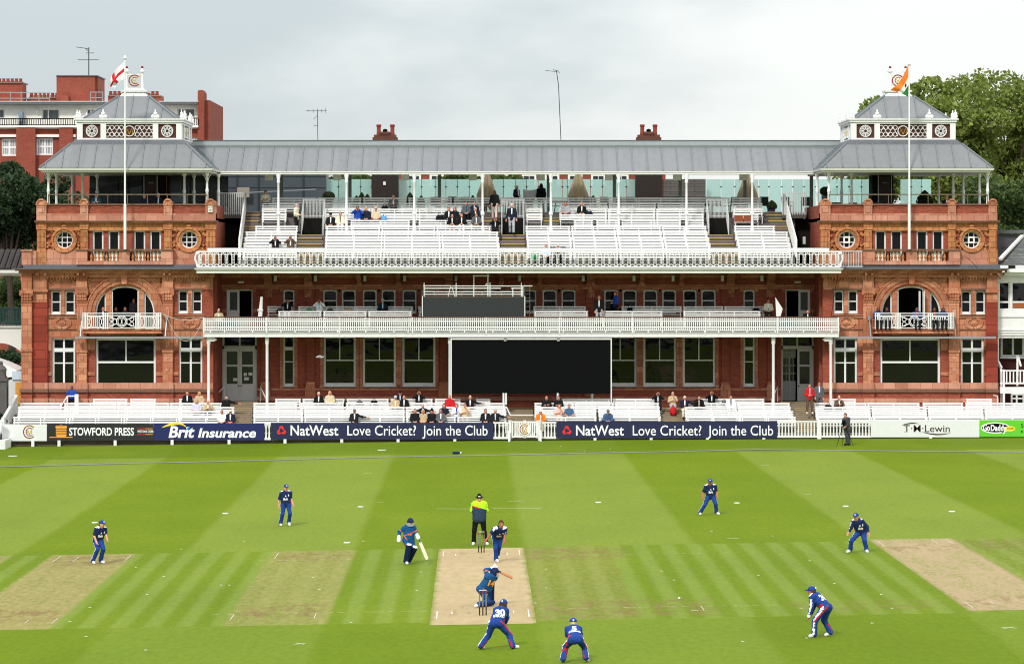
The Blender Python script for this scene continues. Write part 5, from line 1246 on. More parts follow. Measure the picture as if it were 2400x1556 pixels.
# ================================================================== sight screens
def thingp(name, label, cat, loc, **k): return thing(name, label, cat, loc, **k)
y = 188.3; q = lambda p: X(p, y); z_ = lambda p: Z(p, y)
o = thing('sight_screen', 'large black cloth sight screen in white frame hung below the lower balcony', 'sight screen', (q(1244), y, z_(1022)))
part('black_cloth', MB().box(q(1059), q(1431), y, y + .04, z_(922.5), z_(796.5)), BLACK, o)
mb = MB(); mb.box(q(1056), q(1434), y - .03, y + .1, z_(796), z_(792.5)); mb.box(q(1056), q(1058.8), y - .03, y + .07, z_(938), z_(796)); mb.box(q(1431.2), q(1434), y - .03, y + .07, z_(946), z_(796)); part('frame', mb, CREAMW, o)
for p in (1180, 1186, 1307): part('strut', MB().box(q(p) - .05, q(p) + .05, y - .01, y + .09, z_(948), z_(921)), WHITE, o)
for p in (1184, 1308.5): part('clamp', MB().box(q(p - 3), q(p + 3), y - .08, y - .02, z_(800), z_(792)), STEEL, o)
y = 188.98; q = lambda p: X(p, y); z_ = lambda p: Z(p, y)
SSC = mat('charcoal_cloth', S(44, 48, 50), .8, var=.08, scale=1)
o = thing('upper_sight_screen', 'charcoal cloth screen standing behind the balcony rail below scaffolding', 'sight screen', (q(1110), y, 6.0))
part('charcoal_cloth', MB().box(q(991), q(1229), y, y + .04, 6.0, z_(695.5)), SSC, o)
part('frame', MB().box(q(989), q(990.8), y - .02, y + .06, 6.0, z_(694)).box(q(1229.2), q(1231), y - .02, y + .06, 6.0, z_(694)), WHITE, o)
o = thing('scaffold', 'white tube camera scaffold with wooden deck above charcoal screen', 'scaffold', (q(1110), 189.6, 6.0))
part('platform', MB().box(q(992), q(1228), 189.1, 190.6, z_(697), z_(694.5)), mat('scaffold_board', S(150, 122, 92), .8, var=.2), o)
SCT = mat('galvanised_tube', (.74, .75, .74), .35, var=.05)
def tb(a, b, r=.032, yy=189.1): part('tube', MB().tube([(q(a[0]), yy, z_(a[1])), (q(b[0]), yy, z_(b[1]))], r, 8), SCT, o, True)
for a, b in (((994, 662), (994, 697)), ((1069, 662), (1069, 697)), ((1110.5, 645), (1110.5, 697)), ((1143.5, 642), (1143.5, 697)), ((1148.5, 662), (1148.5, 697)), ((1202, 674), (1202, 697)), ((1222, 662), (1222, 696)), ((1225.5, 672), (1225.5, 696)),
             ((1108, 646.5), (1146, 646.5)), ((992, 670), (1058, 670)), ((1060, 670.5), (1248, 670.5)), ((994, 676), (1174, 676)), ((1198, 676), (1226, 676)), ((994, 684), (1226, 684.5)), ((994, 690), (1226, 690))): tb(a, b)
for x_ in (994, 1069, 1148, 1222): part('tube', MB().tube([(q(x_), 190.5, 6.56), (q(x_), 190.5, z_(672))], .032, 8), SCT, o, True)
tb((1141, 664), (1137, 671)); tb((1056, 672), (1050, 696), .02); tb((1059, 672), (1066, 696), .02)
o = thing('ladder', 'narrow dark metal ladder leaning beside the charcoal screen', 'ladder', (q(1237), 190.2, 6.56))
mb = MB()
for p in (1230, 1242): mb.bar((q(p), 190.2, 6.56), (q(p), 190.2, z_(666)), .04)
part('stile', mb, STEEL, o); mb = MB()
for k in range(7): mb.bar((q(1230), 190.2, z_(669 + 10 * k)), (q(1242), 190.2, z_(669 + 10 * k)), .035)
part('rungs', mb, mat('brown_rung', S(150, 120, 96), .6), o)
# wall loudspeakers under the upper balcony
for i, (p, t) in enumerate(((504.5, 'first'), (645, 'second'), (739, 'third'), (855, 'fourth'), (948, 'fifth'), (1068.5, 'sixth'), (1218, 'seventh'), (1367, 'eighth'), (1486, 'ninth'), (1577.5, 'tenth'), (1693.5, 'eleventh'), (1786, 'twelfth'), (1922, 'last'))):
    y = 193.0; o = thing('loudspeaker', f'small pale wall loudspeaker under the upper balcony, {t} from the left', 'loudspeaker', (X(p, y), y, Z(652, y)), 'loudspeakers under the upper balcony')
    part('cabinet', MB().box(X(p - 3.2, y), X(p + 3.2, y), y, y + .3, Z(659, y), Z(645.5, y)), CREAMW, o); part('bracket', MB().box(X(p - 1, y), X(p + 1, y), y + .3, y + .48, Z(654, y), Z(650, y)), STEEL, o)

# ================================================================== flagpoles and flags
POLE = mat('white_pole', (.78, .79, .78), .3, var=.02)
def flagpole(px, tp, label):
    y = 189.2; x = X(px, y); zb = Z(584, y); zt_ = Z(tp, y)
    o = thing('flagpole', label, 'flagpole', (x, y, zb))
    part('pole', MB().tube([(x, y, zb), (x, y, Z(480, y)), (x, y, Z(479, y)), (x, y, zt_ - .25)], [.085, .085, .06, .04], 10), POLE, o, True)
    part('finial', MB().lathe([(.03, 0), (.07, .06), (.11, .14), (.07, .2), (.02, .3)], (x, y, zt_ - .27), 10), POLE, o, True)
flagpole(293, 131, 'tall white flagpole on the left tower flying a red cross flag'); flagpole(2131, 146, 'tall white flagpole on the right tower flying an orange white and green flag')
def flag(name, label, grid, mats, pick, smooth=True):
    n, m = len(grid), len(grid[0]); mb = MB(); K = 6
    g = np.array(grid, float)
    def ev(u, v):
        i = min(int(u * (n - 1)), n - 2); j = min(int(v * (m - 1)), m - 2); a = u * (n - 1) - i; b = v * (m - 1) - j
        return g[i, j] * (1 - a) * (1 - b) + g[i + 1, j] * a * (1 - b) + g[i, j + 1] * (1 - a) * b + g[i + 1, j + 1] * a * b
    R, C = 24, 24; vs = []
    for i in range(R + 1):
        for j in range(C + 1):
            px, py, d = ev(i / R, j / C); y = 189.2 + d + .05 * math.sin(j / C * 14 + i / R * 3) * j / C; vs.append((X(px, y), y, Z(py, y)))
    mb.v = vs
    for i in range(R):
        for j in range(C): mb.f.append((i * (C + 1) + j, i * (C + 1) + j + 1, (i + 1) * (C + 1) + j + 1, (i + 1) * (C + 1) + j)); mb.mi.append(pick((i + .5) / R, (j + .5) / C))
    return solo(name, mb, mats, label, 'flag', vs[0], smooth=True)
FW = mat('white_flag_cloth', (.78, .79, .80), .8, var=.03); FR = mat('red_flag_cloth', S(200, 28, 40), .8, var=.03)
# grid rows run down the hoist, columns from hoist to fly: (px, py, depth)
flag('flag', 'white flag with a red cross drooping from the left pole', [[(291, 145, 0), (274, 160, .25), (262, 178, .5), (254, 198, .6)], [(291, 163, 0), (276, 176, .3), (264, 192, .4), (258, 204, .7)], [(291, 186, 0), (282, 190, .2), (274, 196, .5), (271, 206, .6)]], [FW, FR], lambda u, v: 1 if .42 < u < .64 or .52 < v < .68 else 0)
SAF = mat('orange_flag_cloth', S(238, 128, 40), .8, var=.03); GRF = mat('green_flag_cloth', S(30, 118, 50), .8, var=.03); NVF = mat('navy_flag_emblem', S(40, 50, 110), .8, var=0)
flag('flag', 'orange white and green flag drooping from the right pole', [[(2129, 152, 0), (2116, 180, .3), (2104, 198, .5), (2086, 212, .6)], [(2129, 178, 0), (2121, 194, .3), (2112, 208, .4), (2102, 216, .6)], [(2129, 200, 0), (2124, 208, .2), (2119, 216, .4), (2113, 222, .5)], [(2129, 228, 0), (2127, 227, .1), (2123, 225, .2), (2118, 222, .3)]], [SAF, FW, GRF, NVF], lambda u, v: 3 if abs(u - .5) < .08 and .25 < v < .42 else (0 if u < .36 else 1 if u < .66 else 2))
# aerials
AER = mat('aerial_metal', S(90, 92, 96), .5, metal=.3, var=0)
def aerial(label, y, mast, arms, r=.03):
    b = mast[0]; o = thing('aerial', label, 'aerial', (X(b[0], y), y, Z(b[1], y)))
    part('mast', MB().tube([(X(a, y), y, Z(c, y)) for a, c in mast], r, 6), AER, o)
    for a, c in arms: part('arm', MB().tube([(X(a[0], y), y, Z(a[1], y)), (X(c[0], y), y, Z(c[1], y))], r * .6, 5), AER, o)
aerial('television aerial on the brick rooftop box of the mansion block', 262, [(208, 180), (208, 112)], [((178, 111), (208, 115)), ((182, 141), (231, 141)), ((202, 125), (220, 125)), ((200, 114), (206, 120))], .05)
aerial('branching aerial above the left half of the canopy roof', 206, [(745, 336), (744, 258)], [((717, 260), (766, 260)), ((722, 257), (722, 264)), ((734, 256), (734, 265)), ((744, 255), (744, 266)), ((754, 256), (754, 265)), ((735, 280), (745, 270)), ((735, 295), (744, 295)), ((763, 254), (764, 268))], .025)
aerial('very tall thin leaning aerial right of the roof centre', 207, [(1315, 336), (1309, 200), (1304, 165)], [((1278, 166), (1306, 169)), ((1296, 163), (1306, 168)), ((1306, 165), (1312, 172))], .03)

# ================================================================== roof terrace furniture
AQUA = sheermat('aqua_glass', S(206, 240, 233), .32)
yg = 205.9; zf = 13.05
edges = [764, 793, 819, 845, 871]; edges2 = [934, 961, 988, 1020, 1045, 1072, 1100, 1128, 1154, 1180, 1208, 1234, 1262, 1290, 1318, 1330, 1362, 1384, 1412, 1440, 1468, 1491]; edges3 = [1655, 1690, 1722, 1745, 1778, 1802, 1832, 1858, 1884, 1912, 1940, 1962, 1990, 2019, 2049]; edges4 = [2110, 2136, 2160, 2183]
g = 0
for E in (edges, edges2, edges3, edges4):
    for a, b in zip(E, E[1:]):
        o = thing('glass_screen', f'{ORD[E.index(a)]} aqua glass panel from the left, {("left of the first stair hut", "between the two stair huts", "right of the slatted screen", "beside the right tower door")[g]}', 'glass screen', (X(a, yg), yg, zf), 'aqua glass screens round the roof terrace')
        part('pane', MB().box(X(a, yg) + .015, X(b, yg) - .015, yg, yg + .03, zf, Z(420.5, yg)), AQUA, o)
        part('clip', MB().box(X(b, yg) - .06, X(b, yg) + .06, yg - .02, yg - .002, Z(439, yg), Z(437, yg)), BLACK, o)
    g += 1
CHD = mat('dark_mesh_chair', S(52, 56, 58), .6, var=.1); CHC = mat('cream_chair', S(206, 196, 176), .6, var=.06); TBL = mat('brown_table', S(70, 50, 40), .6, var=.15)
def chair(kind, x, y, z, label, rz=0):
    m = CHD if kind == 'd' else CHC
    o = thing('terrace_chair', label, 'chair', (x, y, z), 'terrace chairs', rz)
    part('seat', MB().box(-.28, .28, -.25, .25, .42, .46), m, o, local=True)
    mb = MB(); mb.xprism([(.22, .46), (.26, .46), (.36, .98), (.32, .98)], -.27, .27); part('backrest', mb, m, o, local=True)
    for a in (-.26, .26):
        for b in (-.22, .22): part('leg', MB().box(a - .02, a + .02, b - .02, b + .02, 0, .42), m, o, local=True)
        part('armrest', MB().box(a - .03, a + .03, -.26, .28, .64, .67).box(a - .015, a + .015, -.24, -.2, .46, .64), m, o, local=True)
ch = [(1015, 'd'), (1060, 'd'), (1094, 'd'), (1145, 'd'), (1034, 'c'), (1173, 'c'), (1199, 'c'), (1348, 'd'), (1376, 'd'), (1410, 'c'), (1438, 'c'), (1465, 'c'), (1420, 'd'), (1446, 'd'), (1479, 'd'), (1558, 'd'), (1585, 'd'), (1613, 'd'), (1656, 'd'), (1682, 'd'), (1720, 'd'), (1790, 'd'), (1846, 'd'), (1888, 'd')]
for i, (p, k) in enumerate(ch):
    y = 200.2 if k == 'd' else 202.2
    chair(k, X(p, y), y, zf, f'{"dark mesh" if k == "d" else "cream"} chair with armrests on the roof terrace, {ORD[sum(1 for q in ch[:i + 1] if q[1] == k) - 1]} {"dark" if k == "d" else "cream"} one from the left', (PI if i % 5 == 1 else 0) + (.3 * ((i * 7) % 5 - 2) / 2))
for i, (p, y, zz) in enumerate(((1961, 193.5, 12.6), (2003, 194.2, 12.6), (2062, 193.4, 12.6), (2093, 193.6, 12.6), (2260, 193.2, 12.6))): chair('d', X(p, y), y, zz, f'dark mesh chair behind the right tower parapet, {ORD[i]} from the left', .2 * i)
for i, (p, y) in enumerate(((262, 193.4), (420, 193.2), (310, 193.6))): chair('d', X(p, y), y, 12.6, f'dark mesh chair behind the left tower parapet, {("left of the flagpole", "near the right end", "right of the flagpole")[i]}', .2 * i)
def table(x, y, z, label):
    o = thing('terrace_table', label, 'table', (x, y, z), 'terrace tables')
    part('tabletop', MB().box(-.55, .55, -.4, .4, .7, .75), TBL, o, local=True)
    for a in (-1, 1):
        for b in (-.3, .3): part('leg', MB().bar((a * .3, b, 0), (a * .18, b, .7), .05), TBL, o, local=True)
for i, (p, y, zz) in enumerate(((1058, 201.2, zf), (1310, 201.5, zf), (1240, 200.8, zf), (2020, 194, 12.6), (2100, 194, 12.6), (2186, 194, 12.6))): table(X(p, y), y, zz, ('brown slatted table beside the lime jacket', 'brown slatted table by the middle canopy post', 'brown table where newspaper readers gather', 'dark table beside the left corner of the right tower', 'dark table in front of the right tower door', 'dark table at the right of the right tower')[i])
BOX = leafmat('clipped_box_leaf', (.018, .03, .012), (.05, .075, .025))
POTM = mat('dark_planter', S(52, 56, 60), .5, var=.08)
def leafcloud(n, size, sampler, seed=1):
    r = np.random.default_rng(seed); c = sampler(r, n); m = len(c)
    a = r.normal(size=(m, 3)); a /= np.linalg.norm(a, axis=1)[:, None]; b = r.normal(size=(m, 3)); b -= a * (a * b).sum(1)[:, None]; b /= np.linalg.norm(b, axis=1)[:, None]
    s_ = size * r.uniform(.6, 1.4, (m, 1)); a *= s_; b *= s_ * .6
    v = np.stack([c - a, c + b, c + a, c - b], 1).reshape(-1, 3)
    return v, m
def leafmesh(name, v, m, mt, off=(0, 0, 0)):
    me = bpy.data.meshes.new(name); v = v - np.array(off)
    me.vertices.add(len(v)); me.vertices.foreach_set('co', v.astype('f').ravel()); me.loops.add(4 * m); me.loops.foreach_set('vertex_index', np.arange(4 * m, dtype='i'))
    me.polygons.add(m); me.polygons.foreach_set('loop_start', np.arange(m, dtype='i') * 4); me.update(calc_edges=True); me.validate(); me.materials.append(mt); return me
def topiary(x, y, z, h, r, label, round_=False, pot=.3):
    o = thing('topiary', label, 'plant', (x, y, z), 'clipped topiary on the roof terrace')
    part('planter', MB().lathe([(r * .6, 0), (r * .75, pot), (r * .68, pot), (r * .6, pot - .05)], (0, 0, 0), 10), POTM, o, local=True)
    def smp(rg, n):
        t = rg.uniform(0, 1, n); a = rg.uniform(0, 2 * PI, n); R = r * (np.sqrt(np.clip(1 - (2 * t - 1) ** 2, 0, 1)) if round_ else np.sin(PI * np.clip(.32 + .68 * t, 0, 1)) ** .8 * 1.0)
        return np.stack([R * np.cos(a), R * np.sin(a), pot + t * h], 1)
    v, m = leafcloud(900, .05, smp, int(abs(x * 10)) + 1); part('foliage', leafmesh('foliage', v, m, BOX), None, o)
    core = MB(); core.lathe([(r * .3, pot)] + [(max(.02, r * .86 * (math.sqrt(1 - (2 * t - 1) ** 2) if round_ else math.sin(PI * (.32 + .68 * t)) ** .8)), pot + t * h) for t in (.1, .3, .5, .7, .9, .98)], (0, 0, 0), 10); part('core', core, mat('dense_hedge', (.012, .02, .008), .9), o, local=True)
for i, (p, h, r, rd) in enumerate(((836, .8, .26, False), (848, 1.0, .28, False), (861, .9, .26, False), (961, 1.0, .3, False), (987, .8, .25, False), (1108, .8, .22, False), (1219, .45, .3, True), (1390, .8, .24, False), (1116, .4, .2, True), (1809, .5, .3, True))):
    y = 203.4; topiary(X(p, y), y, zf, h, r, f'clipped {"round" if rd else "cone"} topiary on the roof terrace, {ORD[i]} in the list of small ones'.replace(f', {ORD[i]} in the list of small ones', (', leftmost of three by the first stair hut', ', tallest of three by the first stair hut', ', rightmost of three by the first stair hut', ' right of the first stair hut', ' left of the dark chairs', ' left of the first parasol', ' beside the second parasol', ' right of the middle parasol', ' at the foot of the first parasol', ' left of the end railing')[i]))
topiary(X(770, 203), 203, zf, .6, .38, 'round clipped ball in tall dark planter at the glazed block corner', True, .75)
topiary(X(2167, 195), 195, 12.6, 1.0, .5, 'large clipped cone in dark square planter on the right tower', False, .7)
topiary(X(2140, 194.5), 194.5, 12.6, .6, .3, 'small round clipped bush in front of the large cone', True, .15)
topiary(X(1934, 194.5), 194.5, 12.6, .5, .3, 'round clipped bush at the left corner of the right tower', True, 1.4)
CANV = sheermat('beige_canvas', S(214, 200, 172))
def parasol(p, y, label, opened):
    x = X(p, y); o = thing('parasol', label, 'parasol', (x, y, zf), 'folded parasols')
    part('pole', MB().tube([(x, y, zf), (x, y, zf + 2.5)], .03, 6), TBL, o)
    mb = MB(); n = 16; vs = []
    for i, (z, r) in enumerate(((2.6, .05), (2.2, .2), (1.6, .36), (1.1, .5), (.75, .62) if opened else (.6, .42))):
        for k in range(n):
            a = 2 * PI * k / n; q = r * (1 + .28 * math.cos(a * 8)) * (1.0 if i < 4 else (1.15 if k % 4 else .9)); vs.append((x + q * math.cos(a), y + q * math.sin(a), zf + z - (.35 * (k % 3) if i == 4 else 0)))
    mb.add(vs, [(i * n + k, i * n + (k + 1) % n, (i + 1) * n + (k + 1) % n, (i + 1) * n + k) for i in range(4) for k in range(n)])
    part('canvas', mb, CANV, o, True)
parasol(1141, 201.5, 'folded beige parasol left of the standing newspaper readers', False); parasol(1355, 201.5, 'half folded beige parasol with gaping canvas near roof centre', True); parasol(1752, 201.5, 'folded beige parasol at the right end of the roof terrace', True)

# ================================================================== trees and hedges
BARK = mat('bark', S(66, 54, 44), .9, var=.3)
def tree(label, x, y, z0, zb, zt_, rx, ry, leaf, n, size, seed, cat='tree', lumps=16, trunk=.3, name='tree', low=0.0):
    """trunk with limbs, and a crown made of lumps of leaves with gaps between"""
    o = thing(name, label, cat, (x, y, z0)); r = np.random.default_rng(seed); zm = (zb + zt_) / 2; rz = (zt_ - zb) / 2
    C = []
    for k in range(lumps):
        d = r.normal(size=3); d /= np.linalg.norm(d); q = r.uniform(.2, .86); C.append((d[0] * rx * q, d[1] * ry * q, zm - z0 + d[2] * rz * q, r.uniform(.22, .42)))
    C = np.array(C)
    mb = MB(); tz = zb - z0 + rz * .5
    mb.tube([(0, 0, 0), (.08 * rx, 0, tz * .4), (0, .02 * ry, tz)], [trunk, trunk * .8, trunk * .5], 8)
    for c in C: mb.tube([(0, .01 * ry, tz * .75), (c[0] * .5, c[1] * .5, tz * .6 + c[2] * .4), tuple(c[:3])], [trunk * .4, trunk * .22, trunk * .06], 5)
    part('trunk', mb, BARK, o, local=True)
    rm = (rx + ry + rz) / 3
    def smp(rg, n_):
        i = rg.integers(0, lumps, n_); d = rg.normal(size=(n_, 3)); d /= np.linalg.norm(d, axis=1)[:, None]
        q = rg.uniform(.55, 1.06, n_)[:, None] ** .7 * (C[i, 3] * rm)[:, None]
        return C[i, :3] + d * q * np.array([1.15, 1.15, .85])
    v, m = leafcloud(n, size, smp, seed + 5); part('crown', leafmesh('crown', v, m, leaf), None, o)
    return o
PLANE = leafmat('plane_tree_leaf', (.06, .095, .016), (.285, .345, .068)); DKL = leafmat('dark_tree_leaf', (.008, .020, .009), (.05, .092, .034)); MID = leafmat('mid_green_leaf', (.02, .042, .012), (.11, .165, .042))
def T(px, py, y): return X(px, y), Z(py, y)
y = 232; tree('largest spreading plane tree rising behind the orange flag tower', X(2225, y), y, 0, Z(560, y), Z(152, y), 5.0, 5, PLANE, 26000, .17, 11, lumps=30, trunk=.4)
y = 238; tree('broad plane tree above the slate roofed white building', X(2365, y), y, 0, Z(590, y), Z(160, y), 5.0, 5, PLANE, 23000, .17, 12, lumps=26, trunk=.4)
y = 245; tree('plane tree peeping out behind the orange flag and finial', X(2078, y), y, 0, Z(500, y), Z(168, y), 3.4, 4, PLANE, 11000, .17, 13, lumps=18, trunk=.35)
y = 222; tree('shrubby tree directly behind the slate hipped roof', X(2330, y), y, 0, Z(600, y), Z(400, y), 3.2, 3, MID, 6000, .16, 14, lumps=14)
y = 214; tree('dark dense tree beside the red cross flag tower', X(20, y), y, 0, Z(640, y), Z(352, y), 2.9, 3, DKL, 15000, .15, 15, lumps=20)
y = 216; tree('dark tree glimpsed through the left tower verandah posts', X(128, y), y, 0, Z(660, y), Z(372, y), 1.9, 2.4, DKL, 5200, .15, 16, lumps=14)
y = 218; tree('dark tree above the dark pantiled roof', X(-40, y), y, 0, Z(640, y), Z(395, y), 2.6, 3, DKL, 6000, .15, 17, lumps=14)
y = 226; tree('mid green tree behind the dark green footbridge railing', X(25, y), y, 0, Z(770, y), Z(635, y), 2.4, 2, MID, 7500, .14, 18, lumps=18, trunk=.12)
y = 212; tree('dark evergreen bush under the white bridge arch', X(22, y), y, 0, Z(900, y), Z(795, y), 1.5, 1.2, DKL, 3800, .1, 19, 'bush', lumps=10, trunk=.12, name='bush')
for i, (px, yy, tp, rx) in enumerate(((800, 262, 398, 2.6), (835, 270, 392, 2.6), (1098, 268, 394, 3.0), (1190, 262, 397, 2.4), (2010, 262, 392, 3.4), (2070, 258, 396, 3))):
    tree(('tree behind the aqua glass right of the glazed block', 'second tree behind the aqua glass near the first stair hut', 'tree behind the aqua glass left of the first parasol', 'tree behind the aqua glass by the standing readers', 'tree behind the glass at the right tower left side', 'tree seen behind the right tower brown door')[i], X(px, yy), yy, 4, Z(470, yy), Z(tp, yy), rx, 2, MID if i < 4 else PLANE, 2600, .15, 30 + i, lumps=10, trunk=.2)

# ================================================================== mansion block at upper left
RBR = blockmat('mansion_red_brick', S(150, 72, 54), S(132, 60, 46), S(140, 84, 68), .225, .075, .012, dirt=.3); STU = mat('cream_stucco', (.86, .84, .77), .8, var=.06)
y = 255; q = lambda p: X(p, y); z_ = lambda p: Z(p, y)
AP = thing('apartment_block', 'red brick and cream mansion block with rooftop chimneys behind the cross flag', 'building', (q(220), y, 0))
lw = [(3, 40, 325, 366), (85, 124, 324, 364), (160, 200, 324, 364), (440, 470, 322, 350)]; uw = [(-20, 8, 254, 278), (95, 137, 254, 280), (413, 456, 253, 274), (200, 228, 254, 280)]
part('lower_wall', MB().holes(q(-80), q(466), 0, z_(302), y, y + .5, [(q(a), q(b), z_(d), z_(c)) for a, b, c, d in lw]), RBR, AP)
part('upper_wall', MB().holes(q(-80), q(466), z_(296), z_(245), y + .6, y + 1, [(q(a), q(b), z_(d), z_(c)) for a, b, c, d in uw]), STU, AP)
part('body', MB().box(q(-80), q(466), y + 1.2, y + 12, 0, z_(246)), STU, AP)
part('balcony_slab', MB().box(q(-80), q(466), y - .5, y + .6, z_(299.5), z_(295.5)).box(q(-80), q(466), y - .1, y + .6, z_(302), z_(299.5)), STU, AP)
part('string_course', MB().box(q(-80), q(178), y - .25, y + .02, z_(322), z_(316)), STU, AP)
part('brick_pier', MB().box(q(40), q(85), y - .5, y + .02, 0, z_(302)), RBR, AP); part('brick_pier', MB().box(q(140), q(172), y - .4, y + .02, 0, z_(302)), RBR, AP)
part('roof_edge', MB().box(q(-80), q(466), y - .3, y + 12, z_(246), z_(239.5)), LEAD, AP); part('roof_coping', MB().box(q(-80), q(466), y - .35, y + 12.1, z_(239.5), z_(238)), CREAMW, AP)
for a, b, c, d in lw: window(q(a), q(b), z_(d), z_(c), y + .15, .12, [((q(a) + q(b)) / 2, .16)] + [(q(a) + (q(b) - q(a)) * k, .05) for k in (.17, .34, .67, .84)], [(z_((c + d) / 2), .14)], True, parent=AP, glass=mat('net_curtain_glass', (.35, .36, .36), .3, var=.25, scale=5))
for a, b, c, d in uw: window(q(a), q(b), z_(d), z_(c), y + .75, .1, [(q(a) + (q(b) - q(a)) * .36, .1)], [], True, parent=AP, glass=mat('grey_curtain_glass', (.10, .11, .115), .2, var=.5, scale=3))
mb = MB(); k = -80
while k < 180: mb.bar((q(k), y - .4, z_(295)), (q(k), y - .4, z_(279)), .05); k += 4.2
mb.bar((q(-80), y - .4, z_(279)), (q(180), y - .4, z_(279)), .08); mb.bar((q(-80), y - .4, z_(293)), (q(180), y - .4, z_(293)), .06); part('balcony_rail', mb, BLACK, AP)
mb = MB(); k = 436
while k < 466: mb.bar((q(k), y - .4, z_(295)), (q(k), y - .4, z_(278)), .05); k += 4.2
mb.bar((q(436), y - .4, z_(278)), (q(466), y - .4, z_(278)), .08); part('balcony_rail', mb, BLACK, AP)
part('end_stack', MB().box(q(464), q(479), y - .3, y + 2, 0, z_(218)).prism([(q(464), z_(218)), (q(479), z_(218)), (q(476), z_(212)), (q(466), z_(212))], y - .3, y + 2).box(q(479), q(491), y + .3, y + 12, 0, z_(235)), RBR, AP)
part('rooftop_box', MB().box(q(124), q(214), y + 2, y + 7, z_(242), z_(176)), RBR, AP); part('rooftop_box_coping', MB().box(q(123), q(221), y + 1.9, y + 7.1, z_(176), z_(173.5)), LEAD, AP); part('rooftop_side', MB().box(q(214), q(219), y + 2.6, y + 7, z_(242), z_(177)), RBR, AP)
part('chimney_stack', MB().box(q(-80), q(44), y + 2, y + 4, z_(242), z_(192)), RBR, AP); part('chimney_stack', MB().box(q(50), q(128), y + 3, y + 5, z_(242), z_(226)), RBR, AP); part('chimney_stack', MB().box(q(242), q(368), y + 3, y + 5, z_(242), z_(222)), RBR, AP); part('brick_buttress', MB().box(q(136), q(154), y + 1.5, y + 2, z_(242), z_(222)), RBR, AP)
for a, b, pz in ((-40, 42, 192), (56, 124, 226), (244, 366, 222)):
    part('stack_cap', MB().box(q(a - 2), q(b + 2), y + (2 if pz == 192 else 3) - .15, y + 5, z_(pz), z_(pz - 2.4)), mat('stone_cap', S(120, 112, 100), .8), AP)
    k = a + 3
    while k < b: part('chimney_pot', MB().lathe([(.14, 0), (.16, .12), (.12, .2), (.12, .3), (.16, .34)], (q(k), y + 3.4, z_(pz - 2.4)), 8), POT, AP, True); k += 10
mb = MB()
for a in (-10, 20, 45, 58, 87, 112): mb.bar((q(a), y + 1, z_(240)), (q(a), y + 1, z_(214)), .05)
mb.bar((q(-40), y + 1, z_(215)), (q(112), y + 1, z_(217)), .06); mb.bar((q(-40), y + 1, z_(229)), (q(112), y + 1, z_(230)), .05); part('roof_railing', mb, STEEL, AP)
mb = MB()
for a in (208, 221, 237): mb.bar((q(a), y + 1, z_(240)), (q(a), y + 1, z_(215)), .05)
mb.bar((q(208), y + 1, z_(215)), (q(237), y + 1, z_(215)), .06); mb.bar((q(208), y + 1, z_(228)), (q(237), y + 1, z_(228)), .05); part('roof_railing', mb, STEEL, AP)
for p in (85, 182): part('wall_box', MB().box(q(p - 3), q(p + 3), y + .3, y + .62, z_(264), z_(257)), CREAMW, AP)
part('blue_cabinet', MB().box(q(44), q(53), y - .1, y + .5, z_(295), z_(262)), mat('grey_blue_cabinet', S(120, 136, 156), .5), AP)
# low terrace of houses far behind the seats, seen through the roof terrace
y = 300; q = lambda p: X(p, y); z_ = lambda p: Z(p, y)
TR = thing('far_houses', 'distant brick houses with white windows seen behind the aqua glass', 'building', (q(1150), y, 0))
part('wall', MB().box(q(780), q(1560), y, y + 8, 0, z_(404)), RBR, TR); part('eaves', MB().box(q(778), q(1562), y - .3, y + 8.2, z_(404), z_(399)), STU, TR); part('roof', MB().xprism([(y - .2, z_(399)), (y + 8, z_(399)), (y + 5, z_(396)), (y + 3, z_(396))], q(780), q(1560)), LEAD, TR)
for p in range(808, 1540, 54): part('window', MB().box(q(p - 17), q(p + 17), y - .12, y - .02, z_(436), z_(409)), STU, TR); part('window_pane', MB().box(q(p - 12), q(p - 1), y - .2, y - .13, z_(436), z_(413)).box(q(p + 1), q(p + 12), y - .2, y - .13, z_(436), z_(413)), GLASSI, TR)

# ================================================================== neighbours at the left and right edges
y = 194.5; q = lambda p: X(p, y); z_ = lambda p: Z(p, y)
o = thing('footbridge', 'white arched footbridge with dark green slatted railing beside the left tower', 'bridge', (q(20), y, 0))
mb = MB(); pts = [(q(-30 + 84 * k / 14), z_(804 + 24 * (max(0, (k - 5) / 9)) ** 2)) for k in range(15)]
for a, b in zip(pts, pts[1:]): mb.prism([a, b, (b[0], z_(767)), (a[0], z_(767))], y, y + 3)
part('arch', mb, CREAMW, o); part('ledge', MB().box(q(-40), q(56), y - .12, y + 3, z_(767), z_(764.5)), CREAMW, o)
mb = MB()
for k in range(30): x = q(-40) + k * .085 * 1.0; mb.box(x, x + .05, y + .1, y + .14, z_(764), z_(724))
mb.box(q(-40), q(56), y + .06, y + .18, z_(724), z_(720.5)); mb.box(q(-40), q(56), y + .06, y + .16, z_(757), z_(753)); part('railing', mb, GREEN_STEEL, o)
y = 196; q = lambda p: X(p, y); z_ = lambda p: Z(p, y)
o = thing('tiled_outbuilding', 'dark pantiled roof with white gutter left of the left tower', 'building', (q(10), y, 0))
mb = MB(); n = 9
for k in range(n): mb.tube([(q(-50) + k * .35, y - .1, z_(632)), (q(-50) + k * .35, y + 2.4, z_(588))], .16, 6)
mb.xprism([(y - .1, z_(633)), (y + 2.4, z_(590)), (y + 5, z_(640))], q(-60), q(56)); part('roof', mb, mat('dark_pantile', S(52, 46, 44), .7, var=.25, scale=6), o)
part('gutter', MB().box(q(-60), q(54), y - .5, y - .05, z_(640), z_(633)).box(q(-60), q(54), y - .3, y - .05, z_(646), z_(640)), CREAMW, o)
part('wall', MB().box(q(-160), q(-52), y, y + 5, 0, z_(640)), CREAMW, o)
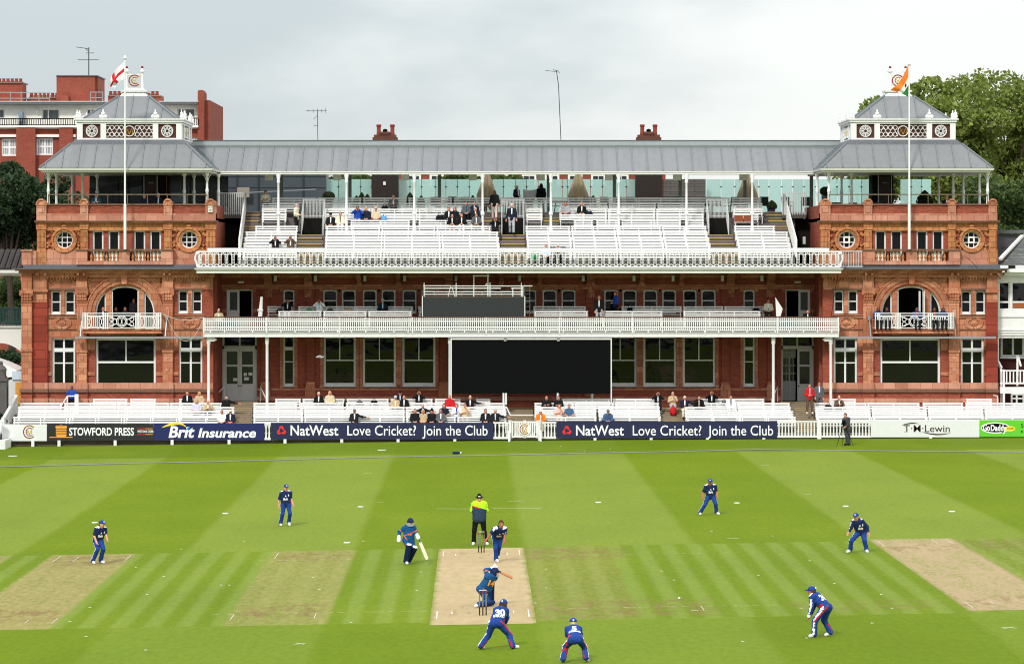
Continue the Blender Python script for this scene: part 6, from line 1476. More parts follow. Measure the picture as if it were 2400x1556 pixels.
y = 189.5; q = lambda p: X(p, y); z_ = lambda p: Z(p, y)
o = thing('marquee', 'white peaked marquee and pale kiosk with ochre panel at the left edge', 'marquee', (q(20), y, 0))
mb = MB(); mb.prism([(q(-40), z_(890)), (q(27), z_(884)), (q(36), z_(869)), (q(20), z_(861)), (q(2), z_(853)), (q(-40), z_(838))], y + .5, y + 4); part('canopy', mb, WHITE, o)
part('kiosk', MB().box(q(27), q(57), y + .2, y + .5, z_(890), z_(870)), mat('pale_blue_panel', S(186, 196, 210), .5), o); part('kiosk_wall', MB().box(q(16), q(57), y + .3, y + 1, 1.0, z_(890)), GREYW, o); part('ochre_panel', MB().box(q(35), q(57), y + .2, y + .29, z_(948), z_(896)), mat('ochre_panel', S(200, 138, 56), .6), o)
mb = MB()
for k, wd in ((912, 10), (919, 8), (925, 12)): mb.box(q(44), q(44 + wd), y + .19, y + .199, z_(k + 1), z_(k))
part('ochre_panel_lines', mb, TBL, o)
o = thing('gate_pier', 'dark stone gate pier with moulded cap at the left edge', 'pier', (X(2, 186.5), 186.5, 0))
y = 186.5; q = lambda p: X(p, y); z_ = lambda p: Z(p, y); GP = mat('sooty_stone', S(88, 84, 84), .85, var=.2)
part('shaft', MB().box(q(-20), q(15), y, y + .8, -.5, z_(893)), GP, o); part('cap', MB().box(q(-22), q(17), y - .08, y + .88, z_(893), z_(888)).prism([(q(-20), z_(888)), (q(15), z_(888)), (q(9), z_(880)), (q(-12), z_(880))], y, y + .8), GP, o); part('finial', MB().lathe([(.3, 0), (.3, .3), (.34, .34), (.25, .5), (.1, .62), (.12, .75), (.03, .85)], (q(0), y + .4, z_(881)), 10), GP, o, True)
y = 186.9; o = thing('iron_gate', 'black iron gate leaf beside the dark stone pier', 'gate', (X(18, y), y, 0)); mb = MB()
for p in (16.5, 18.5): mb.bar((X(p, y), y, -.2), (X(p, y), y, Z(905, y)), .035)
mb.bar((X(16, y), y, Z(925, y)), (X(19.5, y), y, Z(925, y)), .05); mb.bar((X(16, y), y, Z(945, y)), (X(19.5, y), y, Z(945, y)), .05); part('bars', mb, BLACK, o)
tree('low clipped dark bush in front of the stone pier', X(4, 185.4), 185.4, -.2, .15, Z(955, 185.4), .36, .3, DKL, 1500, .05, 40, 'bush', 8, .04, 'bush')
# right-hand neighbour
y = 190.6; q = lambda p: X(p, y); z_ = lambda p: Z(p, y); SLATE = blockmat('mossy_slate', S(112, 114, 112), S(84, 88, 88), S(60, 62, 60), .3, .16, .015, dirt=.5)
NB = thing('neighbour_building', 'white building with slate hipped roof adjoining the orange flag tower', 'building', (q(2380), y, 0))
part('roof', MB().add([(q(2341), y - .4, z_(622)), (q(2560), y - .4, z_(622)), (q(2560), y + 6, z_(470)), (q(2412), y + 2.6, z_(556)), (q(2330), y + 5, z_(590))], [(0, 1, 2, 3), (0, 3, 4)]), SLATE, NB)
part('hip_ridge', MB().bar((q(2341), y - .42, z_(608)), (q(2412), y + 2.55, z_(552)), .22, .12), CREAMW, NB)
part('dormer', MB().box(q(2336), q(2420), y + 3, y + 5, z_(600), z_(548)).box(q(2334), q(2420), y + 2.7, y + 5.2, z_(546), z_(538)), LEAD, NB)
part('eaves', MB().box(q(2356), q(2560), y - .7, y + .2, z_(638), z_(630)).box(q(2352), q(2560), y - .4, y + .2, z_(646), z_(638)), WHITE, NB)
for k in range(4): part('dentil', MB().box(q(2366 + 14.5 * k), q(2371 + 14.5 * k), y - .2, y - .02, z_(645), z_(639.5)), WHITE, NB)
part('wall', MB().holes(q(2338), q(2560), z_(792), z_(640), y, y + .4, [(q(2342), q(2366), z_(725), z_(662)), (q(2372), q(2420), z_(725), z_(662)), (q(2425), q(2470), z_(725), z_(662))]), WHITE, NB)
for a, b in ((2342, 2366), (2372, 2420)): window(q(a), q(b), z_(725), z_(662), y + .1, .05, [], [(z_(708), .1)], False, parent=NB, glass=GLASS)
part('orange_blind', MB().box(q(2373), q(2419), y + .12, y + .15, z_(722), z_(711)), mat('orange_blind', S(150, 84, 42), .7), NB)
for c in (741, 772, 778, 784): part('moulding', MB().box(q(2337), q(2560), y - .08, y + .02, z_(c + 2), z_(c)), WHITE, NB)
NBW = MB().holes(q(2338), q(2560), .5, z_(792), y + 1.6, y + 2, [(q(2358), q(2405), z_(836), z_(790)), (q(2386), q(2405), z_(950), z_(925))]); part('lower_wall', NBW, blockmat('dark_red_brick', S(74, 30, 26), S(62, 26, 24), S(60, 34, 30), .225, .075, .012), NB)
window(q(2354), q(2410), z_(838), z_(790), y + 1.45, .12, [(q(2383), .12)], [], True, parent=NB, frame=GREYW); window(q(2378), q(2410), z_(952), z_(924), y + 1.45, .1, [(q(2392), .1)], [(z_(936), .08)], False, parent=NB)
part('corner_post', MB().box(q(2337), q(2341), y - .1, y + .1, z_(850), z_(789)).bar((q(2339), y, z_(848)), (q(2345), y - .2, z_(862)), .14, .14).box(q(2342), q(2347), y - .3, y - .1, z_(950), z_(862)), WHITE, NB)
mb = MB(); yy = y - .8; q2 = lambda p: X(p, yy); zz = lambda p: Z(p, yy)
mb.box(q2(2344), q2(2440), yy, yy + .07, zz(870), zz(867)); mb.box(q2(2344), q2(2440), yy, yy + .07, zz(900), zz(896)); mb.box(q2(2344), q2(2440), yy - .05, yy + .3, zz(922), zz(907)); mb.box(q2(2350), q2(2355), yy - .06, yy + .1, zz(965), zz(866))
for k in range(12): mb.box(q2(2358 + 8 * k), q2(2361 + 8 * k), yy + .01, yy + .06, zz(897), zz(868))
part('stair_balcony', mb, WHITE, NB)
mb = MB(); mb.prism([(q2(2385), zz(905)), (q2(2390), zz(905)), (q2(2390), zz(835)), (q2(2386), zz(833))], yy + .5, yy + .6); mb.prism([(q2(2387), zz(833)), (q2(2391), zz(834)), (q2(2398), zz(858)), (q2(2394), zz(860))], yy + .5, yy + .6); part('stair_string', mb, WHITE, NB)
y = 189; o = thing('hand_rail_stand', 'small white metal stand at the right corner of the right tower', 'stand', (X(2338, y), y, 1.2)); part('post', MB().tube([(X(2338, y), y, 1.2), (X(2338, y), y, Z(927, y))], .03, 6), WHITE, o); part('bracket', MB().bar((X(2328, y), y, Z(926, y)), (X(2339, y), y, Z(928, y)), .04), WHITE, o)

# the stand opposite the pavilion, behind the camera, which its old windows mirror
o = thing('opposite_stand', 'two tier white seated stand facing the pavilion from behind the camera', 'stand', (0, -20, 0))
mb = MB()
for k in range(14): mb.box(-62, 62, -14 - .9 * k, -13.1 - .9 * k, 0, 1.2 + .42 * k)
part('lower_tier', mb, STEPD, o); mb = MB()
for k in range(14): mb.box(-60, 60, -13.9 - .9 * k, -13.8 - .9 * k, 1.2 + .42 * k, 1.62 + .42 * k)
part('lower_seats', mb, WHITE, o); part('fascia', MB().box(-62, 62, -18.2, -18, 8.6, 10.0), WHITE, o); part('shaded_back', MB().box(-62, 62, -27.5, -27, 7, 12), DARK, o); mb = MB()
for k in range(14): mb.box(-60, 60, -19 - .9 * k, -18.1 - .9 * k, 9.6, 10.2 + .5 * k); 
part('upper_tier', mb, STEPD, o); mb = MB()
for k in range(14): mb.box(-60, 60, -18.9 - .9 * k, -18.8 - .9 * k, 10.2 + .5 * k, 10.6 + .5 * k)
part('upper_seats', mb, WHITE, o); part('roof', MB().xprism([(-20, 20.5), (-40, 19), (-40, 18.6), (-20, 20.1)], -62, 62), DARK, o); part('back_wall', MB().box(-62, 62, -36, -35.5, 0, 19), DARK, o)

CAB = mat('pale_cable', S(196, 188, 176), .7, var=0)
def sag(a, b, d, y, n=14): return [(X(a[0] + (b[0] - a[0]) * k / n, y), y, Z(a[1] + (b[1] - a[1]) * k / n + 4 * d * (k / n) * (1 - k / n), y)) for k in range(n + 1)]
solo('cable', MB().tube(sag((381, 736), (477, 744), 10, 188.9), .018, 5), CAB, 'pale slack cable from the small balcony to the long lower balcony', 'cable', (X(381, 188.9), 188.9, Z(736, 188.9)))
solo('cable', MB().tube(sag((392, 745), (476, 750), 52, 188.85, 20), .014, 5), CAB, 'thin pale cable looping down before the narrow ground floor window', 'cable', (X(392, 188.9), 188.85, Z(745, 188.9)))
solo('cable', MB().tube(sag((2260, 600), (2291, 630), -3, 189.2), .014, 5), BLACK, 'black cable sloping below the outer round window', 'cable', (X(2260, 189.2), 189.2, Z(600, 189.2)))
solo('cable', MB().tube(sag((1964, 640), (1948, 742), 0, 188.9) + sag((1948, 742), (1946, 745), 0, 188.9), .014, 5), BLACK, 'black cable hanging between the two long balconies', 'cable', (X(1964, 189), 188.9, Z(640, 189)))
# ================================================================== bodies grown as one skin over a skeleton
def field(prims, cuts, h, k=.035, pad=.05):
    lo = np.full(3, 1e9); hi = -lo; bb = []
    for p in prims:
        if p[0] == 'c':
            a, b, ra, rb = np.array(p[1], float), np.array(p[2], float), p[3], p[4]; m = max(ra, rb); l, u = np.minimum(a, b) - m, np.maximum(a, b) + m
        else:
            c, ax, rr = np.array(p[1], float), p[2], p[3]; m = max(rr); l, u = c - m, c + m
        bb.append((l, u)); lo = np.minimum(lo, l); hi = np.maximum(hi, u)
    lo = lo - pad; n = np.ceil((hi + pad - lo) / h).astype(int) + 1
    V = np.full(n, .4); ax3 = [lo[i] + np.arange(n[i]) * h for i in range(3)]
    for p, (l, u) in zip(prims, bb):
        i0 = np.maximum(0, np.floor((l - k - .04 - lo) / h).astype(int)); i1 = np.minimum(n, np.ceil((u + k + .04 - lo) / h).astype(int) + 1)
        g = np.stack(np.meshgrid(*[ax3[i][i0[i]:i1[i]] for i in range(3)], indexing='ij'), -1)
        if p[0] == 'c':
            a, b = np.array(p[1], float), np.array(p[2], float); d = b - a; t = np.clip(((g - a) @ d) / max(1e-9, d @ d), 0, 1)
            s = np.linalg.norm(g - a - t[..., None] * d, axis=-1) - (p[3] + (p[4] - p[3]) * t)
        else:
            q = (g - np.array(p[1], float)) @ np.array(p[2], float).T / np.array(p[3]); L = np.linalg.norm(q, axis=-1); s = (L - 1) * min(p[3])
        sl = tuple(slice(i0[i], i1[i]) for i in range(3)); o = V[sl]; e = np.maximum(k - np.abs(o - s), 0) / k; V[sl] = np.minimum(o, s) - e * e * k / 4
    if cuts:
        g = np.stack(np.meshgrid(*ax3, indexing='ij'), -1)
        for fn in cuts: V = np.maximum(V, fn(g))
    return V, lo
CORN = [(0, 0, 0), (1, 0, 0), (0, 1, 0), (1, 1, 0), (0, 0, 1), (1, 0, 1), (0, 1, 1), (1, 1, 1)]
EDG = [(0, 1), (2, 3), (4, 5), (6, 7), (0, 2), (1, 3), (4, 6), (5, 7), (0, 4), (1, 5), (2, 6), (3, 7)]
def snet(V, lo, h):
    n = np.array(V.shape) - 1; C = [V[c[0]:c[0] + n[0], c[1]:c[1] + n[1], c[2]:c[2] + n[2]] for c in CORN]
    ins = sum((c < 0).astype(int) for c in C); mk = (ins > 0) & (ins < 8); ids = np.full(n, -1); w = np.argwhere(mk); ids[mk] = np.arange(len(w))
    cv = [c[mk] for c in C]; acc = np.zeros((len(w), 3)); cnt = np.zeros(len(w))
    for a, b in EDG:
        s = (cv[a] < 0) != (cv[b] < 0); t = np.where(s, cv[a] / np.where(s, cv[a] - cv[b], 1), 0)
        acc += np.where(s[:, None], np.array(CORN[a]) + t[:, None] * (np.array(CORN[b]) - np.array(CORN[a])), 0); cnt += s
    v = lo + (w + acc / cnt[:, None]) * h; F_ = []
    I = V < 0
    for ax in range(3):
        b, c = [(1, 2), (2, 0), (0, 1)][ax]
        A = np.take(I, range(n[ax]), ax); B = np.take(I, range(1, n[ax] + 1), ax); e = np.argwhere(A != B)
        e = e[(e[:, b] > 0) & (e[:, c] > 0) & (e[:, b] < n[b]) & (e[:, c] < n[c])]
        if not len(e): continue
        def sh(db, dc): q = e.copy(); q[:, b] += db; q[:, c] += dc; return ids[q[:, 0], q[:, 1], q[:, 2]]
        q = np.stack([sh(-1, -1), sh(0, -1), sh(0, 0), sh(-1, 0)], 1); fl = ~A[tuple(e.T)]; q[fl] = q[fl][:, ::-1]; F_.append(q)
    return v, np.concatenate(F_)
def grow(name, prims, mats, h=.03, cuts=(), k=.035, pick=None, extra=None, off=None):
    V, lo = field(prims, cuts, h, k)
    if name in ('shirt', 'trousers', 'jacket'):      # creases in the cloth
        gx, gy, gz_ = (lo[i] + np.arange(V.shape[i]) * h for i in range(3)); gx, gy, gz_ = gx[:, None, None], gy[None, :, None], gz_[None, None, :]
        V = V + .008 * np.sin(31 * gx + 22 * gz_ + 9 * np.sin(9 * gz_)) * np.sin(27 * gz_ - 14 * gx + 11 * gy)
    v, f = snet(V, lo, h)
    me = bpy.data.meshes.new(name); mats = mats if isinstance(mats, (list, tuple)) else [mats]
    mi = np.zeros(len(f), int)
    if pick is not None:
        a, b, c, d = (v[f[:, i]] for i in range(4)); cen = (a + b + c + d) / 4; nr = np.cross(c - a, d - b); nr /= np.maximum(1e-9, np.linalg.norm(nr, axis=1))[:, None]; mi = pick(cen, nr)
    vs = [tuple(q) for q in v]; fs = [tuple(int(i) for i in q) for q in f]; mi = list(map(int, mi))
    if extra: o = len(vs); vs += extra.v; fs += [tuple(i + o for i in q) for q in extra.f]; mi += [m for m in extra.mi]
    if off is not None: vs = [(q[0] - off[0], q[1] - off[1], q[2] - off[2]) for q in vs]
    me.from_pydata(vs, [], fs)
    for m in mats: me.materials.append(m)
    me.polygons.foreach_set('material_index', mi); me.polygons.foreach_set('use_smooth', [True] * len(fs)); me.update(); return me
npv = lambda *a: np.array(a, float)
def lerp(a, b, t): return a + (b - a) * t
def unit(v): return v / max(1e-9, np.linalg.norm(v))
SKIN = {'pale': mat('pale_skin', S(214, 150, 124), .55, var=.04), 'tan': mat('tanned_skin', S(176, 108, 78), .55, var=.04), 'brown': mat('brown_skin', S(118, 70, 50), .55, var=.04)}
CL = {}
def cloth(r, g, b):
    return mat('cloth_%02x%02x%02x' % (r, g, b), S(r, g, b), .85, var=.06, scale=9, spec=.15)
EYE = mat('eye_dark', (.02, .015, .012), .3, var=0)
class Fig:
    """J: joints hd nk sA sB eA eB wA wB hA hB kA kB aA aB tA tB; f: where the face looks"""
    def __init__(s, J, f=(0, -1, 0), size=1.0, bulk=1.0):
        s.J = {k: npv(*v) for k, v in J.items()}; s.s = size; s.b = bulk
        f = npv(*f); f[2] *= 1; s.f = unit(f); s.side = unit(np.cross(s.f, npv(0, 0, 1))); s.up = np.cross(s.side, s.f)
        J = s.J; s.C = (J['sA'] + J['sB']) / 2; s.P = (J['hA'] + J['hB']) / 2; s.R = np.array([s.side, s.f, s.up])
    def c(s, a, b, ra, rb=None, add=0.0): return ('c', tuple(a), tuple(b), ra * s.s + add, (rb if rb is not None else ra) * s.s + add)
    def torso(s, add=0.0, low=0.0):
        J = s.J; o = []; P2 = s.P + unit(s.P - s.C) * low; b = s.b
        for q in 'AB':
            o.append(s.c(lerp(s.C, J['s' + q], .5), lerp(P2, P2 + J['h' + q] - s.P, .75), .1 * b, .108 * b, add))
        o.append(s.c(s.C, P2, .108 * b, .112 * b, add)); o.append(s.c(J['sA'], J['sB'], .062, .062, add)); o.append(s.c(s.C, J['nk'], .07, .058, add * .6)); return o
    def arm(s, q, add=0.0, upto=2.0):
        J = s.J; o = [s.c(J['s' + q], lerp(J['s' + q], J['e' + q], min(1, upto)), .056, .046, add)]
        if upto > 1: o.append(s.c(J['e' + q], lerp(J['e' + q], J['w' + q], min(1, upto - 1)), .044, .031, add))
        return o
    def hand(s, q): d = unit(s.J['w' + q] - s.J['e' + q]); return s.c(s.J['w' + q], s.J['w' + q] + d * .085 * s.s, .032, .034)
    def leg(s, q, add=0.0, flare=0.0): J = s.J; return [s.c(J['h' + q], J['k' + q], .092 * s.b ** .5, .06, add), s.c(J['k' + q], J['a' + q], .058, .043 + flare, add)]
    def foot(s, q, add=0.0): J = s.J; return s.c(J['a' + q] + npv(0, 0, -.02), J['t' + q], .04, .036, add)
    def head(s):
        h = s.J['hd']; S_ = s.s
        return [('e', tuple(h), s.R, (.077 * S_, .094 * S_, .118 * S_)), s.c(h - s.up * .05 * S_ + s.f * .035 * S_, h - s.up * .085 * S_ + s.f * .045 * S_, .052, .04), s.c(h + s.f * .088 * S_ + s.up * .01, h + s.f * .108 * S_ - s.up * .022 * S_, .011, .017),
                s.c(h + s.side * .077 * S_, h + s.side * .08 * S_ - s.up * .03 * S_, .018, .014), s.c(h - s.side * .077 * S_, h - s.side * .08 * S_ - s.up * .03 * S_, .018, .014), s.c(s.J['nk'], h - s.up * .04 * S_, .056, .05)]
    def body(s): return s.torso() + [x for q in 'AB' for x in s.arm(q) + [s.hand(q)] + s.leg(q) + [s.foot(q)]] + s.head()
    def face_bits(s, fingers=True):
        mb = MB(); h = s.J['hd']; S_ = s.s; mb.cur = 1
        for q in (-1, 1):
            e = h + s.f * .086 * S_ + s.side * q * .031 * S_ + s.up * .018 * S_; mb.blob(tuple(e), .013 * S_, 6, 4)
            e2 = e + s.up * .024 * S_; mb.bar(tuple(e2 - s.side * .016), tuple(e2 + s.side * .016), .008)
        m = h + s.f * .093 * S_ - s.up * .062 * S_; mb.cur = 2; mb.bar(tuple(m - s.side * .024), tuple(m + s.side * .024), .011)
        mb.cur = 0
        if fingers:
            for q in 'AB':
                w, e = s.J['w' + q], s.J['e' + q]; d = unit(w - e); t = unit(np.cross(d, s.f)) if abs(d @ s.f) < .95 else s.side; n = np.cross(t, d); kn = w + d * .09 * S_
                for i, (o, L) in enumerate(((-.028, .068), (-.009, .078), (.01, .073), (.028, .058))):
                    a = kn + t * o * S_; b = a + d * L * .55 * S_ + n * .008; c = b + d * L * .35 * S_ + n * .025 * S_; mb.tube([tuple(a - d * .02), tuple(b), tuple(c)], [.0095, .0085, .007], 5)
                a = w + d * .03 * S_ + t * .03 * S_; b = a + t * .028 * S_ + d * .02; mb.tube([tuple(a - t * .015), tuple(b), tuple(b + d * .028 * S_ + n * .012)], [.011, .0095, .008], 5)
        return mb
    def hair(s, style, add=.012):
        h = s.J['hd']; S_ = s.s; pr = [('e', tuple(h + s.up * .012 - s.f * .012), s.R, (.077 * S_ + add, .094 * S_ + add, .112 * S_ + add))]; low = -.03
        if style == 'long':
            for q in (-1, 0, 1): pr.append(s.c(h - s.f * .05 + s.side * q * .055, h - s.f * .075 + s.side * q * .065 - s.up * .22, .055, .035))
            low = -.3
        if style == 'tail': pr += [s.c(h - s.f * .1, h - s.f * .15 - s.up * .08, .035, .03), s.c(h - s.f * .15 - s.up * .08, h - s.f * .14 - s.up * .2, .03, .012)]; low = -.3
        if style == 'bob': pr += [s.c(h - s.f * .04 + s.side * q * .06, h - s.f * .05 + s.side * q * .065 - s.up * .1, .05, .045) for q in (-1, 1)]; low = -.2
        lim = .035 if style != 'thin' else -.02
        def cut(g): d = g - h; a = d @ s.f; z = d @ s.up; face = np.minimum(a - lim, .072 * S_ - z); return np.maximum(face, low - z)
        return pr, [cut]
    def cap(s):
        h = s.J['hd']; S_ = s.s; pr = [('e', tuple(h + s.up * .03), s.R, (.102 * S_, .120 * S_, .116 * S_))]
        cut = lambda g: .03 * S_ - (g - h) @ s.up; br = []
        t = s.f * .98 - s.up * .22; br = [('e', tuple(h + s.f * .125 * S_ + s.up * .035 * S_), s.R, (.075 * S_, .085 * S_, .016 * S_))]
        return pr, [cut], br
    def brimhat(s, brim=.17):
        h = s.J['hd']; S_ = s.s
        return [s.c(h + s.up * .08, h + s.up * .13, .088, .075), ('e', tuple(h + s.up * .068), s.R, (brim, brim * 1.05, .018))]
def project(fig_mesh_v, fig_mesh_f, mb, pts2, tris, org, ex, ez, dirn, off=.012):
    """lay a flat outline onto a grown surface along a direction"""
    bv = BVHTree.FromPolygons([tuple(q) for q in fig_mesh_v], fig_mesh_f); vs = []
    for a, b in pts2:
        p = Vector(org + ex * a + ez * b); hit = bv.ray_cast(p - Vector(dirn) * .6, Vector(dirn), 1.2)
        q = hit[0] if hit[0] is not None else p; vs.append(tuple(q - Vector(dirn) * off))
    return mb.add(vs, tris)

# ------------------------------------------------------------------ spectators: a few poses, each person its own copy in its own clothes
def sit(eA, wA, eB, wB, lean=0.0, hd=(0, .07, 1.205), twist=0.0):
    return dict(hd=(hd[0], hd[1] - lean * 1.2, hd[2] - lean * .25), nk=(0, .115 - lean, 1.065 - lean * .15), sA=(-.185, .14 - lean * .9 + twist, .975), sB=(.185, .14 - lean * .9 - twist, .975), eA=eA, wA=wA, eB=eB, wB=wB,
                hA=(-.095, .06, .515), hB=(.095, .06, .515), kA=(-.12, -.36, .53), kB=(.12, -.36, .53), aA=(-.11, -.34, .1), aB=(.11, -.36, .1), tA=(-.12, -.50, .045), tB=(.12, -.52, .045))
def stand(eA, wA, eB, wB, st=.12, hd=(0, -.02, 1.60)):
    return dict(hd=hd, nk=(0, 0, 1.46), sA=(-.185, .01, 1.37), sB=(.185, .01, 1.37), eA=eA, wA=wA, eB=eB, wB=wB, hA=(-.095, 0, .9), hB=(.095, 0, .9), kA=(-.1 - st * .2, -.02, .49), kB=(.1 + st * .2, -.02, .49),
                aA=(-.1 - st * .4, .02, .09), aB=(.1 + st * .4, .02, .09), tA=(-.11 - st * .5, -.13, .04), tB=(.11 + st * .5, -.13, .04))
POSES = dict(
    lap=sit((-.26, .05, .72), (-.08, -.16, .62), (.26, .05, .72), (.08, -.16, .62)),
    lean=sit((-.27, -.1, .72), (-.07, -.3, .66), (.27, -.1, .72), (.07, -.3, .66), .16),
    bin=sit((-.31, -.10, .93), (-.075, -.13, 1.17), (.31, -.10, .93), (.075, -.13, 1.17)),
    chin=sit((-.26, .02, .74), (-.02, -.12, .82), (.24, -.04, .80), (.05, -.07, 1.06)),
    wide=sit((-.42, .2, .90), (-.64, .22, .88), (.42, .2, .90), (.64, .22, .88)),
    rarm=sit((-.26, .05, .72), (-.08, -.16, .62), (.43, .19, .88), (.68, .2, .86)),
    back=sit((-.42, .08, 1.16), (-.13, .16, 1.18), (.42, .08, 1.16), (.13, .16, 1.18)),
    fold=sit((-.25, .02, .76), (.04, -.10, .80), (.25, .02, .76), (-.04, -.08, .77)),
    stand=stand((-.24, .02, 1.08), (-.23, -.03, .84), (.24, .02, 1.08), (.23, -.03, .84)),
    hips=stand((-.40, .10, 1.15), (-.2, -.02, 1.0), (.36, .02, 1.10), (.42, -.18, 1.0), .5),
    hold=stand((-.25, .02, 1.08), (-.06, -.2, 1.05), (.25, .02, 1.08), (.06, -.2, 1.05)),
    walk=dict(stand((-.26, .1, 1.08), (-.3, .08, .85), (.26, -.06, 1.08), (.27, -.16, .86)), aA=(-.1, .2, .12), kA=(-.1, .02, .5), tA=(-.1, .08, .04), kB=(.1, -.1, .5), aB=(.1, -.12, .09), tB=(.1, -.27, .04)))
CACHE = {}
def piece(pose, what, style=None):
    key = (pose, what, style)
    if key in CACHE: return CACHE[key]
    g = Fig(POSES[pose]); h = .034; W = cloth(255, 255, 255)
    if what == 'body': r = grow('body', g.body(), [SKIN['pale'], EYE, EYE], h, extra=g.face_bits(True))
    elif what == 'jacket': r = grow('jacket', g.torso(.02, .03) + [x for q in 'AB' for x in g.arm(q, .016, 1.88)], W, h)
    elif what == 'shirt': r = grow('shirt', g.torso(.012, .0) + [x for q in 'AB' for x in g.arm(q, .014, .85)], W, h)
    elif what == 'trousers': r = grow('trousers', [g.c(g.J['hA'], g.J['hB'], .115, None, .012)] + [x for q in 'AB' for x in g.leg(q, .016, .01)], W, h)
    elif what == 'shoes': r = grow('shoes', [g.foot(q, .014) for q in 'AB'], W, .028)
    elif what == 'hair': pr, ct = g.hair(style); r = grow('hair', pr, W, .026, ct)
    elif what == 'hat':
        if style == 'cap': a, ct, b = g.cap(); r = grow('hat', a, W, .026, ct, extra=MB().blob(b[0][1], (.07, .085, .016), 10, 4))
        else: r = grow('hat', g.brimhat(), W, .024)
    elif what in ('shirt_front', 'tie'):
        ext = .132 if what == 'tie' else .122; d = unit(g.P - g.C); fr = npv(0, -1, 0); fr = unit(fr - d * (fr @ d)); a = g.C + fr * (ext - .035) - d * .03; b = g.C + fr * (ext + .008) + d * (.30 if what == 'tie' else .27)
        r = grow(what, [('c', tuple(a), tuple(b), .055 if what == 'shirt_front' else .022, .028 if what == 'shirt_front' else .026)], W, .02)
    elif what == 'sunglasses':
        h_ = g.J['hd']; mb = MB()
        for q in (-1, 1): mb.blob(tuple(h_ + g.f * .092 + g.side * q * .034 + g.up * .018), (.028, .014, .02), 8, 4)
        mb.bar(tuple(h_ + g.f * .095 - g.side * .07 + g.up * .024), tuple(h_ + g.f * .095 + g.side * .07 + g.up * .024), .012); r = mb.mesh('sunglasses', EYE)
    CACHE[key] = r; return r
def wear(o, nm, me, m):
    c = part(nm, me, None, o); sl = c.material_slots[0]; sl.link = 'OBJECT'; sl.material = m; return c
C_ = dict(kit=(24, 50, 112), navy=(30, 34, 52), dark=(32, 32, 36), black=(24, 24, 27), grey=(92, 94, 98), lgrey=(170, 172, 178), tan=(190, 166, 130), cream=(226, 216, 190), brown=(96, 78, 62), white=(240, 240, 242), blue=(34, 74, 170), denim=(70, 96, 132), red=(190, 34, 40), orange=(236, 126, 44),
          lilac=(196, 196, 214), pink=(222, 186, 178), sky=(178, 206, 232), beige=(206, 190, 160), gold=(212, 168, 70), teal=(40, 84, 100), dred=(140, 30, 36), khaki=(128, 116, 92), blond=(206, 168, 110), hgrey=(168, 164, 158), hwhite=(222, 220, 214), hbrown=(74, 52, 38), hblack=(28, 24, 22), hred=(150, 84, 50))
c_ = lambda n: cloth(*C_[n])
BAG_N = [0]
def person(x, y, z, pose, label, top='dark', kind='jacket', legs='dark', hair='hbrown', style='short', hat=None, hatc='white', sf='white', tie=None, skin='pale', shoes='black', rz=0, group='spectators', shades=False, scale=1.0):
    o = thing('person', label, 'person', (x, y, z), group, rz); o.scale = (scale,) * 3
    wear(o, 'body', piece(pose, 'body'), SKIN[skin])
    wear(o, kind, piece(pose, kind), c_(top)); wear(o, 'trousers', piece(pose, 'trousers'), c_(legs)); wear(o, 'shoes', piece(pose, 'shoes'), c_(shoes))
    if hat != 'cap' and style: wear(o, 'hair', piece(pose, 'hair', style), c_(hair))
    elif style: wear(o, 'hair', piece(pose, 'hair', 'thin'), c_(hair))
    if hat: wear(o, 'hat', piece(pose, 'hat', hat), c_(hatc))
    if kind == 'jacket' and sf and pose != 'back': wear(o, 'shirt_front', piece(pose, 'shirt_front'), c_(sf))
    if tie: wear(o, 'tie', piece(pose, 'tie'), c_(tie))
    if shades: part('sunglasses', piece(pose, 'sunglasses'), None, o)
    if pose == 'bin':
        b = thing('binoculars', 'binoculars of the ' + ' '.join(label.replace('person', 'spectator', 1).split()[:13]), 'binoculars', (x, y - .16 * scale, z + 1.21 * scale), 'binoculars held by spectators')
        for s_ in (-1, 1): part('barrel', MB().tube([(s_ * .036, -.07, 0), (s_ * .034, .04, 0)], [.03, .02], 8), BLACK, b, True, local=True)
        part('bridge', MB().box(-.02, .02, -.02, .02, -.012, .012), BLACK, b, local=True)
    return o
def at(p, row):
    t = row[0]; r = int(row[1:])
    if t == 'L': y, z = YL(r), (ZL(r) if r else .37)
    elif t == 'U': y, z = YU(r - 1), ZU(r - 1)
    elif t == 'M': y, z = (190.15, 6.3) if r == 0 else (191.4, 6.56)
    return X(p, y), y - .06, z
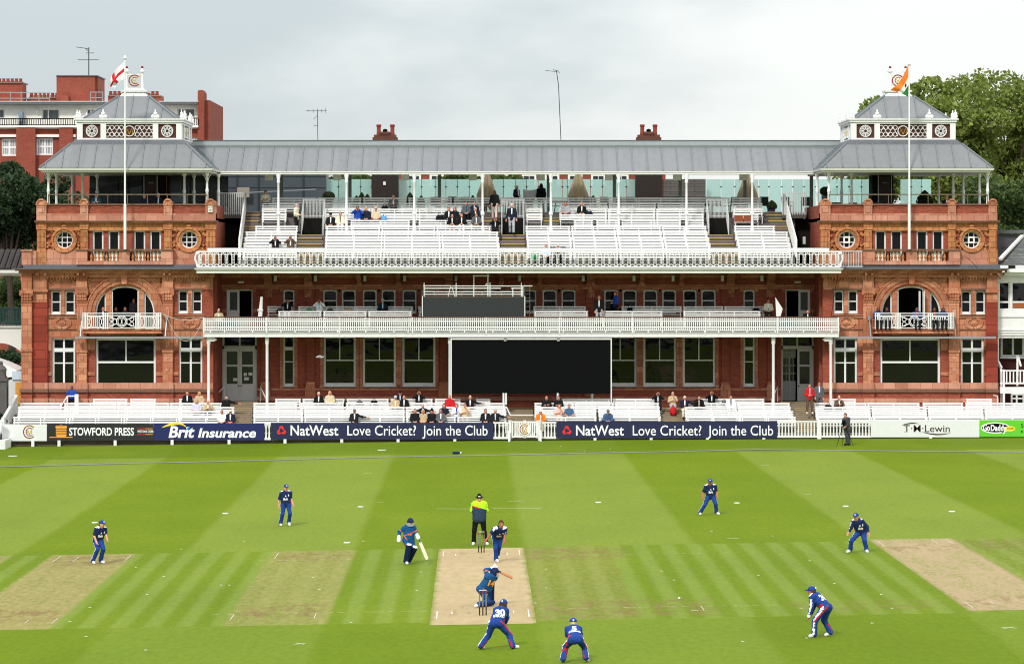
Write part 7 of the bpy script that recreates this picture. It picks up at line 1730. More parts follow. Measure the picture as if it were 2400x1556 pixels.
SPEC = [  # px, row, pose, label, options.   Upper rows are counted from the rail row U0
 (439, 'L4', 'lap', 'person in dark suit and black tie seated in back row left of the white post', dict(tie='black', top='black')),
 (467, 'L4', 'lap', 'person with long fair hair and tan jacket beside the black tie', dict(top='tan', sf=None, hair='blond', style='long')),
 (461, 'L2', 'lap', 'person with grey hair in pale lilac top seated near the left steps', dict(kind='shirt', top='lilac', hair='hgrey', style='bob', legs='lgrey')),
 (488, 'L2', 'chin', 'person with white hair and tan jacket raising a hand beside lilac top', dict(top='tan', hair='hwhite', tie='dark')),
 (531, 'L3', 'rarm', 'person in black sweater seated by the left door steps', dict(sf=None, hair='hbrown', style='thin', top='black')),
 (520, 'L0', 'lap', 'person in white shirt and sunglasses in front row by the left steps', dict(kind='shirt', top='white', shades=True, hair='hbrown')),
 (540, 'L0', 'lap', 'person in navy jacket, pale cap and red trousers in front row', dict(top='navy', legs='red', hat='cap', hatc='cream')),
 (747, 'L4', 'lap', 'person with white hair and black suit against the brick plinth', dict(top='black', hair='hwhite', tie='navy')),
 (773, 'L4', 'lap', 'person with fair hair and beige coat seated right of the white haired suit', dict(top='beige', sf=None, hair='blond', style='long')),
 (938, 'L4', 'fold', 'person in black cap and black jacket in back row above the bank board', dict(top='black', hat='cap', hatc='black', sf='sky')),
 (927, 'L3', 'lap', 'person in beige jacket and blue cap left of the bald suit', dict(top='tan', hat='cap', hatc='sky')),
 (947, 'L3', 'lap', 'bald person in black suit with gold tie beside the blue cap', dict(top='black', style=None, tie='gold')),
 (982, 'L4', 'bin', 'person in dark suit, back row left of the black sight screen', dict(top='dark', tie='dred')),
 (991, 'L1', 'wide', 'person in dark jacket with both arms spread along the bench', dict(sf='sky', tie='gold', hair='hgrey', style='thin')),
 (973, 'L0', 'lap', 'person in black jacket left of the tan top in front row', dict(top='black', sf=None)),
 (991.5, 'L0', 'lap', 'person with blonde hair and tan top in front row below spread arms', dict(kind='shirt', top='tan', hair='blond', style='long', legs='tan')),
 (1012, 'L0', 'lap', 'person in wide black hat and black coat in front row', dict(top='black', hat='brim', hatc='black', sf=None, style='long', hair='hblack')),
 (1033, 'L0', 'lap', 'person in charcoal suit and sunglasses right of the wide black hat', dict(top='grey', tie='black', shades=True)),
 (1041, 'L1', 'lap', 'person with black hair and navy dress behind the charcoal suit', dict(kind='shirt', top='navy', hair='hblack', style='long', legs='navy')),
 (1070, 'L1', 'chin', 'person in white cardigan over blue dress with hands to mouth', dict(top='white', sf='blue', hair='hbrown', legs='denim', style='bob')),
 (1090, 'L1', 'chin', 'person in pale beige top at right end of the seated group', dict(kind='shirt', top='beige', hair='hbrown', legs='tan')),
 (1054, 'L3', 'lap', 'person in bright red jacket seated below the sight screen edge', dict(top='red', sf='red', hair='hgrey', style='thin')),
 (1102, 'L3', 'rarm', 'person with white beard and black suit below the sight screen', dict(top='black', hair='hwhite', tie='dred', style='thin')),
 (1138, 'L0', 'lap', 'person in dark suit with bright red tie left of the gate', dict(tie='red', shades=True, hair='hbrown')),
 (1161, 'L0', 'rarm', 'person in dark suit stretching one arm along bench beside the gate', dict(sf='sky', tie='gold', hair='hgrey')),
 (831, 'L0', 'rarm', 'person in flat grey cap and dark jacket alone in front row', dict(hat='cap', hatc='khaki', tie='black')),
 (1267, 'L0', 'lean', 'person in white sun hat and orange jacket right of the gate', dict(top='orange', sf='white', hat='brim', hatc='white', legs='beige')),
 (1311, 'L1', 'chin', 'person with dark bob and pale pink top right of the gate', dict(kind='shirt', top='pink', hair='hbrown', style='bob', legs='beige')),
 (1334, 'L1', 'lap', 'person in grey blue top beside the pale pink top', dict(kind='shirt', top='denim', hair='hblack', style='tail', legs='grey')),
 (1281, 'L3', 'fold', 'person in black coat, left one of two under the sight screen', dict(top='black', sf=None, shades=True, hair='hred')),
 (1309, 'L3', 'fold', 'person in black coat, right one of two under the sight screen', dict(top='black', sf=None, shades=True)),
 (1425, 'L0', 'lean', 'person in blue denim jacket and grey cap above the right bank board', dict(top='denim', sf='denim', hat='cap', hatc='grey', legs='black')),
 (1542, 'L4', 'bin', 'person in dark suit and dark trousers, left of the red rucksack', dict(tie='gold')),
 (1577, 'L4', 'chin', 'person in tan jacket and grey trousers above the red rucksack', dict(top='tan', legs='lgrey', hair='hgrey', style='thin', sf='beige')),
 (1605, 'L3', 'rarm', 'person in dark blazer and cream trousers by the aisle', dict(top='navy', legs='cream', tie='dred', hair='hwhite')),
 (1638, 'L3', 'lean', 'person in black coat bending over beside the dark blazer', dict(top='black', sf='beige', hair='hbrown')),
 (1668, 'L4', 'bin', 'person in black suit, right of the bending black coat', dict(top='black', tie='black')),
 (1713, 'L3', 'lap', 'person in white jacket over black top left of the white post', dict(top='white', sf='black', hair='hblack', style='tail', legs='white')),
 (1967, 'L3', 'chin', 'person with white hair and brown jacket right of the right steps', dict(top='brown', hair='hwhite', tie='gold', style='thin')),
 (674, 'M1', 'bin', 'person in black jacket seated before the narrow window', dict(top='black', legs='white', tie='black')),
 (748, 'M1', 'bin', 'person in white jacket on the middle balcony', dict(top='white', sf='sky', legs='denim', style='thin', hair='hred')),
 (897, 'M1', 'lap', 'person in pale blue cap and navy jacket on the middle balcony', dict(top='navy', hat='cap', hatc='sky', sf='sky', tie='navy')),
 (1801, 'M1', 'lap', 'person in cream jacket and sunglasses near the balcony stair rail', dict(top='cream', hair='hred', tie='black', style='thin', shades=True)),
 (622.5, 'U9', 'fold', 'person in cream jacket and sunglasses in the back row at far left', dict(top='cream', tie='black', shades=True)),
 (775, 'U5', 'lap', 'person in black cap and black suit right of the first stairwell', dict(top='black', hat='cap', hatc='black')),
 (797.5, 'U5', 'lap', 'person in cream jacket and white trousers beside the black cap', dict(top='cream', legs='white', sf='grey', hair='hred')),
 (838, 'U6', 'bin', 'person in bright blue jacket and pale trousers in the upper tier', dict(top='blue', sf='blue', legs='lgrey', hat='cap', hatc='black')),
 (858, 'U6', 'lap', 'person with grey hair and navy sweater next to bright blue jacket', dict(kind='jacket', top='navy', sf=None, hair='hgrey', legs='navy')),
 (881, 'U6', 'lap', 'person in beige shirt, sun hat and khaki trousers in upper tier', dict(kind='shirt', top='beige', legs='khaki', hat='brim', hatc='tan')),
 (922, 'U8', 'chin', 'person in grey suit holding something red near the first stair hut', dict(top='grey', tie='red', hair='hgrey')),
 (1052, 'U6', 'lap', 'person in white blouse and black jacket, leftmost of the upper group', dict(top='black', hair='hbrown', style='tail')),
 (1066, 'U6', 'lap', 'person with long dark hair and black top in the upper group', dict(top='black', sf=None, hair='hblack', style='long')),
 (1060, 'U5', 'lean', 'person in black jacket, sunglasses and beige trousers in the upper group', dict(top='black', sf='white', legs='beige', style='long', shades=True)),
 (1082, 'U5', 'lean', 'person with long dark hair and white trousers in the upper group', dict(top='black', legs='white', hair='hbrown', style='long')),
 (1093, 'U7', 'lap', 'person in mid grey jacket, rear left of the upper group', dict(top='grey', sf='teal', hair='hblack')),
 (1112, 'U7', 'lap', 'person in dark blue suit, rear right of the upper group', dict(top='navy', hair='hblack', sf='sky')),
 (1114.5, 'U6', 'lap', 'person with white hair and dark suit behind the upper grey suit', dict(top='dark', hair='hgrey', tie='black')),
 (1116.5, 'U5', 'lean', 'person in grey suit and khaki trousers beside the canopy post', dict(top='grey', legs='khaki', shades=True)),
 (1161, 'U4', 'bin', 'person in black suit sitting on the upper aisle steps', dict(top='black', sf='sky', tie='blue')),
 (1325, 'U7', 'lap', 'person with long fair hair and pale grey top in the upper tier', dict(kind='shirt', top='lgrey', hair='hred', style='long', legs='black')),
 (1363.5, 'U7', 'lap', 'person in black blazer and cream trousers in the upper tier', dict(top='black', legs='cream', tie='khaki', hair='hgrey', style='thin')),
 (1280, 'U0', 'lap', 'person in pale shirt with face just above the upper balcony rail', dict(kind='shirt', top='sky', hair='hred')),
 (1307.6, 'U0', 'back', 'person with hands clasped behind head at the upper balcony rail', dict(top='black', hair='hgrey', shades=True)),
 (645.5, 'U1', 'bin', 'person in black jacket and red tie, front of upper left block', dict(top='black', tie='red', legs='white')),
 (681, 'U1', 'bin', 'person in brown jacket and white shirt beside the yellow edged steps', dict(top='brown', tie='brown', legs='beige')),
]
for p, row, pose, lab, kw in SPEC:
    x, y, z = at(p, row)
    if p == 1161 and row == 'U4': z += .1
    person(x, y, z, pose, lab, scale=RNG.uniform(.97, 1.03), **kw)
def P(px, y, z, pose, lab, **kw): person(X(px, y), y, z, pose, lab, **kw)
P(168.5, 189.2, 1.25, 'hips', 'standing person in royal blue polo shirt with hand on hip', kind='shirt', top='blue', legs='navy', hair='hblack', skin='brown', scale=.94)
P(1897.6, 187.3, 1.35, 'hold', 'standing person in red jacket and brown trousers on the right steps', top='red', sf='lgrey', legs='brown', hair='hbrown', style='bob', shades=True, shoes='cream')
P(1920, 188.4, 1.4, 'stand', 'standing person in grey suit and teal tie on the right steps', top='grey', tie='teal', legs='grey', shades=True)
P(512.6, 190.0, 6.0, 'lap', 'bald person in tan jacket and blue tie behind the left end of lower balcony', top='tan', tie='blue', style='thin', hair='hwhite')
P(1892.6, 190.0, 5.99, 'lean', 'person in black suit leaning near the open right balcony door', top='black', tie='black')
P(1404, 190.2, 6.35, 'stand', 'standing person in black blazer, gold tie and grey trousers on middle balcony', top='black', tie='gold', legs='lgrey', style='thin', hair='hgrey')
P(1443, 191.0, 6.6, 'hold', 'standing person in blue jacket with short hair on middle balcony', top='blue', sf=None, legs='black', hair='hred', style='bob', rz=-1.2)
P(694.6, 193.5, 11.75, 'hold', 'standing person in cream jacket and black trousers by the first stairwell', top='cream', sf=None, legs='black', hair='hgrey', rz=1.3, scale=1.02)
P(1159, 195.2, 12.6, 'walk', 'person in black jacket and pink skirt climbing the upper aisle', top='black', sf=None, legs='pink', hair='hbrown', style='long', rz=PI)
P(1199.5, 193.3, 11.7, 'walk', 'person in navy blazer and grey trousers coming out of the middle stairwell', top='navy', tie='navy', legs='lgrey', hair='hwhite', scale=1.04)
P(1211, 201.0, 13.05, 'hold', 'standing person in navy suit on the roof terrace', top='navy', legs='navy', hair='hgrey', rz=.9, sf='white')
P(1242, 201.3, 13.05, 'chin', 'person in black behind an open newspaper on the roof terrace', top='black', hair='hbrown')
P(1268.5, 200.6, 13.05, 'stand', 'standing person in black hooded coat seen from behind on roof terrace', top='black', sf=None, legs='black', hair='hblack', style='bob', rz=PI, scale=1.05)
P(225, 191.5, 12.75, 'fold', 'person in teal and white jacket seated left of the left flagpole', top='teal', sf='white', hair='hblack')
P(338.7, 191.6, 12.7, 'lean', 'person in cream trousers seated right of the left flagpole', top='navy', legs='cream', hair='hgrey', sf=None)
P(371, 191.5, 12.75, 'lap', 'person with white hair and black suit on the left tower terrace', top='black', tie='gold', hair='hwhite', sf='sky')
P(2219, 191.5, 12.6, 'lap', 'person in black suit seated on the right tower terrace', top='black', hair='hred', tie='black')
TM = dict(group='team members on the small balconies')
for px, lab, kw, dy in ((241.5, 'bald person in sunglasses and navy tracksuit on the left small balcony', dict(style=None, shades=True, sf='white'), 0), (293, 'person in navy tracksuit seated in the left arched doorway', dict(skin='tan'), 1.0), (271, 'person in navy tracksuit at the shadowed left side of the left arch', dict(skin='tan'), 1.1),
                        (2059, 'person in blue top and dark hair, leftmost on the right small balcony', dict(top='kit', skin='brown', hair='hblack', style='long', sf=None), -.4), (2079, 'person in dark kit, second from left on the right small balcony', dict(skin='brown', hair='hblack'), -.3),
                        (2149, 'person in blue kit before the open right arched doorway', dict(top='kit', skin='brown', hair='hblack', sf='red'), -.3), (2190.6, 'person in dark kit with red collar on the right small balcony', dict(skin='brown', hair='hblack', sf='red'), -.4), (2211, 'person in blue top, rightmost on the right small balcony', dict(top='kit', skin='brown', hair='hblack', style='long', sf=None), -.5)):
    kw = dict(dict(top='navy', sf=None), **kw); P(px, 189.6 + dy, 6.1, 'lap' if px != 2211 else 'fold', lab, **kw, **TM)
P(314, 190.9, 6.2, 'stand', 'standing person in black in the gloom of the left arched doorway', top='black', sf=None, skin='tan', **TM)
PAPERM = mat('newsprint', (.62, .62, .62), .8, var=.1, scale=20)
mb = MB(); x_, y_ = X(1242, 200.7), 200.75
for s_ in (-1, 1): mb.add([(x_, y_, 13.95), (x_ + s_ * .42, y_ - .1, 13.98), (x_ + s_ * .42, y_ - .06, 14.5), (x_, y_ + .05, 14.45)], [(0, 1, 2, 3)])
solo('newspaper', mb, PAPERM, 'open newspaper held up on the roof terrace', 'newspaper', (x_, y_, 13.95))
# bags, boxes, cushions and clothes left about
def bag(px, row, w_, h_, col, label, name='bag', dz=.43, y=None, z=None):
    if row: x, yy, z = at(px, row)
    else: x, yy = X(px, y), y
    o = thing(name, label, name.split('_')[-1], (x, yy, z + dz))
    if name == 'cool_box':
        part('box', MB().box(-w_ / 2, w_ / 2, -.18, .18, 0, h_), c_(col), o, local=True); part('lid', MB().box(-w_ / 2 - .02, w_ / 2 + .02, -.2, .2, h_ + .003, h_ + .08), GREYW, o, local=True)
    elif name == 'paper_bag' or name == 'seat_cushion':
        part('bag' if 'bag' in name else 'cover', MB().xprism([(-.1, 0), (.1, 0), (.12, h_), (-.06, h_)], -w_ / 2, w_ / 2), c_(col), o, local=True)
    else:
        part('body', MB().lathe([(w_ * .42, 0), (w_ * .5, h_ * .25), (w_ * .47, h_ * .7), (w_ * .3, h_)], (0, 0, 0), 12), c_(col), o, True, local=True)
        part('handle', MB().tube([(-.1, 0, h_ - .02), (-.06, 0, h_ + .1), (.06, 0, h_ + .1), (.1, 0, h_ - .02)], .015, 5), c_(col), o, local=True)
for a in ((725, 'M1', .36, .3, 'green', 'green carrier bag on the balcony bench'), (774, 'M1', .46, .3, 'black', 'black holdall on the balcony bench right of the white jacket'), (815, 'M1', .38, .32, 'tan', 'brown paper bag on the balcony bench', 'paper_bag'), (656, 'M1', .4, .3, 'black', 'black bag at the left end of the balcony bench'),
          (1476, 'M1', .36, .4, 'black', 'black rucksack beside the standing blue jacket'), (1772, 'M1', .5, .34, 'black', 'large black bag left of the cream jacket'), (1253, 'U0', .4, .34, 'green', 'green carrier bag at the upper balcony rail'), (900, 'U6', .36, .36, 'bsky', 'light blue rucksack on the upper bench'),
          (902, 'U8', .44, .3, 'black', 'black bag on bench beside the upper grey suit'), (1031, 'U6', .5, .42, 'black', 'black case on the bench left of the upper group'), (1380, 'U7', .5, .3, 'navy', 'navy bag beside the upper black blazer'), (1343, 'U7', .36, .34, 'lgrey', 'pale grey bag beside long fair hair'),
          (1731, 'U6', .5, .4, 'cushion', 'left brown seat cushion on the short upper bench', 'seat_cushion'), (1753, 'U6', .5, .4, 'cushion', 'right brown seat cushion on the short upper bench', 'seat_cushion'), (810, 'L4', .6, .22, 'black', 'black bag on the back bench right of the beige coat'), (843, 'L4', .5, .3, 'navy', 'navy bag with gold mark on the back bench'),
          (877, 'L4', .5, .34, 'black', 'black bag on back bench left of the black cap'), (907, 'L3', .4, .3, 'white', 'white carrier bag beside the beige jacket'), (1941, 'L3', .5, .34, 'black', 'black bag on bench left of the brown jacket'), (1697, 'L4', .4, .3, 'black', 'black bag behind the white jacket'),
          (1410, 'L0', .34, .16, 'black', 'small black bag beside the denim jacket'), (1653, 'L4', .4, .3, 'lgrey', 'pale grey bag in back row left of the black suit')):
    C_.update(green=(30, 140, 70), bsky=(96, 160, 214), cushion=(134, 74, 50)); bag(*a)
bag(1578, None, .4, .46, 'red', 'red rucksack on the ground between grey trousers', 'rucksack', 0, YL(4) - .42, ZL(4))
for px, y, lab in ((612, 189.9, 'green cool box beside the left white post'), (1826, 189.9, 'green cool box beside the right white post'), (2204, 189.4, 'green cool box on the terrace before the right tower')):
    C_.update(dgreen=(14, 78, 70)); bag(px, None, .5, .3, 'dgreen', lab, 'cool_box', 0, y, 1.25)
o = solo('jacket', MB().prism([(X(1072, 200.6), 13.5), (X(1090, 200.6), 13.5), (X(1088, 200.6), 14.0), (X(1075, 200.6), 14.02)], 200.45, 200.62), mat('fluorescent_lime', S(190, 240, 20), .7, var=.1), 'fluorescent lime jacket hung over a terrace chair', 'jacket', (X(1081, 200.6), 200.5, 13.5))
# ================================================================== players, umpires, wickets and small things on the field
NV = (30, 44, 84); EB = (34, 66, 140); TEAL = (28, 80, 130)
M_NV, M_EB, M_TEAL, M_W, M_R, M_LIME, M_SLATE, M_BK, M_OR = (cloth(*q) for q in (NV, EB, TEAL, (244, 244, 246), (196, 36, 48), (184, 240, 40), (46, 62, 84), (20, 20, 22), (236, 110, 60)))
SHOE = mat('white_boot', (.78, .78, .77), .5, var=.08)
def joints(crop, feet_v, spec):
    """joints read off the photograph (u, v, metres further away) for a figure standing where its feet meet the grass"""
    x0, y0, sc = crop; g = G(x0 + feet_v[0] * sc, y0 + feet_v[1] * sc); J = {}
    for k, q in spec.items():
        d = q[2] if len(q) > 2 else 0; D = g.y + d; px, py = x0 + q[0] * sc, y0 + q[1] * sc
        J[k] = (X(px, D) - g.x, d, Z(py, D) - g.z)
    lowest = min(min(J['tA'][2], J['tB'][2]), 9)
    for k in ('tA', 'tB'):
        if J[k][2] < .04 or abs(J[k][2] - lowest) < .09: J[k] = (J[k][0], J[k][1], max(.04, gz(g.x + J[k][0], g.y + J[k][1]) - g.z + .04))
    for k in ('aA', 'aB'): J[k] = (J[k][0], J[k][1], max(.09, J[k][2]))
    return g, J
ENG = [M_NV, M_W, M_R]
def player(crop, feet, spec, f, label, size=1.0, top=None, legs=None, sleeves=.85, skin='pale', head=('cap', EB), hair=('hbrown', 'tail'), shoes=None, number=None, name_low=None, chest=None, numcol=None, extra=None, bulk=1.0, kit='eng', back=False, group='players in blue kit', lead='shirt', sun=False, fd=None):
    g, J = joints(crop, feet, spec); F_ = Fig(J, f, size, bulk); h = .021
    o = thing('person', label, 'person', g, group)
    top = top or (M_EB if back else M_NV); legs = legs or M_EB
    part('body', grow('body', F_.body(), [SKIN[skin], EYE, mat('lips', S(168, 84, 76), .5, var=0)], h, extra=F_.face_bits()), None, o)
    J = F_.J; lat = unit(J['sB'] - J['sA']); ax = unit(F_.C - F_.P); fr = unit(np.cross(ax, lat)); 
    if fr @ (npv(*fd) if fd else F_.f) < 0: fr = -fr
    def shirt_pick(c, n):
        m = np.zeros(len(c), int); d = c - F_.P; u = d @ ax / np.linalg.norm(F_.C - F_.P); l = (c - F_.C) @ lat / (np.linalg.norm(J['sB'] - J['sA']) / 2)
        if kit == 'eng':
            m[(u > .93) & (np.abs(l) > .5) & (n @ ax > .74) & (np.abs(l) < 1.35)] = 1
            m[(u > .15) & (u < .5) & (np.abs(n @ lat) > .8) & (np.abs(l) < .95)] = 2
            if sleeves > 1.2:
                for q, s_ in (('A', -1), ('B', 1)):
                    mid = lerp(J['s' + q], J['e' + q], .7); dd = np.minimum(np.linalg.norm(c - J['e' + q], axis=1), np.linalg.norm(c - lerp(J['e' + q], J['w' + q], .5), axis=1)); m[(dd < .2) & (n @ (lat * s_) > .9) & (np.abs(l) > 1.05)] = 1
        elif kit == 'ind':
            m[(u > .46) & (u < .58) & (n @ fr > .6) & (np.abs(l) < .42)] = 1 if not back else 0
            m[(u < .06) & (n @ fr < -.5)] = 1 if back else 0
            for q in 'AB': m[np.abs((c - J['s' + q]) @ unit(J['e' + q] - J['s' + q]) - np.linalg.norm(J['e' + q] - J['s' + q]) * .8) < .013] = 1
        elif kit == 'ump':
            s2 = u + .12 * l; m[s2 > .76] = 1; m[(s2 > .66) & (s2 <= .76) & (n @ fr > .1) & (l < .05)] = 2
            for q in 'AB':
                for a_, b_ in ((J['s' + q], J['e' + q]), (J['e' + q], J['w' + q])):
                    d_ = b_ - a_; t_ = np.clip((c - a_) @ d_ / (d_ @ d_), 0, 1); m[(np.linalg.norm(c - a_ - t_[:, None] * d_, axis=1) < .088) & (np.abs(l) > .95)] = 1
        return m
    tm = {'eng': [top, M_W, M_R], 'ind': [top, M_OR, M_OR], 'ump': [M_SLATE, M_LIME, M_R], 'plain': [top]}[kit]
    low = .03 if kit in ('ump', 'plain') else -.01
    sh = grow(lead, F_.torso(.016 if kit != 'ump' else .024, low) + [x for q in 'AB' for x in F_.arm(q, .017 if kit != 'ump' else .026, sleeves)], tm, h, pick=shirt_pick if kit != 'plain' else None)
    SO = part(lead, sh, None, o)
    hl = unit(J['hB'] - J['hA'])
    def leg_pick(c, n):
        m = np.zeros(len(c), int)
        if kit not in ('eng', 'ind'): return m
        for q, s_ in (('A', -1), ('B', 1)):
            other = 'B' if q == 'A' else 'A'
            def dist(k):
                ds = []
                for a, b in ((J['h' + k], J['k' + k]), (J['k' + k], J['a' + k])):
                    d = b - a; t = np.clip((c - a) @ d / (d @ d), 0, 1); ds.append(np.linalg.norm(c - a - t[:, None] * d, axis=1))
                return np.minimum(*ds)
            own = dist(q) <= dist(other); d = unit(J['a' + q] - J['h' + q]); la = unit(hl * s_ - d * (hl * s_ @ d))
            if kit == 'eng':
                m[own & (n @ la > .925)] = 1
                if back: m[own & (n @ la < -.3) & (n @ la > -.62) & (n @ fr < -.4) & ((c - J['k' + q]) @ unit(J['a' + q] - J['k' + q]) > .13)] = 2
            else: m[own & (n @ la > .93) & ((c - J['h' + q]) @ d > .1)] = 2
        if kit == 'eng' and back: u = (c - F_.P) @ ax; l = np.abs((c - F_.P) @ hl); m[(u > .03 - .25 * (l - .1)) & (u < .075 - .25 * (l - .1)) & (l > .04) & (n @ fr < 0)] = 2
        return m
    part('trousers', grow('trousers', [F_.c(J['hA'], J['hB'], .112, None, .01)] + [x for q in 'AB' for x in F_.leg(q, .018, .018)], [legs, M_W, M_R], h, pick=leg_pick), None, o)
    for q in 'AB': part('shoe', grow('shoe', [F_.foot(q, .014)], shoes or SHOE, h), None, o)
    if head[0] == 'cap':
        a, ct, b = F_.cap(); part('cap', grow('cap', a, cloth(*head[1]), h, ct, extra=None), None, o); 
        CO = o.children[-1]; part('cap_peak', grow('cap_peak', b, cloth(*head[1]), .016), None, CO)
        mb = MB(); c = F_.J['hd'] + F_.f * (.108 if not back else -.108) * size + F_.up * .085 * size; mb.blob(tuple(c), (.022, .022, .03), 6, 4); part('cap_badge', mb, M_W, CO, local=True)
    elif head[0] == 'brim':
        part('hat', grow('hat', F_.brimhat(), M_BK, h), None, o)
        mb = MB(); mb.bar(tuple(F_.J['hd'] + F_.f * .085 + F_.up * .105 - F_.side * .04), tuple(F_.J['hd'] + F_.f * .085 + F_.up * .105 + F_.side * .04), .03, .03); part('hat_badge', mb, M_W, o.children[-1], local=True)
    elif head[0] == 'helmet':
        hd = F_.J['hd']; cut = lambda gq: np.minimum((gq - hd) @ F_.f - .03, .03 - (gq - hd) @ F_.up)
        part('helmet', grow('helmet', [('e', tuple(hd + F_.up * .02), F_.R, (.115, .14, .14))], M_NV, h, [cut]), None, o); HO = o.children[-1]
        part('helmet_peak', grow('helmet_peak', [('e', tuple(hd + F_.f * .13 + F_.up * .055), F_.R, (.085, .075, .018))], M_NV, .016), None, HO)
        mb = MB()
        for zz, r_ in ((-.005, .15), (-.035, .155), (-.065, .155), (-.095, .145)): mb.tube([tuple(hd + F_.up * zz + F_.f * r_ * math.cos(a) + F_.side * r_ * .82 * math.sin(a)) for a in np.linspace(-1.35, 1.35, 9)], .007, 5)
        for a in (-.5, .5): mb.tube([tuple(hd + F_.up * zz + F_.f * .153 * math.cos(a) + F_.side * .126 * math.sin(a)) for zz in (.02, -.095)], .006, 5)
        part('grille', mb, mat('white_grille', (.6, .62, .64), .4, var=0), HO, local=True)
    if hair:
        pr, ct = F_.hair(hair[1] if head[0] is None or hair[1] in ('tail', 'bob') else 'thin', .018 if head[0] is None else .007); part('hair', grow('hair', pr, c_(hair[0]), h, ct), None, o)
    if sun: part('sunglasses', MB().bar(tuple(F_.J['hd'] + F_.f * .1 + F_.up * .022 - F_.side * .06), tuple(F_.J['hd'] + F_.f * .1 + F_.up * .022 + F_.side * .06), .02, .028), EYE, o, local=True)
    # printing on the shirt
    vs = [tuple(v.co) for v in sh.vertices]; fs = [tuple(p.vertices) for p in sh.polygons]
    ex = unit(lat - fr * (lat @ fr)); ez = np.cross(ex, fr); ez = ez if ez @ ax > 0 else -ez
    def put(nm, txt, hgt, wid, cu, m, side, bold=.03):
        """cu: height along the back, 0 at the hips and 1 at the shoulders"""
        dirn = -fr if side > 0 else fr; e = ex
        right = np.cross(dirn, ez); e = e if e @ right > 0 else -e
        p2, tr = text2d(txt, hgt, wid, 0, bold); org = lerp(F_.P, F_.C, cu); mb = MB(); project(vs, fs, mb, [(a - wid / 2, b - hgt / 2) for a, b in p2], tr, org, e, ez, dirn)
        part(nm, mb, m, SO, local=True)
    if number: put('shirt_number', number, .17, .13 * len(number), .68, numcol or M_W, -1, .05)
    if name_low: put('shirt_lettering', name_low, .065, .30, .40, M_W, -1)
    if chest: put('shirt_lettering', chest, .085, .17, .50, M_W, 1, .03)
    if kit == 'eng' and not back:
        put('maker_mark', 'A', .06, .06, .76, M_W, 1, .05)
        o2 = lerp(F_.P, F_.C, .8)
        mb = MB(); rr = [(a * 1.0 + .11, b) for a, b in ((-.018, -.035), (.018, -.035), (.018, .035), (-.018, .035))]; right = np.cross(-fr, ez); e = ex if ex @ right > 0 else -ex; project(vs, fs, mb, rr, [(0, 1, 2, 3)], o2, e, ez, -fr); part('shirt_badge', mb, M_W, SO, local=True)
    if extra: extra(o, F_)
    return o, F_
Q = 100 / 1102
player((190, 1200, Q), (420, 1330), dict(hd=(540, 305, -.1), nk=(512, 405, -.05), sA=(395, 440, -.1), sB=(612, 430, .05), eA=(332, 600, -.1), wA=(395, 760, -.25), eB=(640, 560, .05), wB=(668, 680, -.05), hA=(385, 720, .05), hB=(500, 715, .08), kA=(425, 960, -.15), kB=(575, 950, -.1), aA=(300, 1255, 0), aB=(505, 1240, .12), tA=(340, 1340, -.12), tB=(585, 1315, .05)),
       (.75, -.7, -.05), 'crouching fielder in blue cap with red side panels at far left', chest='Brit', size=.97)
player((620, 1115, Q), (520, 1290), dict(hd=(556, 305, -.03), nk=(560, 400), sA=(435, 450), sB=(665, 430), eA=(372, 620, .03), wA=(377, 755, -.02), eB=(680, 580, .03), wB=(722, 700, -.03), hA=(490, 740), hB=(620, 740), kA=(462, 990, -.08), kB=(660, 975, -.1), aA=(410, 1235, .05), aB=(632, 1180, .1), tA=(425, 1300, -.1), tB=(648, 1275, -.05)),
       (.35, -.95, -.05), 'smiling fielder in blue cap standing upright left of the umpire', chest='Brit', size=.97)
def pads_and_gloves(o, F_, top_white=True, bats=None):
    J = F_.J
    for q in 'AB':
        d = unit(J['a' + q] - J['k' + q]); fwd = unit(F_.f - d * (F_.f @ d)); a = J['k' + q] - d * .14 + fwd * .045; b = J['a' + q] + fwd * .05; w_ = unit(np.cross(d, fwd)) * .035
        def pk(c, n, a=a, d=d): return ((c - a) @ d < -.035).astype(int)
        part('leg_pad', grow('leg_pad', [F_.c(a - w_, b - w_, .068, .06), F_.c(a + w_, b + w_, .068, .06)], [M_NV, M_W], .022, pick=pk), None, o)
        w, e = J['w' + q], J['e' + q]; dd = unit(w - e); part('glove', grow('glove', [F_.c(w - dd * .03, w + dd * .07, .055, .06)] + [F_.c(w + dd * .08 + unit(np.cross(dd, F_.f)) * k, w + dd * .15 + unit(np.cross(dd, F_.f)) * k * .8 + F_.f * .02, .022, .019) for k in (-.045, -.015, .015, .045)], M_W, .018), None, o)
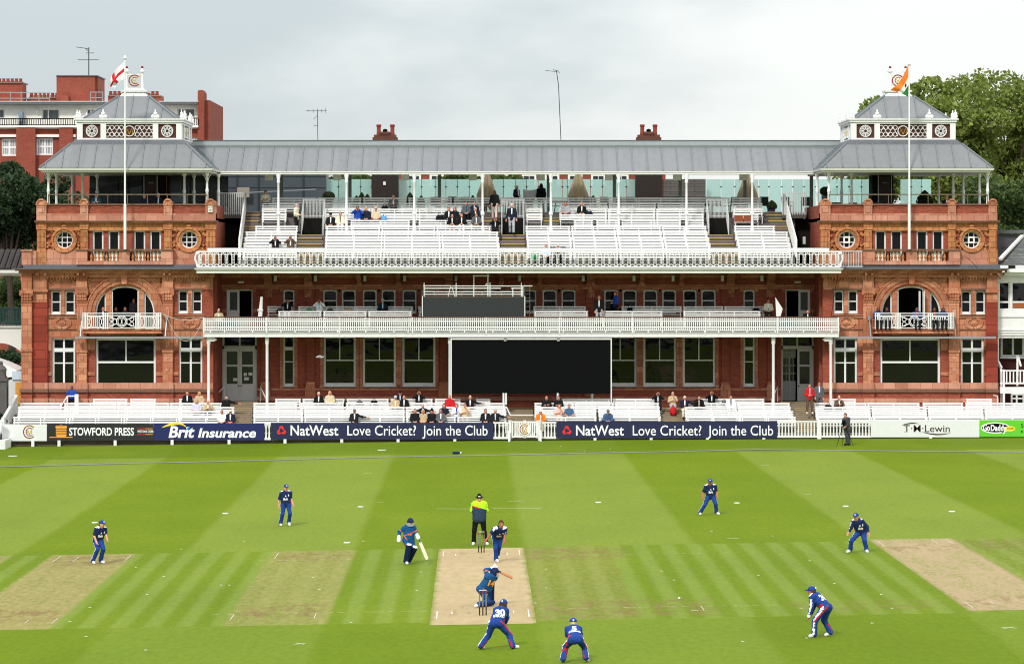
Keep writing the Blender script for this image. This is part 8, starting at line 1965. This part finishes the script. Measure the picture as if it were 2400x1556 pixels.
def bat(a, b, label, hf=.33, face=(0, -1, 0), wood=S(226, 216, 196), grip=S(30, 110, 170)):
    a, b = npv(*a), npv(*b); d = unit(b - a); L = np.linalg.norm(b - a); n = unit(npv(*face) - d * (npv(*face) @ d)); r = np.cross(d, n)
    o = thing('cricket_bat', label, 'bat', tuple(a)); s0 = a + d * L * hf
    part('handle', MB().tube([tuple(a), tuple(s0 + d * .04)], .019, 8), mat('bat_grip_%d' % (grip[2] * 99), grip, .6), o, True)
    mb = MB(); prof = [(-.052, .006), (.052, .006), (.052, -.012), (0, -.034), (-.052, -.012)]; vs = []
    for t, k in ((0, .45), (.07, 1), (.6, 1.05), (.93, 1), (1, .75)):
        c = s0 + d * (L * (1 - hf)) * t
        for u, v in prof: vs.append(tuple(c + r * u * k + n * v * (1.25 if .4 < t < .95 else .9)))
    mb.add(vs, [(i * 5 + k, i * 5 + (k + 1) % 5, (i + 1) * 5 + (k + 1) % 5, (i + 1) * 5 + k) for i in range(4) for k in range(5)] + [(4, 3, 2, 1, 0), (20, 21, 22, 23, 24)])
    part('blade', mb, mat('bat_wood_%d' % (wood[0] * 99), wood, .45, var=.12, scale=8), o); return o
Q = 120 / 1323
o, F_ = player((910, 1200, Q), (485, 1340), dict(hd=(572, 265, -.05), nk=(565, 365), sA=(430, 400), sB=(665, 395), eA=(290, 500, -.02), wA=(277, 640, -.1), eB=(705, 500, .02), wB=(745, 590, -.08), hA=(455, 720, .02), hB=(590, 720, .05), kA=(515, 930, -.18), kB=(655, 960, -.02), aA=(455, 1250, .02), aB=(530, 1225, .3), tA=(490, 1335, -.12), tB=(560, 1255, .3)),
       (.15, -.97, -.12), 'non striking batter in dark helmet and pads walking with bat at her side', top=M_TEAL, legs=M_TEAL, sleeves=1.9, kit='ind', head=('helmet', 0), hair=('hblack', 'bob'), skin='brown', group='batters in teal kit', extra=pads_and_gloves)
w0 = o.location; J = F_.J; pB = J['wB'] + unit(J['wB'] - J['eB']) * .07
x0, y0 = 910, 1200; D = w0.y - .12; tip = (X(x0 + 1008 * Q, D), D - .1, Z(y0 + 1210 * Q, D)); hnd = (w0.x + pB[0], w0.y + pB[1], w0.z + pB[2]); hnd = tuple(npv(*hnd) - unit(npv(*tip) - npv(*hnd)) * .06)
bat(hnd, tip, 'pale bat with blue grip hanging from the non striking batter', .28)
Q = 140 / 1137
player((1085, 1140, Q), (320, 1110), dict(hd=(312, 238, -.02), nk=(312, 305, .02), sA=(205, 335, .03), sB=(420, 335, .03), eA=(168, 450, .08), wA=(225, 520, .2), eB=(452, 450, .08), wB=(400, 520, .22), hA=(250, 600), hB=(372, 600), kA=(215, 850, -.03), kB=(405, 850, -.03), aA=(205, 1050), aB=(440, 1050), tA=(192, 1105, -.14), tB=(468, 1102, -.12)),
       (0, -1, -.03), 'umpire in black hat with lime and navy jacket standing behind the far wicket', top=M_SLATE, legs=M_BK, sleeves=1.9, kit='ump', head=('brim', 0), hair=('hgrey', 'thin'), bulk=1.22, size=1.04, group=None, lead='jacket')
Q = 140 / 1137
player((1085, 1140, Q), (655, 1430), dict(hd=(728, 712, -.42), nk=(712, 785, -.35), sA=(600, 812, -.35), sB=(802, 800, -.3), eA=(522, 905, -.45), wA=(460, 995, -.45), eB=(805, 905, -.3), wB=(790, 1020, -.35), hA=(612, 960, 0), hB=(712, 955, 0), kA=(622, 1180, -.12), kB=(690, 1140, .05), aA=(625, 1375, 0), aB=(660, 1290, .42), tA=(662, 1428, -.1), tB=(672, 1345, .40)),
       (.25, -.95, -.1), 'bowler with dark tied hair following through on the pitch', head=(None, 0), hair=('hbrown', 'tail'), chest='Brit', skin='tan', size=.98)
Q = 130 / 1433
DB = dict(hd=(705, 345, .12), nk=(640, 440, .05), sA=(515, 455, -.05), sB=(720, 480, .22), eA=(478, 285, .05), wA=(650, 232, .15), eB=(770, 330, .35), wB=(735, 235, .25), hA=(340, 765, .0), hB=(520, 775, .18), kA=(545, 1105, .1), kB=(600, 745, .55), aA=(310, 1160, -.05), aB=(595, 1130, .45), tA=(215, 1215, -.1), tB=(680, 1190, .42))
o, F_ = player((1095, 1310, Q), (460, 1230), DB, (.9, .35, -.15), 'striking batter down on one knee in helmet, number fourteen on back', top=M_TEAL, legs=M_TEAL, sleeves=1.9, kit='ind', back=True, head=('helmet', 0), hair=None, skin='brown', number='14', numcol=mat('orange_number', S(246, 170, 60), .7, var=0), group='batters in teal kit', extra=pads_and_gloves, fd=(-.3, 1, 0))
w0 = o.location; J = F_.J; D = w0.y + .25; hnd = (X(1095 + 705 * Q, D), D, Z(1310 + 262 * Q, D)); tip = (X(1095 + 1172 * Q, D), D + .15, Z(1310 + 492 * Q, D))
bat(hnd, tip, 'brown bat swung over the shoulder of the kneeling striker', .26, (.3, -.5, .8), S(176, 110, 62), S(40, 40, 44))
Q = 140 / 1440
player((1100, 1390, Q), (640, 1345), dict(hd=(825, 265, .30), nk=(762, 372, .22), sA=(640, 405, .2), sB=(885, 415, .25), eA=(660, 560, .42), wA=(800, 640, .55), eB=(905, 590, .3), wB=(872, 715, .42), hA=(565, 725, -.02), hB=(730, 722, .02), kA=(465, 1000, .12), kB=(965, 1000, .15), aA=(275, 1285), aB=(1045, 1290), tA=(330, 1330, .12), tB=(1165, 1335, .12)),
       (.35, .93, -.1), 'slip fielder with long sleeves and number thirty seen from behind', back=True, number='30', name_low='ENGLAND', sleeves=1.88, hair=('hbrown', 'bob'), top=M_EB, legs=M_EB)
Q = 120 / 1596
player((1290, 1440, Q), (760, 1490), dict(hd=(712, 270, .42), nk=(738, 395, .3), sA=(540, 455, .25), sB=(895, 450, .25), eA=(515, 650, .3), wA=(640, 760, .5), eB=(945, 640, .3), wB=(870, 760, .5), hA=(690, 765, -.08), hB=(885, 765, -.08), kA=(475, 990, .18), kB=(1048, 975, .18), aA=(395, 1370), aB=(1110, 1330), tA=(375, 1470, .12), tB=(1160, 1460, .12)),
       (-.02, 1, -.1), 'low crouching fielder with number five seen from behind', back=True, number='5', name_low='ENGLAND', hair=('blond', 'tail'), top=M_EB, legs=M_EB)
Q = 100 / 1286
player((1610, 1105, Q), (660, 1300), dict(hd=(702, 315, -.08), nk=(702, 410, -.03), sA=(568, 455, -.02), sB=(842, 440), eA=(492, 620, .02), wA=(490, 745, -.05), eB=(888, 590, .03), wB=(908, 710, -.05), hA=(640, 750, .03), hB=(785, 745, .03), kA=(535, 1000, -.08), kB=(868, 970, -.12), aA=(400, 1245), aB=(890, 1215, .02), tA=(405, 1312, -.12), tB=(960, 1290, -.08)),
       (-.1, -1, -.05), 'fielder with wide stance in blue cap right of the bowler', chest='Brit', skin='tan')
player((1960, 1185, Q), (620, 1410), dict(hd=(592, 335, -.22), nk=(620, 425, -.15), sA=(510, 480, -.15), sB=(780, 470, -.05), eA=(452, 650, -.15), wA=(380, 790, -.2), eB=(925, 620, -.02), wB=(965, 800, -.08), hA=(665, 800, .05), hB=(815, 800, .08), kA=(450, 1050, -.15), kB=(850, 1040, -.08), aA=(425, 1315), aB=(912, 1310, .02), tA=(335, 1392, -.1), tB=(935, 1412, -.14)),
       (-.35, -.93, -.05), 'long sleeved fielder leaning forward at left edge of the bare strip', chest='Brit', sleeves=1.88, hair=('hbrown', 'tail'))
Q = 120 / 1234
player((1860, 1360, Q), (640, 1360), dict(hd=(440, 262, -.02), nk=(485, 345, .0), sA=(440, 400, -.18), sB=(590, 370, .18), eA=(440, 610, -.2), wA=(375, 830, -.18), eB=(500, 590, .3), wB=(430, 800, .32), hA=(740, 660, -.1), hB=(830, 650, .12), kA=(515, 960, -.1), kB=(735, 950, .14), aA=(500, 1310, -.08), aB=(880, 1240, .16), tA=(400, 1370, -.1), tB=(780, 1300, .16)),
       (-.93, .3, -.05), 'crouching fielder side on at lower right with white wristband', back=True, number='24', sleeves=1.88, hair=('hbrown', 'bob'), top=M_EB, legs=M_EB, skin='tan',
       extra=lambda o, F_: part('wristband', MB().tube([tuple(F_.J['wA'] - unit(F_.J['wA'] - F_.J['eA']) * .01), tuple(F_.J['wA'] + unit(F_.J['wA'] - F_.J['eA']) * .06)], .045, 10), M_W, o, True, local=True))
Q = 100 / 1403
GS = cloth(66, 68, 72)
player((1930, 950, Q), (770, 1310), dict(hd=(715, 330, -.05), nk=(735, 400), sA=(665, 460, -.05), sB=(840, 440, .05), eA=(645, 590, -.08), wA=(690, 690, -.25), eB=(830, 590, .0), wB=(735, 690, -.25), hA=(745, 790, .0), hB=(830, 790, .03), kA=(765, 1040, -.04), kB=(835, 1040), aA=(775, 1270), aB=(845, 1280, .02), tA=(700, 1310, -.03), tB=(815, 1320, -.14)),
       (-.45, -.9, -.05), 'person in grey suit standing behind a tripod before the white pickets', top=GS, legs=GS, kit='plain', sleeves=1.9, head=(None, 0), hair=('hblack', 'short'), shoes=M_BK, size=1.02, group=None, lead='jacket')
g = G(1930 + 640 * Q, 950 + 1310 * Q); sc = g.y / F
o = thing('tripod', 'thin black camera tripod in front of the grey suited person', 'tripod', (g.x, g.y - .3, g.z)); apex = (g.x + .01, g.y - .3, g.z + 1.2)
for px, py, dy in ((430, 1345, -.1), (627, 1310, -.5), (990, 1330, .35)):
    b = G(1930 + px * Q, 950 + py * Q); part('leg', MB().tube([apex, (b.x, b.y, b.z)], [.02, .011], 6), BLACK, o)
part('camera', MB().box(apex[0] - .09, apex[0] + .09, apex[1] - .1, apex[1] + .08, apex[2], apex[2] + .16).tube([(apex[0], apex[1] - .1, apex[2] + .08), (apex[0], apex[1] - .28, apex[2] + .08)], .05, 10), BLACK, o)
# wickets
STW = mat('dark_stump', S(44, 26, 24), .5, var=.1); STS = mat('printed_stump_band', S(120, 120, 124), .5, var=.5, scale=60); STR = mat('red_stump_top', S(120, 34, 30), .5, var=.05)
for sv, lab in ((93.6, 'near wicket of three dark printed stumps behind the kneeling striker'), (113.72, 'far wicket of three dark printed stumps in front of the umpire')):
    x = U0 - .0115 * sv; z = gz(x, sv); o = thing('wicket', lab, 'wicket', (x, sv, z), 'wickets')
    for k in (-1, 0, 1):
        mb = MB(); xx = k * .095; mb.lathe([(.019, 0), (.019, .26)], (xx, 0, 0), 10); mb.cur = 1; mb.lathe([(.0192, .26), (.0192, .62)], (xx, 0, 0), 10); mb.cur = 2; mb.lathe([(.019, .62), (.019, .70), (.012, .711)], (xx, 0, 0), 10); part('stump', mb, [STW, STS, STR], o, True, local=True)
    for k in (-.05, .05): part('bail', MB().tube([(k - .055, 0, .722), (k + .055, 0, .722)], [.012, .012], 8), LIME, o, True, local=True)
# ball, boundary rope, discs, covers, scraps
g = G(1592, 1404); solo('cricket_ball', MB().blob((0, 0, .036), .036, 12, 8), mat('white_leather', (.8, .8, .8), .4, var=.03), 'white cricket ball rolling on the square at right', 'ball', g, smooth=True, local=True)
rope = [(-40, 1098), (0, 1095.4), (120, 1092), (260, 1088), (420, 1085), (560, 1081.5), (800, 1075), (1000, 1070.5), (1203, 1067), (1400, 1062.5), (1600, 1059), (1768, 1054.5), (1960, 1056.5), (2150, 1058.5), (2440, 1061.5)]
pts = [G(a, b) for a, b in rope]; mb = MB(); mb.tube([(p.x, p.y, p.z + .027) for p in pts], .030, 8)
solo('boundary_rope', mb, mat('grey_white_rope', (.22, .22, .24), .8, var=.3, scale=14), 'pale boundary rope curving right across the far outfield', 'rope', tuple(pts[7]), smooth=True)
DISC = mat('white_disc', (.70, .71, .71), .5, var=.02)
for i, (px, py) in enumerate(((222, 1225.5), (528, 1204), (845, 1188.5), (813, 1272.5), (1402, 1178), (1727, 1179.5), (1982, 1187), (2231, 1199.5))):
    g = G(px, py); o = thing('fielding_disc', 'white disc on the grass ' + ('beside the head of the far left fielder', 'left of the upright fielder', 'leftmost by the umpire', 'left of the non striking batter', 'midway between bowler and wide stance fielder', 'right of the wide stance fielder', 'above the leaning long sleeved fielder', 'at the far right edge')[i], 'marker disc', g, 'white fielding circle discs')
    part('disc', MB().lathe([(.12, .0), (.13, .025), (.11, .04)], (0, 0, 0), 14), DISC, o, local=True)
for i, (px, py) in enumerate(((30, 1069), (895, 1055))):
    g = G(px, py); o = thing('sprinkler_cover', ('round white rimmed sprinkler cover at the far left corner of grass', 'round white sprinkler cover below the left bank board')[i], 'cover', g, 'sprinkler covers'); part('rim', MB().lathe([(.24, 0), (.24, .03), (.17, .035)], (0, 0, 0), 16), DISC, o, local=True); part('lid', MB().lathe([(.15, .036), (.15, .04)], (0, 0, 0), 14), mat('dull_lid', (.16, .2, .12), .7), o, local=True)
g = G(1069.5, 1064); o = thing('drinks_bottle', 'dark bottle lying beside the rope below the gate', 'bottle', g); part('bottle', MB().tube([(-.2, 0, .07), (.12, 0, .07), (.16, 0, .07), (.2, 0, .07)], [.07, .07, .04, .04], 10), M_NV, o, True, local=True); part('cap', MB().tube([(.2, 0, .07), (.26, 0, .07)], .05, 10), M_W, o, True, local=True)
g = G(752, 837); y = 186.5
o = thing('pigeon', 'pale pigeon flying in front of the ground floor windows', 'bird', (X(751, y), y, Z(837, y))); part('body', MB().blob((0, 0, 0), (.15, .05, .05), 8, 6).blob((.15, 0, .02), (.05, .04, .04), 6, 4).prism([(-.12, .01), (-.26, .03), (-.26, -.02), (-.12, -.02)], -.03, .03), mat('pigeon_grey', (.55, .56, .58), .7), o, True, local=True)
for s_ in (-1, 1): part('wing', MB().add([(.06, 0, .02), (-.08, 0, .02), (-.2, s_ * .25, .07), (-.02, s_ * .28, .09), (-.2, s_ * .25, .08), (-.02, s_ * .28, .1)], [(0, 1, 2, 3), (0, 3, 5, 4, 1)]), mat('pigeon_wing', (.7, .7, .72), .7), o, local=True)
r = random.Random(4); scr = [(319, 1330), (384, 1351), (345, 1393), (519, 1371), (538, 1371), (733, 1353), (749, 1381), (211, 1423), (164, 1456), (202, 1491), (342, 1523), (425, 1288), (573, 1269), (987, 1340), (977, 1384), (1280, 1335), (1280, 1377.5), (1551, 1338), (1580, 1359), (823, 1458), (1668, 1245), (1811, 1256), (1898, 1314), (1778, 1348), (1956, 1367), (2065, 1393), (2091, 1425), (2044, 1460), (1891, 1495), (852, 1268), (1255, 1413), (1741, 1503), (1370, 1057), (1430, 1053), (1315, 1046), (130, 1090.5), (193, 1088.5), (842, 1073.5)]
for i, (px, py) in enumerate(scr):
    g = G(px, py); solo('paper_scrap', MB().add([(-.04, -.035, .008), (.04, -.03, .015), (.038, .035, .010), (-.035, .03, .018), (-.04, -.035, .004), (.04, -.03, .006), (.038, .035, .004), (-.035, .03, .006)], [(0, 1, 2, 3), (4, 5, 1, 0), (5, 6, 2, 1), (6, 7, 3, 2), (7, 4, 0, 3), (7, 6, 5, 4)]), LIME, 'tiny white scrap lying loose on the grass', 'scrap', g, 'white scraps scattered over the field', local=True)
